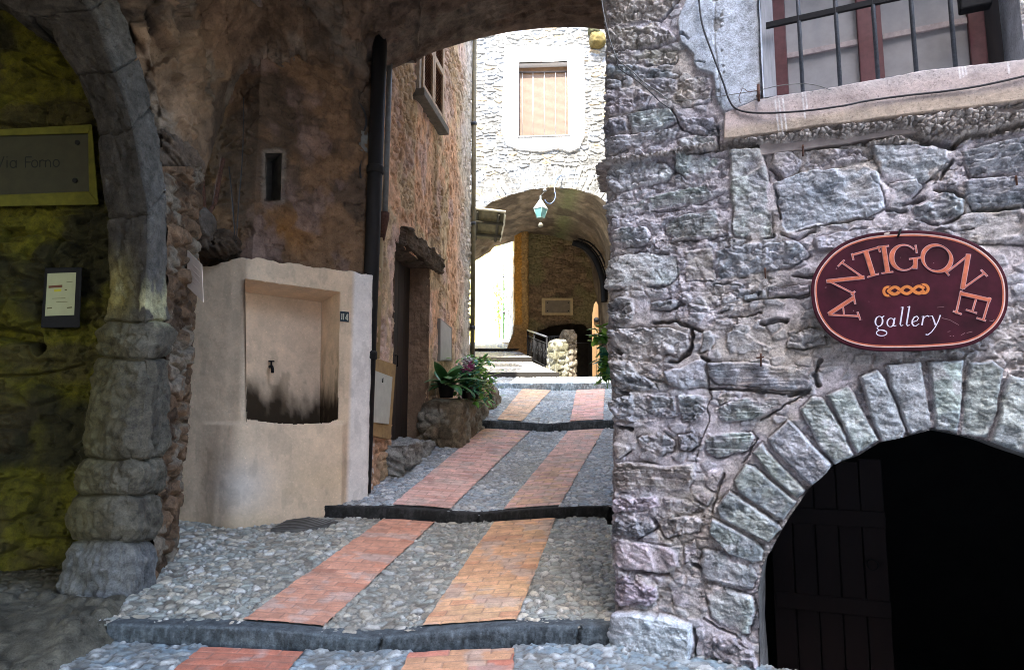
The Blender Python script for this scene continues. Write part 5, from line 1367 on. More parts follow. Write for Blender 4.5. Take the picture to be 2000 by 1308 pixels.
# low dark kerb and gutter stones between the pillar and the fountain, drain grate
b = MB()
b.hexa([P(322, 1112, 5.95), P(345, 1088, 6.25), P(455, 1046, 6.75), P(440, 1066, 6.55)], [P(322, 1096, 5.95), P(345, 1073, 6.25), P(455, 1034, 6.75), P(440, 1050, 6.55)])
tag(b.build('gutter_kerb', mat_plain('gutter_stone', (.16, .15, .13), .9, .35, 9, .5), bevel=.015), kind='structure')
dg = thing('drain_grate', 'worn ribbed drain grate let into the pebbles at the foot of the fountain', 'drain grate', (-2.0, 7.0, float(gz(1, -2.0, 7.0))))
b = MB()
ctr = P(610, 1032, 6.95)
zc = float(gz(1, ctr.x, ctr.y)) + .035
for k_ in range(9):
    rr__ = .06 + .05 * k_
    pts = [(ctr.x - .22 + rr__ * math.cos(t) * 1.0, ctr.y + .18 - rr__ * math.sin(t) * 1.0, 0) for t in np.linspace(R(20), R(100), 14)]
    pts = [(p[0], p[1], float(gz(1, p[0], p[1])) + .036) for p in pts]
    b.ribbon(pts, .026, (0, 0, 1)); 
b.build('rib', mat_plain('worn_grate_iron', (.20, .20, .19), .6, .3, 20, .2), dg)
b = MB(); pts = [(ctr.x - .22 + r_ * math.cos(t), ctr.y + .18 - r_ * math.sin(t)) for r_, t in [(.04, R(20)), (.50, R(20)), (.50, R(40)), (.50, R(60)), (.50, R(80)), (.50, R(100)), (.04, R(100))]]
b.prism([(p[0], p[1], float(gz(1, p[0], p[1])) + .03) for p in pts], (0, 0, -.04)); b.build('tray', mat_plain('dark_grate_tray', (.10, .095, .085), .8, .3, 20, .1), dg)

# ================================================================== LEFT HOUSE along the alley
LO = Vector((-1.604, 7.7, 0))
lhouse = thing('plastered_house', 'tall house with peeling pinkish-brown plaster along the left side of the alley', 'house', LO)
def LP(px, py, off=0.0): return PLN(px, py, LO + LHN * off, LHN)
def LSZ(px, py): p = LP(px, py); return ((p - LO).dot(LHD), p.z)
SE = 5.07
s, z = np.meshgrid(np.linspace(-.06, SE, 460), np.linspace(.2, 9.1, 860))
ww1 = .08 * (fbm(s * 5, z * 5, 3, 600) - .5); ww2 = .08 * (fbm(s * 5, z * 5, 3, 601) - .5)
f1, f2, a, bb = voro((s + ww1) * 6, (z + ww2) * 9, 602)
bare = sstep(.46, .60, fbm(s * 1.1, z * .8, 4, 603) + .16 * sstep(2.2, .4, z) + .1 * sstep(1.2, .2, s) - .05)
h = bare * (.035 * sstep(.02, .35, f2 - f1) * (.3 + a) - .02) + .030 * (fbm(s * 5, z * 5, 5, 604) - .5) + .020 * (ridged(s * 13, z * 11, 4, 605) - .6) - .028 * sstep(.56, .70, fbm(s * 13, z * 9, 3, 606))
c = np.ones(s.shape + (3,)) * np.array((.68, .41, .25))
c = mixc(c, (.60, .44, .27), sstep(.45, .6, fbm(s * 1.6, z * 1.3, 4, 607)))
c = mixc(c, (.64, .45, .37), sstep(.52, .66, fbm(s * 2.5, z * 1.6, 4, 608)) * .8)
c = mixc(c, (.38, .255, .16), bare * .45)
c = mixc(c, (.56, .53, .47), sstep(3.7, 4.9, s + .8 * (fbm(s * 2, z * 2, 3, 609) - .5)) * .85)  # far end painted grey-white for light bounced off the facade
c = mixc(c, (.30, .235, .13), sstep(.25, 0, np.abs(s - LSZ(858, 270)[0] + .2)) * sstep(LSZ(858, 265)[1], LSZ(858, 265)[1] - .3, z) * sstep(LSZ(858, 480)[1] - .4, LSZ(858, 400)[1], z) * .6)
c *= (.55 + .9 * fbm(s * 8, z * 8, 5, 610, .62))[..., None]
ds0, ds1 = LSZ(768, 700)[0], LSZ(838, 600)[0]; dzt = LSZ(838, 522)[1]; dzb = LSZ(772, 862)[1]
dq = [(ds0, 0), (ds1, 0), (ds1, dzt), (ds0, dzt)]
dd = polysd(s + ww1 * .4, z + ww2 * .3, dq)
XX = LO.x + LHD.x * s + LHN.x * h; YY = LO.y + LHD.y * s + LHN.y * h
grid_np('wall', XX, YY, z, M_PLAST, lhouse, c, mask=~(facemean(dd) > 0))
def lq(s_, o, z_): p = LO + LHD * s_ + LHN * o; return Vector((p.x, p.y, z_))
# solid body behind
b = MB()
b.hexa([lq(-.05, -.62, -.5), lq(SE - .01, -.62, -.5), lq(SE - .01, -2.4, -.5), lq(-.05, -2.4, -.5)], [lq(-.05, -.62, 9.1), lq(SE - .01, -.62, 9.1), lq(SE - .01, -2.4, 9.1), lq(-.05, -2.4, 9.1)])
b.hexa([lq(SE - .30, -.62, -.5), lq(SE - .006, -.04, -.5), lq(SE + .0, -.62, -.5), lq(SE - .1, -.7, -.5)], [lq(SE - .30, -.62, 9.1), lq(SE - .006, -.04, 9.1), lq(SE + .0, -.62, 9.1), lq(SE - .1, -.7, 9.1)])
b.build('rear_wall', Mh, lhouse)
b = MB(); b.hexa([lq(-.1, .12, 9.1), lq(SE + .1, .12, 9.1), lq(SE + .1, -2.6, 9.1), lq(-.1, -2.6, 9.1)], [lq(-.1, .12, 9.16), lq(SE + .1, .12, 9.16), lq(SE + .1, -2.6, 9.16), lq(-.1, -2.6, 9.16)]); b.build('roof', mat_plain('clay_roof', (.30, .13, .07), .9, .3, 9, .3), lhouse)
# door reveal
def plane_grid(name, O_, U_, V_, n, m, col, seed, mat, parent, amp=.02, fr=5):
    u, v = np.meshgrid(np.linspace(0, 1, n), np.linspace(0, 1, m))
    N_ = Vector(U_).cross(Vector(V_)).normalized(); lu, lv = Vector(U_).length, Vector(V_).length
    hh = amp * (fbm(u * lu * fr, v * lv * fr, 4, seed) - .5) + amp * .5 * (ridged(u * lu * fr * 2, v * lv * fr * 2, 3, seed + 1) - .6)
    X_ = O_[0] + U_[0] * u + V_[0] * v + N_.x * hh; Y_ = O_[1] + U_[1] * u + V_[1] * v + N_.y * hh; Z_ = O_[2] + U_[2] * u + V_[2] * v + N_.z * hh
    cc_ = np.ones(u.shape + (3,)) * np.array(col) * (.6 + .8 * fbm(u * lu * 5, v * lv * 5, 5, seed + 2))[..., None]
    return grid_np(name, X_, Y_, Z_, mat, parent, cc_)
DR = .33
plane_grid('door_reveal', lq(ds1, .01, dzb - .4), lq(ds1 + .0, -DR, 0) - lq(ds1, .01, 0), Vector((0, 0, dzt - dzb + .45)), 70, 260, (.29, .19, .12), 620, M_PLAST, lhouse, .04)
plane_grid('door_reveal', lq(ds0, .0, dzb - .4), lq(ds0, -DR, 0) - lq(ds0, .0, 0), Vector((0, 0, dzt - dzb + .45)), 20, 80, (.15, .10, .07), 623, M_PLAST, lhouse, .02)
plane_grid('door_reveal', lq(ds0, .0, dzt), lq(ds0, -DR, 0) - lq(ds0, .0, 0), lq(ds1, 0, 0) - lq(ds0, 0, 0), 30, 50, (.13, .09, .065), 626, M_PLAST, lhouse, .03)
b = MB(); npk = 6; wd = (ds1 - ds0) / npk
for k_ in range(npk):
    s0_ = ds0 + wd * k_ + .004; s1_ = s0_ + wd - .008
    b.hexa([lq(s0_, -DR + .03, dzb), lq(s1_, -DR + .03, dzb), lq(s1_, -DR - .02, dzb), lq(s0_, -DR - .02, dzb)], [lq(s0_, -DR + .03, dzt), lq(s1_, -DR + .03, dzt), lq(s1_, -DR - .02, dzt), lq(s0_, -DR - .02, dzt)])
ldoor = b.build('door', M_DARKWOOD, lhouse, bevel=.004)
b = MB(); b.tube([lq(ds0 + .9, -DR + .04, dzb + 1.0), lq(ds0 + .9, -DR + .08, dzb + 1.0), lq(ds0 + .9, -DR + .08, dzb + 1.15), lq(ds0 + .9, -DR + .04, dzb + 1.15)], .010, 6); b.build('handle', M_BLACK, ldoor)
# lintel and doorstep
l0, l1 = LSZ(781, 446)[0], LSZ(857, 512)[0]; lz = LSZ(857, 508)[1]
def rough_slab(name, A, Bq, seed, col, mat, parent, amp=.03, n=5):
    b = MB(); b.hexa(A, Bq); bm = b.bm
    bmesh.ops.subdivide_edges(bm, edges=bm.edges[:], cuts=40, use_grid_fill=True)
    bmesh.ops.recalc_face_normals(bm, faces=bm.faces[:]); bm.normal_update()
    V = np.array([v.co[:] for v in bm.verts]); N_ = np.array([v.normal[:] for v in bm.verts])
    q1, q2 = V[:, 0] * .7 + V[:, 1], V[:, 2] + .4 * V[:, 0]
    _, _, ii, _ = voro(q1 * n * 1.6, q2 * n * 3, seed)
    hh = amp * (fbm(q1 * n, q2 * n * 1.7, 4, seed) - .5) * 2 + amp * .8 * (ridged(q1 * n, q2 * n * 2.5, 4, seed + 1) - .6) + amp * .6 * (ii - .5)
    for v, p in zip(bm.verts, V + N_ * hh[:, None]): v.co = p
    Fc = np.array([[v.index for v in f.verts] for f in bm.faces if len(f.verts) == 4]); V = np.array([v.co[:] for v in bm.verts]); bm.free()
    cc_ = np.ones((len(V), 3)) * np.array(col) * (.5 + 1.0 * fbm(q1 * 7, q2 * 9, 5, seed + 2, .6))[:, None]
    return mesh_np(name, V, Fc, mat, parent, cc_, True)
rough_slab('lintel', [lq(l0, .08, dzt + .0), lq(l1, .08, dzt + .0), lq(l1, -.3, dzt), lq(l0, -.3, dzt)], [lq(l0, .11, lz), lq(l1, .11, lz), lq(l1, -.3, lz), lq(l0, -.3, lz)], 660, (.11, .08, .055), M_STONE, lhouse, .045)
rough_slab('doorstep', [lq(ds0 - .15, .22, dzb - .5), lq(ds1 - .2, .20, dzb - .45), lq(ds1 - .2, -.5, dzb - .5), lq(ds0 - .15, -.5, dzb - .5)], [lq(ds0 - .12, .20, dzb - .03), lq(ds1 - .25, .16, dzb - .02), lq(ds1 - .2, -.5, dzb), lq(ds0 - .15, -.5, dzb)], 664, (.28, .275, .25), M_STONE, lhouse, .06)
# window with louvred shutters
w0, w1 = LSZ(816, 200)[0], LSZ(858, 240)[0]; wzb = LSZ(858, 243)[1]; wzt = wzb + 1.75
M_SHF = mat_plain('cream_shutter_frame', (.42, .29, .18), .6, .2, 20, .15); M_SHS = mat_plain('red_brown_louvre', (.16, .07, .045), .6, .3, 30, .1)
def lbox(mb, s0_, s1_, z0_, z1_, o0_, o1_):
    mb.hexa([lq(s0_, o1_, z0_), lq(s1_, o1_, z0_), lq(s1_, o0_, z0_), lq(s0_, o0_, z0_)], [lq(s0_, o1_, z1_), lq(s1_, o1_, z1_), lq(s1_, o0_, z1_), lq(s0_, o0_, z1_)])
b = MB(); lbox(b, w0 - .10, w0, wzb - .05, wzt + .1, -.02, .05); lbox(b, w1, w1 + .08, wzb - .05, wzt + .1, -.02, .05); lbox(b, w0, w1, wzt, wzt + .1, -.02, .05)
lw = b.build('window', mat_plain('worn_window_surround', (.38, .32, .25), .8, .25, 14, .3), lhouse, bevel=.006)
mid = (w0 + w1) / 2
for s0_, s1_ in ((w0 + .004, mid - .004), (mid + .004, w1 - .004)):
    b = MB(); fw = .075
    lbox(b, s0_, s0_ + fw, wzb, wzt - .004, .0, .075); lbox(b, s1_ - fw, s1_, wzb, wzt - .004, .0, .075); lbox(b, s0_ + fw, s1_ - fw, wzb, wzb + .12, .0, .073); lbox(b, s0_ + fw, s1_ - fw, wzt - .12, wzt - .004, .0, .073); lbox(b, s0_ + fw, s1_ - fw, wzb + .78, wzb + .88, .0, .073)
    b.build('shutter_frame', M_SHF, lw, bevel=.004)
    b = MB()
    for k_ in range(30):
        zz_ = wzb + .14 + k_ * .05
        if abs(zz_ - wzb - .83) < .07: continue
        b.hexa([lq(s0_ + fw, .055, zz_), lq(s1_ - fw, .055, zz_), lq(s1_ - fw, .048, zz_), lq(s0_ + fw, .048, zz_)], [lq(s0_ + fw, .018, zz_ + .045), lq(s1_ - fw, .018, zz_ + .045), lq(s1_ - fw, .011, zz_ + .045), lq(s0_ + fw, .011, zz_ + .045)])
    b.build('louvre_slats', M_SHS, lw)
b = MB(); lbox(b, w0 - .18, w1 + .05, wzb - .17, wzb - .055, -.05, .15); b.build('window_sill', mat_plain('grey_slate_sill', (.14, .125, .10), .85, .3, 12, .4), lw, bevel=.01)
b = MB(); b.tube([lq(w0 - .55, .0, wzb + .62), lq(w0 - .16, .05, wzb + .55)], .012, 6); b.build('shutter_stay', M_BLACK, lw)
# meter cupboard in ochre render, pale panel
def lpanel(name, q, off, th, mat, parent, bev=.004):
    b = MB(); A_ = [LP(x_, y_, off) for x_, y_ in q]; b.prism(A_, -LHN * th); return b.build(name, mat, parent, bevel=bev)
mc = thing('meter_cupboard', 'ochre-framed meter cupboard with a pale grey-green door, low on the wall beside the drainpipe', 'meter cupboard', LP(750, 780))
lpanel('surround', [(728, 697), (774, 712), (763, 858), (720, 848)], .055, .08, mat_plain('ochre_render', (.36, .23, .095), .9, .25, 8, .3), mc)
lpanel('door', [(732, 723), (767, 736), (760, 828), (727, 824)], .072, .03, mat_plain('pale_panel_paint', (.50, .50, .42), .55, .1, 9, .1), mc)
b = MB(); b.tube([LP(748, 738, .07), LP(747.5, 746, .095)], .007, 6); b.build('latch', M_BLACK, mc)
up = thing('utility_panel', 'pale plain utility cover on the left house wall above the flowers', 'panel', LP(871, 670))
lpanel('cover', [(862, 624), (881, 642), (881, 703), (861, 703)], .05, .06, mat_plain('pale_grey_cover', (.46, .43, .40), .7, .1, 7, .1), up)
lpanel('frame', [(860, 621), (883, 640), (883, 705), (859, 705)], .04, .05, mat_plain('dull_cover_frame', (.25, .22, .19), .7, .1, 7, .1), up)
cp = thing('corner_pipe', 'thin olive-brown downpipe on the far corner of the left house', 'drainpipe', lq(SE, .06, 1.8))
b = MB(); b.tube([lq(SE + .0, .05, 1.7), lq(SE + .0, .05, 9.5)], .045, 12); b.build('pipe', mat_plain('olive_pipe', (.13, .11, .06), .6, .3, 9, .1), cp)
b = MB()
for zz_ in (3.2, 5.2, 7.2):
    b = MB(); b.tube([lq(SE, .05, zz_ - .03), lq(SE, .05, zz_ + .03)], .056, 12); b.build('collar', M_IRON, cp)
rng_ = random.Random(3)

# ledge with pots
def ledge_rock(name, cx, cy, size, seed, col, parent, pw, rot=R(-9.25), topz=None):
    bm = bmesh.new(); bmesh.ops.create_icosphere(bm, subdivisions=6, radius=1)
    V = np.array([v.co[:] for v in bm.verts]); Fc = np.array([[v.index for v in f.verts] for f in bm.faces]); bm.free()
    d = V / np.linalg.norm(V, axis=1, keepdims=True)
    sq = (np.abs(d) ** pw).sum(1) ** (-1 / pw)
    V = d * sq[:, None] * np.array(size)
    f1, f2, a, b_ = voro((V[:, 1] + V[:, 0] * 1.3) * 4 + .3 * fbm(V[:, 1] * 5, V[:, 2] * 5, 2, seed), V[:, 2] * 6, seed)
    f1 = f1; side = sstep(.98, .8, np.abs(V[:, 2]) / size[2])
    hh = side * (.06 * sstep(0, .35, f2 - f1) * (.3 + a) - .03) + .05 * (fbm(V[:, 1] * 5 + V[:, 0] * 5, V[:, 2] * 5, 4, seed + 1) - .5) + .02 * (ridged(V[:, 1] * 9 + V[:, 0] * 7, V[:, 2] * 9, 3, seed + 2) - .6)
    V = V + d * hh[:, None]
    cr_, sr_ = math.cos(rot), math.sin(rot)
    Vx = V[:, 0] * cr_ - V[:, 1] * sr_ + cx; Vy = V[:, 0] * sr_ + V[:, 1] * cr_ + cy; Vz = V[:, 2] + topz - size[2]
    c_ = np.ones((len(V), 3)) * np.array(col) * (.45 + a * .6)[:, None] * (.6 + .9 * fbm(Vy * 6 + Vx * 5, Vz * 7, 5, seed + 3))[:, None]
    c_ = c_ + (np.array((.30, .29, .24)) - c_) * (sstep(.55, .66, fbm(Vy * 5 + Vx * 4, Vz * 6, 4, seed + 4)) * .7)[:, None]
    return mesh_np(name, np.stack([Vx, Vy, Vz], 1), Fc, M_STONE, parent, c_, True, (cx, cy, topz))
def lxy(s_, o): p = LO + LHD * s_ + LHN * o; return p.x, p.y
lz_top = P(870, 778, 10.2).z
cx_, cy_ = lxy(3.28, .20)
o = ledge_rock('stone_ledge', cx_, cy_, (.36, 1.08, .72), 640, (.20, .155, .10), None, 7, topz=lz_top)
tag(o, 'rough brown stone ledge carrying flower pots against the left house', 'ledge')
cx_, cy_ = lxy(5.25, .12)
o = ledge_rock('stone_buttress', cx_, cy_, (.42, .75, .95), 650, (.165, .12, .07), None, 3.0, topz=P(945, 738, 12.8).z)
tag(o, 'rounded brown stone buttress at the foot of the house corner, behind the flower ledge', 'buttress')

# plants
M_LEAFD = mat_plain('dark_green_leaf', (.075, .21, .055), .35, .4, 9, .1, c2=(.045, .13, .04), spec=.5)
M_LEAFM = mat_plain('mid_green_leaf', (.14, .36, .06), .4, .4, 9, .1, c2=(.09, .25, .05), spec=.5)
M_LEAFT = mat_plain('glossy_teal_leaf', (.10, .30, .19), .25, .3, 9, .1, c2=(.06, .2, .11), spec=.6)
M_LEAFL = mat_plain('lime_leaf', (.25, .46, .05), .4, .3, 9, .1, spec=.5)
M_POT = mat_plain('black_plastic_pot', (.015, .013, .012), .5, .3, 15, .05)
def leaf(mb, base, yaw, elev, L, w, droop=.6, n=6, roll=0):
    p = Vector(base); e = elev; rows = []
    for i in range(n + 1):
        t = i / n; wv = w * (math.sin(PI * min(t * .92 + .06, 1)) ** .8)
        dr = Vector((math.cos(yaw) * math.cos(e), math.sin(yaw) * math.cos(e), math.sin(e))); sd = Vector((-math.sin(yaw), math.cos(yaw), roll)).normalized(); nn = dr.cross(sd)
        rows.append([mb.bm.verts.new(p + sd * wv / 2 - nn * wv * .14), mb.bm.verts.new(p), mb.bm.verts.new(p - sd * wv / 2 - nn * wv * .14)])
        p = p + dr * (L / n); e -= droop / n
    for A_, B_ in zip(rows[:-1], rows[1:]):
        for k_ in (0, 1):
            f = mb.bm.faces.new([A_[k_], A_[k_ + 1], B_[k_ + 1], B_[k_]]); f.smooth = True
def pot(parent, c, r, h):
    b = MB(); b.lathe(c, [(r * .74, 0), (r * .95, h * .82), (r * 1.08, h * .84), (r * 1.08, h), (r * .95, h), (r * .9, h * .88), (.01, h * .86)], 20); b.build('pot', M_POT, parent)
zl_ = lz_top + .01
p1 = lxy(2.55, .22); t1 = thing('broad_leaf_plant', 'dark potted plant with long broad pointed leaves, left on the stone ledge', 'potted plant', (*p1, zl_))
pot(t1, (*p1, zl_), .13, .22)
b = MB()
for k_, (yw, el, L_, w_, dr_) in enumerate([(-.2, .3, .5, .1, .9), (-.9, .35, .45, .11, 1.0), (-1.4, .9, .5, .12, .9), (.9, .7, .5, .11, .8), (-2.7, .3, .35, .1, .9), (2.6, .4, .35, .1, .9), (.2, .95, .62, .09, .5), (-.5, .6, .66, .10, .5), (1.2, 1.2, .55, .11, .3), (2.9, .8, .45, .10, .7), (-1.6, .7, .42, .10, .8), (-2.3, .75, .45, .10, .8), (2.2, 1.15, .55, .11, .4), (-1.0, 1.1, .5, .09, .5), (.6, .45, .75, .08, .35), (3.3, .5, .40, .09, .9), (-1.9, 1.25, .52, .11, .4), (1.6, .9, .5, .1, .6)]):
    leaf(b, (p1[0], p1[1], zl_ + .18), yw, el * .85, L_ * 1.05, w_ * 1.6, dr_ + .5, 8)
b.build('leaves', M_LEAFD, t1)
b = MB(); leaf(b, (p1[0] + .02, p1[1] - .06, zl_ + .16), -1.4, .5, .30, .10, .9); leaf(b, (p1[0] + .05, p1[1] - .04, zl_ + .2), -.9, .8, .30, .08, .8); b.build('pale_leaves', mat_plain('pale_green_leaf', (.25, .42, .20), .35, .2, 9, .1), t1)
p2_ = lxy(2.86, .46); t2 = thing('flowering_plant', 'potted plant with a pink and white flower cluster in the middle of the stone ledge', 'potted plant', (*p2_, zl_))
pot(t2, (*p2_, zl_), .10, .17)
b = MB(); c_ = Vector((*p2_, zl_ + .50))
b.tube([(p2_[0], p2_[1], zl_ + .15), c_ - Vector((0, 0, .06))], .008, 6); b.build('stem', M_LEAFM, t2)
for nm, m_, cz, n_, sp__ in (('pink_petals', mat_plain('pink_petal', (.75, .16, .48), .5, .25, 20, 0), -.05, 70, .11), ('white_petals', mat_plain('white_petal', (.85, .82, .82), .5, .1, 20, 0), .05, 60, .10)):
    b = MB()
    for k_ in range(n_):
        d_ = Vector((rng_.gauss(0, 1), rng_.gauss(0, 1), rng_.gauss(0, .8))).normalized()
        leaf(b, c_ + d_ * sp__ * rng_.uniform(.4, 1) + Vector((.02, 0, cz)), rng_.uniform(0, 6.3), rng_.uniform(-.3, 1.2), .075, .055, .8, 3)
    b.build(nm, m_, t2)
b = MB()
for k_ in range(80):
    yw = rng_.uniform(0, 6.3); leaf(b, (p2_[0] + rng_.gauss(0, .08), p2_[1] + rng_.gauss(0, .08), zl_ + rng_.uniform(.08, .40)), yw, rng_.uniform(-.4, .8), rng_.uniform(.12, .24), rng_.uniform(.06, .10), .9, 4)
b.build('leaves', M_LEAFT, t2)
p3_ = lxy(3.30, .46); t3 = thing('leafy_plant', 'bushy bright green potted plant with many small leaves, right end of the ledge', 'potted plant', (*p3_, zl_))
pot(t3, (*p3_, zl_), .11, .16)
for nm, m_, n_ in (('leaves', M_LEAFM, 260), ('glossy_leaves', M_LEAFT, 90), ('lime_leaves', M_LEAFL, 60)):
    b = MB()
    for k_ in range(n_):
        d_ = Vector((rng_.gauss(0, .15), rng_.gauss(0, .20), rng_.uniform(-.28, .52)))
        leaf(b, (p3_[0] + d_.x + .05, p3_[1] + d_.y, zl_ + .18 + d_.z), rng_.uniform(0, 6.3), rng_.uniform(-.7, .8), rng_.uniform(.09, .18), rng_.uniform(.045, .08), .9, 4)
    b.build(nm, m_, t3)
b = MB()
for k_ in range(16):
    d_ = Vector((rng_.gauss(0, .12), rng_.gauss(0, .16), rng_.uniform(-.2, .3)))
    b.tube([(p3_[0], p3_[1], zl_ + .13), (p3_[0] + d_.x * .6 + .03, p3_[1] + d_.y * .6, zl_ + .2 + d_.z * .6), (p3_[0] + d_.x + .05, p3_[1] + d_.y, zl_ + .18 + d_.z)], .004, 5)
b.build('stems', M_LEAFM, t3)
# climber in a teal tube on the right corner
tp = thing('trailing_plant', 'trailing green plant growing from a teal tube at the edge of the stone corner', 'potted plant', P(1182, 745, 5.6))
b = MB(); b.tube([P(1183, 690, 5.6), P(1188, 742, 5.6)], [.050, .042], 16); b.tube([P(1182.6, 686, 5.6), P(1183.2, 692, 5.6)], .055, 16); b.build('pot', mat_plain('teal_tube', (.02, .16, .12), .45, .2, 15, .05), tp)
b = MB()
for k_ in range(10):
    e_ = P(rng_.uniform(1160, 1190), rng_.uniform(645, 760), 5.55 + rng_.uniform(-.1, .1)); b.tube([P(1183, 690, 5.6), P(1178, 680, 5.55).lerp(e_, .4), e_], .004, 5)
b.build('stems', M_LEAFM, tp)
for nm, m_, spots in (('lime_leaves', M_LEAFL, [(1176, 652, 9), (1168, 664, 7), (1180, 640, 5), (1192, 705, 5), (1188, 716, 5), (1196, 650, 4)]), ('leaves', M_LEAFM, [(1175, 660, 10), (1185, 648, 8), (1190, 700, 8), (1186, 735, 8), (1182, 712, 6), (1195, 655, 8), (1188, 745, 5)]), ('glossy_leaves', M_LEAFT, [(1184, 675, 6), (1177, 708, 5), (1187, 726, 5), (1199, 660, 5), (1196, 712, 5)])):
    b = MB()
    for px_, py_, n_ in spots:
        for k_ in range(n_):
            q_ = P(px_ - 8 + rng_.gauss(0, 5), py_ + rng_.gauss(0, 5), 5.52 + rng_.uniform(-.08, .08))
            leaf(b, q_, rng_.uniform(0, 6.3), rng_.uniform(-.8, .6), rng_.uniform(.06, .11), rng_.uniform(.04, .065), .8, 4)
    b.build(nm, m_, tp)

x, y = np.meshgrid(np.linspace(-6.5, -2.45, 330), np.linspace(3.2, 5.0, 170))
z = -.06 + .32 * sstep(3.6, 4.75, y + .25 * (fbm(x * 2, y * 2, 3, 670) - .5)) - .25 * sstep(-2.75, -2.45, x) + .09 * (fbm(x * 4, y * 5, 4, 671) - .5) + .028 * sstep(.02, .35, voro(x / .12, y / .11, 678)[1] - voro(x / .12, y / .11, 678)[0]) * sstep(.4, .6, fbm(x * 3, y * 3, 3, 679))
tag(grid_np('earth_bank', x, y, z, M_STONE, None, np.ones(x.shape + (3,)) * np.array((.085, .078, .058)) * (.3 + 1.4 * fbm(x * 6, y * 6, 4, 672))[..., None]), kind='structure')
# ================================================================== FAR HOUSE with the archway
FDV = Vector((.9976, -.07, 0)).normalized(); FNV = Vector((FDV.y, -FDV.x, 0))
F0 = P(1060, 300, 16.3); F0 = Vector((F0.x, F0.y, 0))
def FPx(px, py, off=0.0): return PLN(px, py, F0 + FNV * off, FNV)
def FSZ(px, py): p = FPx(px, py); return ((p - F0).dot(FDV), p.z)
far = thing('archway_house', 'sunlit pale rubble-stone house with a white-framed window over a dark archway at the end', 'house', F0)
ARC = [(880,800),(884,600),(890,480),(903,448),(918,428),(935,415),(960,395),(1000,380),(1040,370),(1085,366),(1130,371),(1165,382),(1192,402),(1212,440),(1222,520),(1226,800)]
aq = [FSZ(*p) for p in ARC]
s, z = np.meshgrid(np.linspace(-2.6, 2.9, 620), np.linspace(1.9, 12.0, 850))
w1_ = .10 * (fbm(s * 4, z * 4, 3, 700) - .5); w2_ = .07 * (fbm(s * 5, z * 5, 3, 701) - .5)
f1, f2, a, bb = voro((s + w1_) * 3.4, (z + w2_) * 9.5, 702)
ad = polysd(s, z, aq)
ac = FSZ(1075, 520); th = np.arctan2(z - ac[1], s - ac[0]); rad = np.hypot(z - ac[1], s - ac[0])
g1, g2, ga, gb = voro(th * 15 + .4 * fbm(s * 3, z * 3, 2, 703), rad * 1.2, 704)
ring = sstep(-.62, -.52, ad) * (ad < .02)
e_ = np.where(ring > .5, g2 - g1, f2 - f1); ia = np.where(ring > .5, ga, a)
h = .028 * sstep(.0, .26, e_) * (.25 + ia) + .02 * (fbm(s * 10, z * 14, 4, 705) - .5) + .02 * (ridged(s * 7, z * 20, 3, 706) - .6)
c = np.ones(s.shape + (3,)) * np.array((.215, .215, .205)) * (.58 + .6 * ia)[..., None]
c = mixc(c, (.20, .22, .25), (bb > .70) * .8)
c = mixc(c, (.42, .33, .20), (bb < .12) * .6)
c = mixc(c, (.33, .325, .30), 1 - sstep(.02, .14, e_))
c *= (.7 + .6 * fbm(s * 8, z * 10, 4, 707))[..., None]
SUR = [(986,92),(1140,92),(1144,200),(1142,270),(1132,292),(1112,300),(1090,294),(1060,300),(1015,296),(990,286),(980,262),(982,180)]
sdv = polysd(s + w1_ * .3, z + w2_ * .3, [FSZ(*p) for p in SUR])
wv = sstep(-.01, .03, sdv)
h = h * (1 - wv) + wv * (.065 + .012 * fbm(s * 5, z * 5, 3, 708))
c = mixc(c, (.78, .77, .75), wv)
WOP = [(1013,125),(1108,122),(1111,266),(1013,269)]
wdn = polysd(s, z, [FSZ(*p) for p in WOP])
mask = ~((facemean(ad) > 0) | (facemean(wdn) > 0))
grid_np('wall', F0.x + FDV.x * s + FNV.x * h, F0.y + FDV.y * s + FNV.y * h, z, M_STONE, far, c, mask=mask)
# window: recess, blind, sill
q4 = [FPx(*p, .06) for p in WOP]; q4b = [p - FNV * .34 for p in q4]
b = MB()
for i in range(4): b.quad([q4[i], q4[(i + 1) % 4], q4b[(i + 1) % 4], q4b[i]])
fwin = b.build('window', M_WHITE, far)
M_BLIND = mat_plain('tan_slatted_blind', (.135, .090, .062), .7, .15, 12, .1)
b = MB()
top_, bot_ = FPx(1060, 141).z, FPx(1060, 267.5).z
sl0, sl1 = FSZ(1014, 200)[0], FSZ(1110, 200)[0]
def fq(s_, o_, z_): p = F0 + FDV * s_ + FNV * o_; return Vector((p.x, p.y, z_))
nsl = 58; dz_ = (top_ - bot_) / nsl
for k_ in range(nsl):
    z0_ = bot_ + k_ * dz_
    b.hexa([fq(sl0, -.135, z0_), fq(sl1, -.135, z0_), fq(sl1, -.15, z0_), fq(sl0, -.15, z0_)], [fq(sl0, -.137, z0_ + dz_ * .98), fq(sl1, -.137, z0_ + dz_ * .98), fq(sl1, -.15, z0_ + dz_ * .98), fq(sl0, -.15, z0_ + dz_ * .98)])
b.build('blind', M_BLIND, fwin)
b = MB(); b.hexa([fq(sl0, -.155, bot_), fq(sl1, -.155, bot_), fq(sl1, -.26, bot_), fq(sl0, -.26, bot_)], [fq(sl0, -.155, top_ + .25), fq(sl1, -.155, top_ + .25), fq(sl1, -.26, top_ + .25), fq(sl0, -.26, top_ + .25)]); b.build('blind_backing', mat_plain('dim_blind_back', (.22, .13, .07), .8, .2, 10, 0), fwin)
b = MB()
for px_ in (1020, 1041, 1063, 1085, 1105): b.tube([FPx(px_, 140, -.128), FPx(px_, 267, -.128)], .006, 5)
b.build('blind_cord', M_WHITE, fwin)
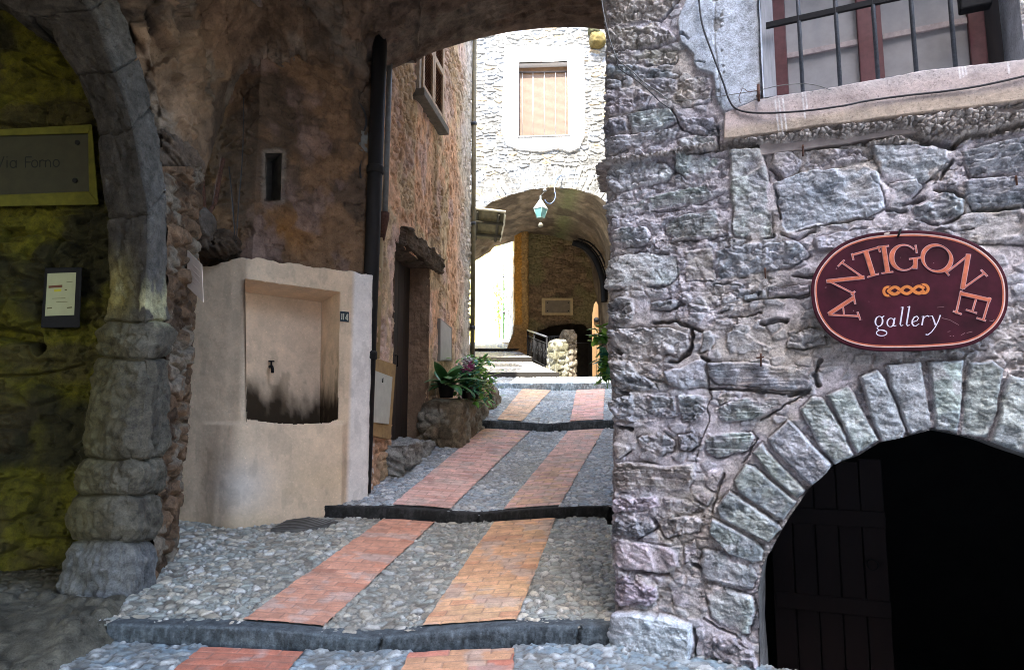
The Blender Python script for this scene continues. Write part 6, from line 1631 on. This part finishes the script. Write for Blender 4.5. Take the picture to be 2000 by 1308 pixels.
b = MB(); b.tube([FPx(1013, 142, -.13), FPx(1109, 140, -.13)], .022, 8); b.build('blind_roll', mat_plain('blind_box', (.12, .10, .09), .7, .2, 10, 0), fwin)
b = MB(); b.hexa([fq(sl0 - .04, .09, bot_ - .03), fq(sl1 + .05, .09, bot_ - .03), fq(sl1 + .05, -.14, bot_ - .03), fq(sl0 - .04, -.14, bot_ - .03)], [fq(sl0 - .04, .09, bot_ + .008), fq(sl1 + .05, .09, bot_ + .008), fq(sl1 + .05, -.14, bot_ + .008), fq(sl0 - .04, -.14, bot_ + .008)]); b.build('window_sill', mat_plain('thin_slate_sill', (.14, .14, .14), .8, .2, 15, .1), fwin)
p_ = FPx(1166, 80, .10); rock('corbel', p_, (.20, .22, .17), 711, M_STONE, (.13, .10, .035), far, 4, .3)
p_ = FPx(1160, 62, .08); rock('corbel', p_, (.14, .16, .10), 715, M_STONE, (.06, .06, .03), far, 4, .3)
# passage vault behind the arch
EX = Vector((-.035, 1.0, 0)).normalized(); DPT = 4.7
ap = []
for (a0, a1), (b0_, b1_) in zip(aq[:-1], aq[1:]):
    for t_ in range(12): ap.append((a0 + (b0_ - a0) * t_ / 12, a1 + (b1_ - a1) * t_ / 12))
ap.append(aq[-1]); ap = np.array(ap)
for _ in range(5): ap[1:-1] = (ap[:-2] + 2 * ap[1:-1] + ap[2:]) / 4
dv = np.linspace(0, 1, 150)
sa = ap[:, 0][None, :] + 0 * dv[:, None]; za = ap[:, 1][None, :] + 0 * dv[:, None]
X_ = F0.x + FDV.x * sa + EX.x * DPT * dv[:, None]; Y_ = F0.y + FDV.y * sa + EX.y * DPT * dv[:, None]
cxm, czm = ap[:, 0].mean(), 4.5
hh = .16 * (fbm(X_ * 2 + za, Y_ * 2.2 + za, 5, 720) - .5) + .06 * (ridged(X_ * 3 + za * 3, Y_ * 4, 4, 721) - .6)
dl_ = np.hypot(sa - ac[0], za - ac[1]) + 1e-6
X_ = X_ - FDV.x * (sa - ac[0]) / dl_ * hh; Zv = za - (za - ac[1]) / dl_ * hh
c = np.ones(X_.shape + (3,)) * np.array((.225, .178, .125)) * (.3 + 1.4 * fbm(X_ * 4 + za * 2, Y_ * 4, 5, 722))[..., None]
c = mixc(c, (.20, .23, .10), np.exp(-((X_ - 1.45) / .25) ** 2) * .7)
c = mixc(c, (.11, .085, .06), sstep(.52, .66, fbm(X_ * 2 + za, Y_ * 1.6, 4, 723)) * .8)
grid_np('passage_vault', X_, Y_, Zv, M_PLAST, far, c)
# body over the passage
b = MB()
yb = 20.95
b.hexa([(-2.35, 16.62, 7.45), (3.05, 16.5, 7.45), (3.05, 20.9, 7.45), (-2.35, 20.9, 7.45)], [(-2.35, 16.62, 11.9), (3.05, 16.5, 11.9), (3.05, 20.9, 9.3), (-2.35, 20.9, 9.3)]); b.build('upper_storey', Mh, far)
b = MB(); b.hexa([(-2.5, 16.3, 12.02), (3.2, 16.2, 12.02), (3.2, 21.2, 9.2), (-2.5, 21.2, 9.2)], [(-2.5, 16.3, 12.14), (3.2, 16.2, 12.14), (3.2, 21.2, 9.34), (-2.5, 21.2, 9.34)]); b.build('roof', mat_plain('far_roof_tiles', (.34, .15, .09), .9, .3, 8, .3), far)
# back wall of the passage with low arch
BY = 20.6
def BXZ(px, py): p = P(px, py, BY); return (p.x, p.z)
x, z = np.meshgrid(np.linspace(BXZ(1028, 600)[0], 3.4, 260), np.linspace(1.9, 7.6, 420))
f1, f2, a, bb = voro((x + .1 * fbm(x * 4, z * 4, 2, 730)) * 3, (z + .06 * fbm(x * 5, z * 5, 2, 731)) * 6.5, 732)
h = .05 * sstep(.01, .3, f2 - f1) * a + .05 * (fbm(x * 4, z * 5, 4, 733) - .5)
la = [BXZ(*p) for p in ((1038, 800), (1040, 668), (1050, 648), (1075, 637), (1110, 632), (1140, 634), (1155, 648), (1160, 800))]
ld = polysd(x, z, la)
c = np.ones(x.shape + (3,)) * np.array((.24, .165, .095)) * (.6 + .5 * a)[..., None] * (.6 + .8 * fbm(x * 5, z * 6, 4, 734))[..., None]
c = mixc(c, (.22, .20, .09), sstep(.5, .65, fbm(x * 1.4, z * 1.2, 3, 735)) * .6)
c = mixc(c, (.10, .075, .05), sstep(-.22, -.02, ld) * .6)
grid_np('passage_end_wall', x, BY - h, z, M_STONE, far, c, mask=~(facemean(ld) > 0))
b = MB()
x0_, x1_ = BXZ(1036, 700)[0], BXZ(1164, 700)[0]
for q_ in ([(x0_, BY, 1.7), (x0_, BY + 2.2, 1.7), (x0_, BY + 2.2, 5), (x0_, BY, 5)], [(x1_, BY, 1.7), (x1_, BY + 2.2, 1.7), (x1_, BY + 2.2, 5), (x1_, BY, 5)], [(x0_, BY + 2.2, 1.7), (x1_, BY + 2.2, 1.7), (x1_, BY + 2.2, 5), (x0_, BY + 2.2, 5)], [(x0_, BY, 5), (x1_, BY, 5), (x1_, BY + 2.2, 5), (x0_, BY + 2.2, 5)]): b.quad(q_)
b.build('low_arch_room', mat_plain('dark_cellar_stone', (.06, .045, .03), .9, .4, 5, .3), far)
b = MB(); b.box((2.2, 18.5, 2.1), (3.4, 5.6, .3)); tag(b.build('path', mat_plain('passage_floor_stone', (.20, .17, .13), .9, .35, 7, .4)), kind='structure')
# pilaster at the exit
pv_ = [P(x_, 600, 20.2) for x_ in (1003, 1030)]
n_, m_ = 60, 320
px0, px1 = P(1004, 600, 20.3).x, P(1031, 600, 20.3).x
sgm = [(-.3, 1.4), (0, 0), (1.0, 0), (1.2, .8)]
u_ = np.linspace(0, 3, n_)
zz_ = np.linspace(2.6, 7.4, m_)
bx_ = np.interp(u_, [0, 1, 2, 3], [px0 - .02, px0, px1, px1 + .05]); by_ = np.interp(u_, [0, 1, 2, 3], [22.4, 20.3, 20.25, 20.9])
for _ in range(2): bx_[1:-1] = (bx_[:-2] + 2 * bx_[1:-1] + bx_[2:]) / 4; by_[1:-1] = (by_[:-2] + 2 * by_[1:-1] + by_[2:]) / 4
U_, ZZ = np.meshgrid(u_, zz_)
flare = .26 * sstep(4.35, 3.3, ZZ)
X_ = bx_[None, :] - flare * sstep(2.4, 1.0, U_) + .06 * (fbm(U_ * 4, ZZ * 4, 4, 740) - .5) + .05 * (ridged(U_ * 3, ZZ * 9, 3, 742) - .6) * (U_ > 1.4); Y_ = by_[None, :] - flare * .8 + .07 * (fbm(U_ * 4, ZZ * 4, 4, 741) - .5) - .06 * (ridged(U_ * 3, ZZ * 9, 3, 743) - .6) * (U_ > 1.4)
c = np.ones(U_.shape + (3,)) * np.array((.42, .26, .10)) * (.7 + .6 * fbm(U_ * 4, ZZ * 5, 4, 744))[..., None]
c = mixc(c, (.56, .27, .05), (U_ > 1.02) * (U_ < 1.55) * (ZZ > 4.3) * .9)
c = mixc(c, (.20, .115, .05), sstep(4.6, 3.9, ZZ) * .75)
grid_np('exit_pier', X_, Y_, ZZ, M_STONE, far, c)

# ---- lantern
LY = 15.55
lan = thing('hanging_lantern', 'small white-capped glass lantern hanging from a wire under the archway', 'lantern', P(1056, 405, LY))
b = MB(); cA = P(1056, 408, LY); r0 = (P(1069, 408, LY) - cA).length
z_ = lambda y_: P(1056, y_, LY).z - cA.z
b.lathe(cA, [(r0 * 1.08, -.006), (r0 * 1.1, .008), (r0 * .12, z_(389)), (.02, z_(384)), (.016, z_(382))], 4, Matrix.Rotation(R(8), 3, 'Z')); b.build('cap', mat_plain('white_enamel', (.30, .36, .36), .4, .08, 12, 0), lan)
b = MB(); b.lathe(cA, [(r0 * .98, -.012), (r0 * .62, z_(424))], 4, Matrix.Rotation(R(8), 3, 'Z')); b.build('glass', mat_plain('pale_teal_glass', (.10, .25, .235), .2, .1, 12, 0), lan)
b = MB(); Mz = Matrix.Rotation(R(8), 3, 'Z')
for k_ in range(4):
    d_ = Mz @ Vector((math.cos(PI / 2 * k_), math.sin(PI / 2 * k_), 0)); b.tube([cA + d_ * r0 * 1.0 + Vector((0, 0, -.01)), cA + d_ * r0 * .64 + Vector((0, 0, z_(424)))], .010, 5)
b.lathe(cA + Vector((0, 0, z_(426))), [(r0 * .66, 0), (r0 * .66, .02)], 4, Mz); b.build('frame', mat_plain('dull_green_metal', (.10, .16, .14), .5, .2, 12, 0), lan)
b = MB(); b.lathe(P(1056, 440, LY), [(.01, -.05), (.05, -.03), (.062, .0), (.04, .045), (.012, .07)], 12); b.tube([P(1056, 432, LY), P(1056, 425, LY)], .006, 5); b.build('finial', mat_plain('pale_ball', (.16, .15, .11), .5, .1, 12, 0), lan)
b = MB(); b.lathe(P(1064, 372, LY), [(.01, -.04), (.04, -.02), (.045, .0), (.03, .03), (.01, .045)], 12); b.tube([P(1056, 384, LY), P(1060, 378, LY), P(1064, 374, LY), P(1066, 352, LY + .5)], .006, 6); b.build('hanger', mat_plain('pale_hook', (.2, .21, .21), .4, .1, 12, 0), lan)
b = MB(); b.tube(catmull([tuple(P(*q_)) for q_ in ((1098, 342, 16.2), (1090, 347, 16.0), (1084, 358, 15.8), (1083, 372, 15.7), (1085, 382, 15.65), (1082, 392, 15.6), (1075, 398, 15.58), (1068, 396, 15.56), (1064, 390, 15.55))], 6), .014, 7)
tag(b.build('cable', mat_plain('pale_blue_cable', (.06, .09, .16), .5, .3, 8, 0), origin=P(1083, 372, 15.7)), 'pale looping cable hooked over the archway crown beside the lantern', 'cable')

# ---- wooden canopy at the left of the archway
can = thing('wooden_canopy', 'dark wooden porch canopy hanging over the left side of the archway', 'canopy', P(950, 440, 15.6))
A0, A1, A2, A3 = P(880, 404, 15.2), P(986, 417, 15.2), P(977, 470, 16.15), P(880, 462, 16.15)
b = MB(); b.prism([A0, A1, A2, A3], (0, 0, .05)); b.build('boards', mat_plain('dark_canopy_boards', (.09, .075, .035), .8, .4, 10, .3, stretch=(1, .15, 1)), can)
b = MB()
for t_ in (.12, .5, .9):
    a_ = A0.lerp(A1, t_); c_ = A3.lerp(A2, t_); b.tube([a_ - Vector((0, 0, .03)), c_ - Vector((0, 0, .03))], .035, 4)
for t_ in (.3, .75): b.tube([A0.lerp(A3, t_) - Vector((0, 0, .06)), A1.lerp(A2, t_) - Vector((0, 0, .06))], .04, 4)
b.build('rafters', mat_plain('dark_rafter', (.03, .025, .012), .8, .3, 10, .2), can)
b = MB(); b.tube([A0 + Vector((0, -.02, .03)), A1 + Vector((.02, -.02, .03))], .03, 6); b.build('fascia', mat_plain('pale_weathered_fascia', (.42, .38, .27), .8, .2, 10, .2), can)
b = MB(); b.tube([A1 + Vector((0, 0, -.02)), A1 + Vector((-.02, .3, -.16)), A2 + Vector((0, 0, -.02))], .02, 6); b.build('edge_trim', mat_plain('pale_trim', (.5, .47, .36), .8, .2, 10, .2), can)

# ---- plaque on the end wall
fp = thing('stone_plaque', 'small grey plaque in a cream frame on the back wall of the archway', 'plaque', P(1089, 599, BY - .1))
def B(px, py, o): return P(px, py, BY - o)
b = MB(); fo = [(1058, 582), (1119, 582), (1119, 615), (1058, 615)]; fi = [(1065, 587), (1114, 587), (1114, 611), (1065, 611)]
for i in range(4):
    j = (i + 1) % 4
    b.hexa([B(*fo[i], .0), B(*fo[j], .0), B(*fi[j], .0), B(*fi[i], .0)], [B(*fo[i], .13), B(*fo[j], .13), B(*fi[j], .13), B(*fi[i], .13)])
b.build('frame', mat_plain('cream_plaque_frame', (.50, .38, .20), .8, .15, 8, .1), fp)
b = MB(); b.hexa([B(*q_, .0) for q_ in fi], [B(*q_, .10) for q_ in fi]); b.build('slab', mat_plain('grey_brown_slab', (.20, .16, .11), .7, .2, 8, .1), fp)
b = MB()
for q_ in ((1069, 591), (1110, 591), (1069, 607), (1110, 607)):
    b = MB(); b.box(B(*q_, .102), (.03, .012, .03)); b.build('bolt', M_BLACK, fp)
# ---- dark arched iron screen on the right
b = MB(); cv = catmull([tuple(P(*q_)) for q_ in ((1118, 474, 18.6), (1140, 482, 18.6), (1158, 500, 18.6), (1170, 524, 18.6), (1177, 550, 18.6), (1180, 590, 18.6))], 8)
b.tube(cv, .085, 8); scr = thing('arched_screen', 'dark curved iron arch on the right side of the passage behind the lantern', 'iron arch', cv[0]); b.build('outer_bar', M_BLACK, scr)
b = MB(); b.tube([Vector(p) + Vector((.10, .02, .07)) for p in cv], .022, 6); b.tube([Vector(p) + Vector((.17, .02, .12)) for p in cv], .022, 6)
for k_ in range(4, len(cv), 7): b.tube([Vector(cv[k_]), Vector(cv[k_]) + Vector((.2, .02, .14))], .014, 5)
b.build('scroll_bars', M_BLACK, scr)
# ---- railing, parapet, timber board
rl = thing('iron_railing', 'black iron railing with slim bars at the stair edge inside the archway', 'railing', P(1050, 690, 18.4))
ra, rb_ = P(1031, 645, 18.9), P(1068, 658, 17.3); ra2, rb2 = P(1031, 700, 18.9), P(1068, 722, 17.3)
b = MB(); b.tube([ra, rb_], .028, 8); b.build('top_rail', M_IRON, rl)
b = MB(); b.tube([ra.lerp(ra2, .2), rb_.lerp(rb2, .2)], .015, 6); b.tube([ra.lerp(ra2, .92), rb_.lerp(rb2, .92)], .015, 6); b.build('lower_rail', M_BLACK, rl)
for t_ in (0, .36, 1.0):
    b = MB(); b.tube([ra.lerp(rb_, t_), ra2.lerp(rb2, t_) - Vector((0, 0, .12))], .030, 6); b.build('post', M_BLACK, rl)
b = MB()
for k_ in range(15):
    t_ = (k_ + .5) / 15; b.tube([ra.lerp(rb_, t_).lerp(ra2.lerp(rb2, t_), .2), ra.lerp(rb_, t_).lerp(ra2.lerp(rb2, t_), .92)], .010, 5)
for k_ in range(5):
    t_ = (k_ + .5) / 5; c_ = ra.lerp(rb_, t_).lerp(ra2.lerp(rb2, t_), .55); d_ = (rb_ - ra).normalized()
    b.tube([c_ + d_ * .09 * math.cos(w_) + Vector((0, 0, .11 * math.sin(w_))) for w_ in np.linspace(0, 2 * PI, 13)], .010, 5)
b.build('bars', M_BLACK, rl)
r2 = thing('stair_railing', 'short grey barred handrail beyond the stone parapet', 'railing', P(1085, 670, 19.4))
b = MB(); a_, c_ = P(1070, 658, 19.6), P(1097, 655, 19.2); b.tube([a_, c_], .02, 6); b.build('top_rail', M_IRON, r2)
b = MB()
for k_ in range(9):
    q_ = a_.lerp(c_, k_ / 8); b.tube([q_, q_ - Vector((0, 0, .40))], .011, 5)
b.build('bars', M_IRON, r2)
q_ = P(1089, 712, 17.0)
o = ledge_rock('stone_parapet', q_.x, q_.y, (.20, .38, .62), 750, (.15, .14, .09), None, 6, R(12), P(1089, 664, 17.0).z)  # parapet darkened in colour in place of shade
tag(o, 'rubble parapet below the black railing in the archway, shade put into its colour', 'parapet')
q_ = P(1110, 705, 19.0)
o = ledge_rock('stone_stub_wall', q_.x, q_.y, (.20, .25, .85), 756, (.22, .185, .14), None, 7, 0, P(1110, 645, 19.0).z)
tag(o, 'pale upright rubble stub wall under the low arch, right of the parapet', 'wall')
bd = thing('timber_board', 'tall round-topped timber board leaning in the archway near the right wall', 'board', P(1168, 755, 16.9))
pts = [P(1157, 756, 16.9), P(1156, 640, 16.9), P(1157, 612, 16.9), P(1160, 594, 16.9), P(1164, 588, 16.9), P(1168, 596, 16.9), P(1169, 640, 16.9), P(1173, 756, 16.9)]
b = MB(); b.prism(pts, (.02, .06, 0)); b.build('panel', mat_plain('tan_timber', (.17, .095, .035), .7, .25, 8, .2, stretch=(1, 1, .1)), bd, bevel=.01)
b = MB(); b.tube([P(1166, 756, 16.85), P(1163, 640, 16.85)], .012, 5); b.build('edge_batten', mat_plain('dark_timber', (.12, .07, .03), .7, .25, 8, .2), bd)
b = MB(); b.lathe(P(1165, 625, 16.86), [(.035, -.05), (.07, -.02), (.07, .03), (.03, .07)], 10); b.build('knob', M_BLACK, bd)

# ---- beyond the exit: sunlit lane
sw = thing('sunlit_stone_wall', 'bright sunlit stone wall just beyond the exit of the passage', 'wall', (0.1, 24, 4))
y, z = np.meshgrid(np.linspace(22.6, 33, 260), np.linspace(3.6, 10, 200))
xw = P(984, 600, 24.6).x + .075 * (y - 24.6)
f1, f2, a, bb = voro(y * 3, z * 6, 760); h = .06 * sstep(0, .3, f2 - f1) * a
c = np.ones(y.shape + (3,)) * np.array((.50, .46, .38)) * (.6 + .6 * a)[..., None]
xw2 = np.where(y < 24.6, P(1003, 600, 22.6).x + (P(984, 600, 24.6).x - P(1003, 600, 22.6).x) * (y - 22.6) / 2.0, P(984, 600, 24.6).x + .9 * (y - 24.6))
grid_np('wall', xw2 - h, y - h, z, M_STONE, sw, c)
gp = thing('green_downpipe', 'thin green downpipe on the edge of the sunlit wall beyond the exit', 'drainpipe', P(983, 660, 24.4))
b = MB(); b.tube([P(984, 662, 24.4), P(983, 440, 24.4)], .035, 10); b.build('pipe', mat_plain('green_pipe', (.10, .24, .07), .5, .2, 8, 0), gp)
b = MB()
for y_ in (540, 610):
    b = MB(); b.tube([P(983.5, y_ - 2, 24.4), P(983.5, y_ + 2, 24.4)], .045, 10); b.build('collar', M_IRON, gp)
ph = thing('pale_house', 'dazzling pale plastered house closing the sunlit lane beyond the exit', 'house', (-1, 34, 4.6))
b = MB(); b.box((-1, 36, 9), (16, 4, 11)); b.build('wall', mat_plain('exit_glow_plaster', (.80, .70, .22), .9, .06, 1.2, .1), ph)  # saturated yellow wall colour stands in for the exit glow
b = MB(); b.box((-1, 36, 14.6), (17, 5, .3)); b.build('roof', mat_plain('pale_roof_tiles', (.35, .16, .1), .9, .3, 8, .3), ph)
aw = thing('terracotta_roof', 'small sunlit orange porch roof far beyond the exit', 'porch roof', P(958, 560, 29))
b = MB(); b.prism([P(948, 536, 29), P(976, 578, 28), P(962, 592, 28), P(947, 580, 29)], (0, .25, .05)); b.build('tiles', mat_plain('sunlit_clay_tiles', (.55, .32, .13), .9, .25, 8, .3), aw)
b = MB(); b.box(P(954, 600, 29.6), (.25, .3, 1.4)); b.build('bracket_wall', mat_plain('pale_bracket_plaster', (.72, .68, .55), .9, .08, 5, .1), aw)
sh = thing('sunlit_shrub', 'yellow-green sunlit shrub growing by the downpipe beyond the exit', 'shrub', P(974, 650, 25.5))
b = MB()
b.tube([P(975, 660, 25.5), P(974, 600, 25.5), P(976, 560, 25.5)], [.03, .02, .008], 6); b.build('stem', M_LEAFM, sh)
b = MB()
for k_ in range(170):
    q_ = P(974 + rng_.gauss(0, 4), rng_.uniform(555, 640), 25.4 + rng_.gauss(0, .15)); leaf(b, q_, rng_.uniform(0, 6.3), rng_.uniform(-.8, .6), rng_.uniform(.08, .15), .06, .7, 3)
b.build('leaves', M_LEAFL, sh)

# ================================================================== unseen house behind the camera limiting sky light, tower added to block sun
b = MB(); b.box((3.5, -8.5, 5.0), (16, 4, 11)); b.box((-.3, -8.6, 16.6), (3.4, 3.6, 12.2)); tag(b.build('opposite_house_blocker', mat_plain('opposite_plaster', (.40, .37, .36), .9, .2, 2, .2), origin=(3.5, -8.5, 0)), 'unseen plastered house behind the viewer, its tower added to block sun', 'house')

# ================================================================== light, sky, camera
SUN_AZ, SUN_EL = 12.0, 56.0          # direction the light travels (clockwise from +Y), elevation
w_ = bpy.data.worlds.new('World'); SC.world = w_; w_.use_nodes = True
nt = w_.node_tree; bg = nt.nodes['Background']; sky = nt.nodes.new('ShaderNodeTexSky'); sky.sky_type = 'NISHITA'; sky.sun_disc = False
sky.sun_elevation = R(SUN_EL); sky.sun_rotation = R(SUN_AZ + 180); sky.dust_density = 1.9; sky.ozone_density = .8
nt.links.new(sky.outputs['Color'], bg.inputs['Color']); bg.inputs['Strength'].default_value = .15
sun = bpy.data.lights.new('sun', 'SUN'); sun.energy = 2.0; sun.angle = R(.5); sun.color = (1, .95, .86)
so_ = bpy.data.objects.new('sun', sun); COL.objects.link(so_)
dvec = Vector((math.sin(R(SUN_AZ)) * math.cos(R(SUN_EL)), math.cos(R(SUN_AZ)) * math.cos(R(SUN_EL)), -math.sin(R(SUN_EL))))
so_.rotation_euler = dvec.to_track_quat('-Z', 'Y').to_euler(); so_.location = (-20, -10, 40)
cam = bpy.data.cameras.new('camera'); cam.lens = 24.0; cam.sensor_width = 36.0; cam.clip_end = 400; cam.clip_start = .05
co = bpy.data.objects.new('camera', cam); COL.objects.link(co); co.location = (0, 0, CAMZ); co.rotation_euler = (R(90) + PITCH, 0, 0)
SC.camera = co
vs = SC.view_settings; vs.view_transform = 'Standard'; vs.look = 'None'; vs.gamma = 1; vs.exposure = 3.5
SC.cycles.use_denoising = True
SC.cycles.pixel_filter_type = 'BLACKMAN_HARRIS'; SC.cycles.filter_width = 1.0
SC.cycles.max_bounces = 8; SC.cycles.diffuse_bounces = 5
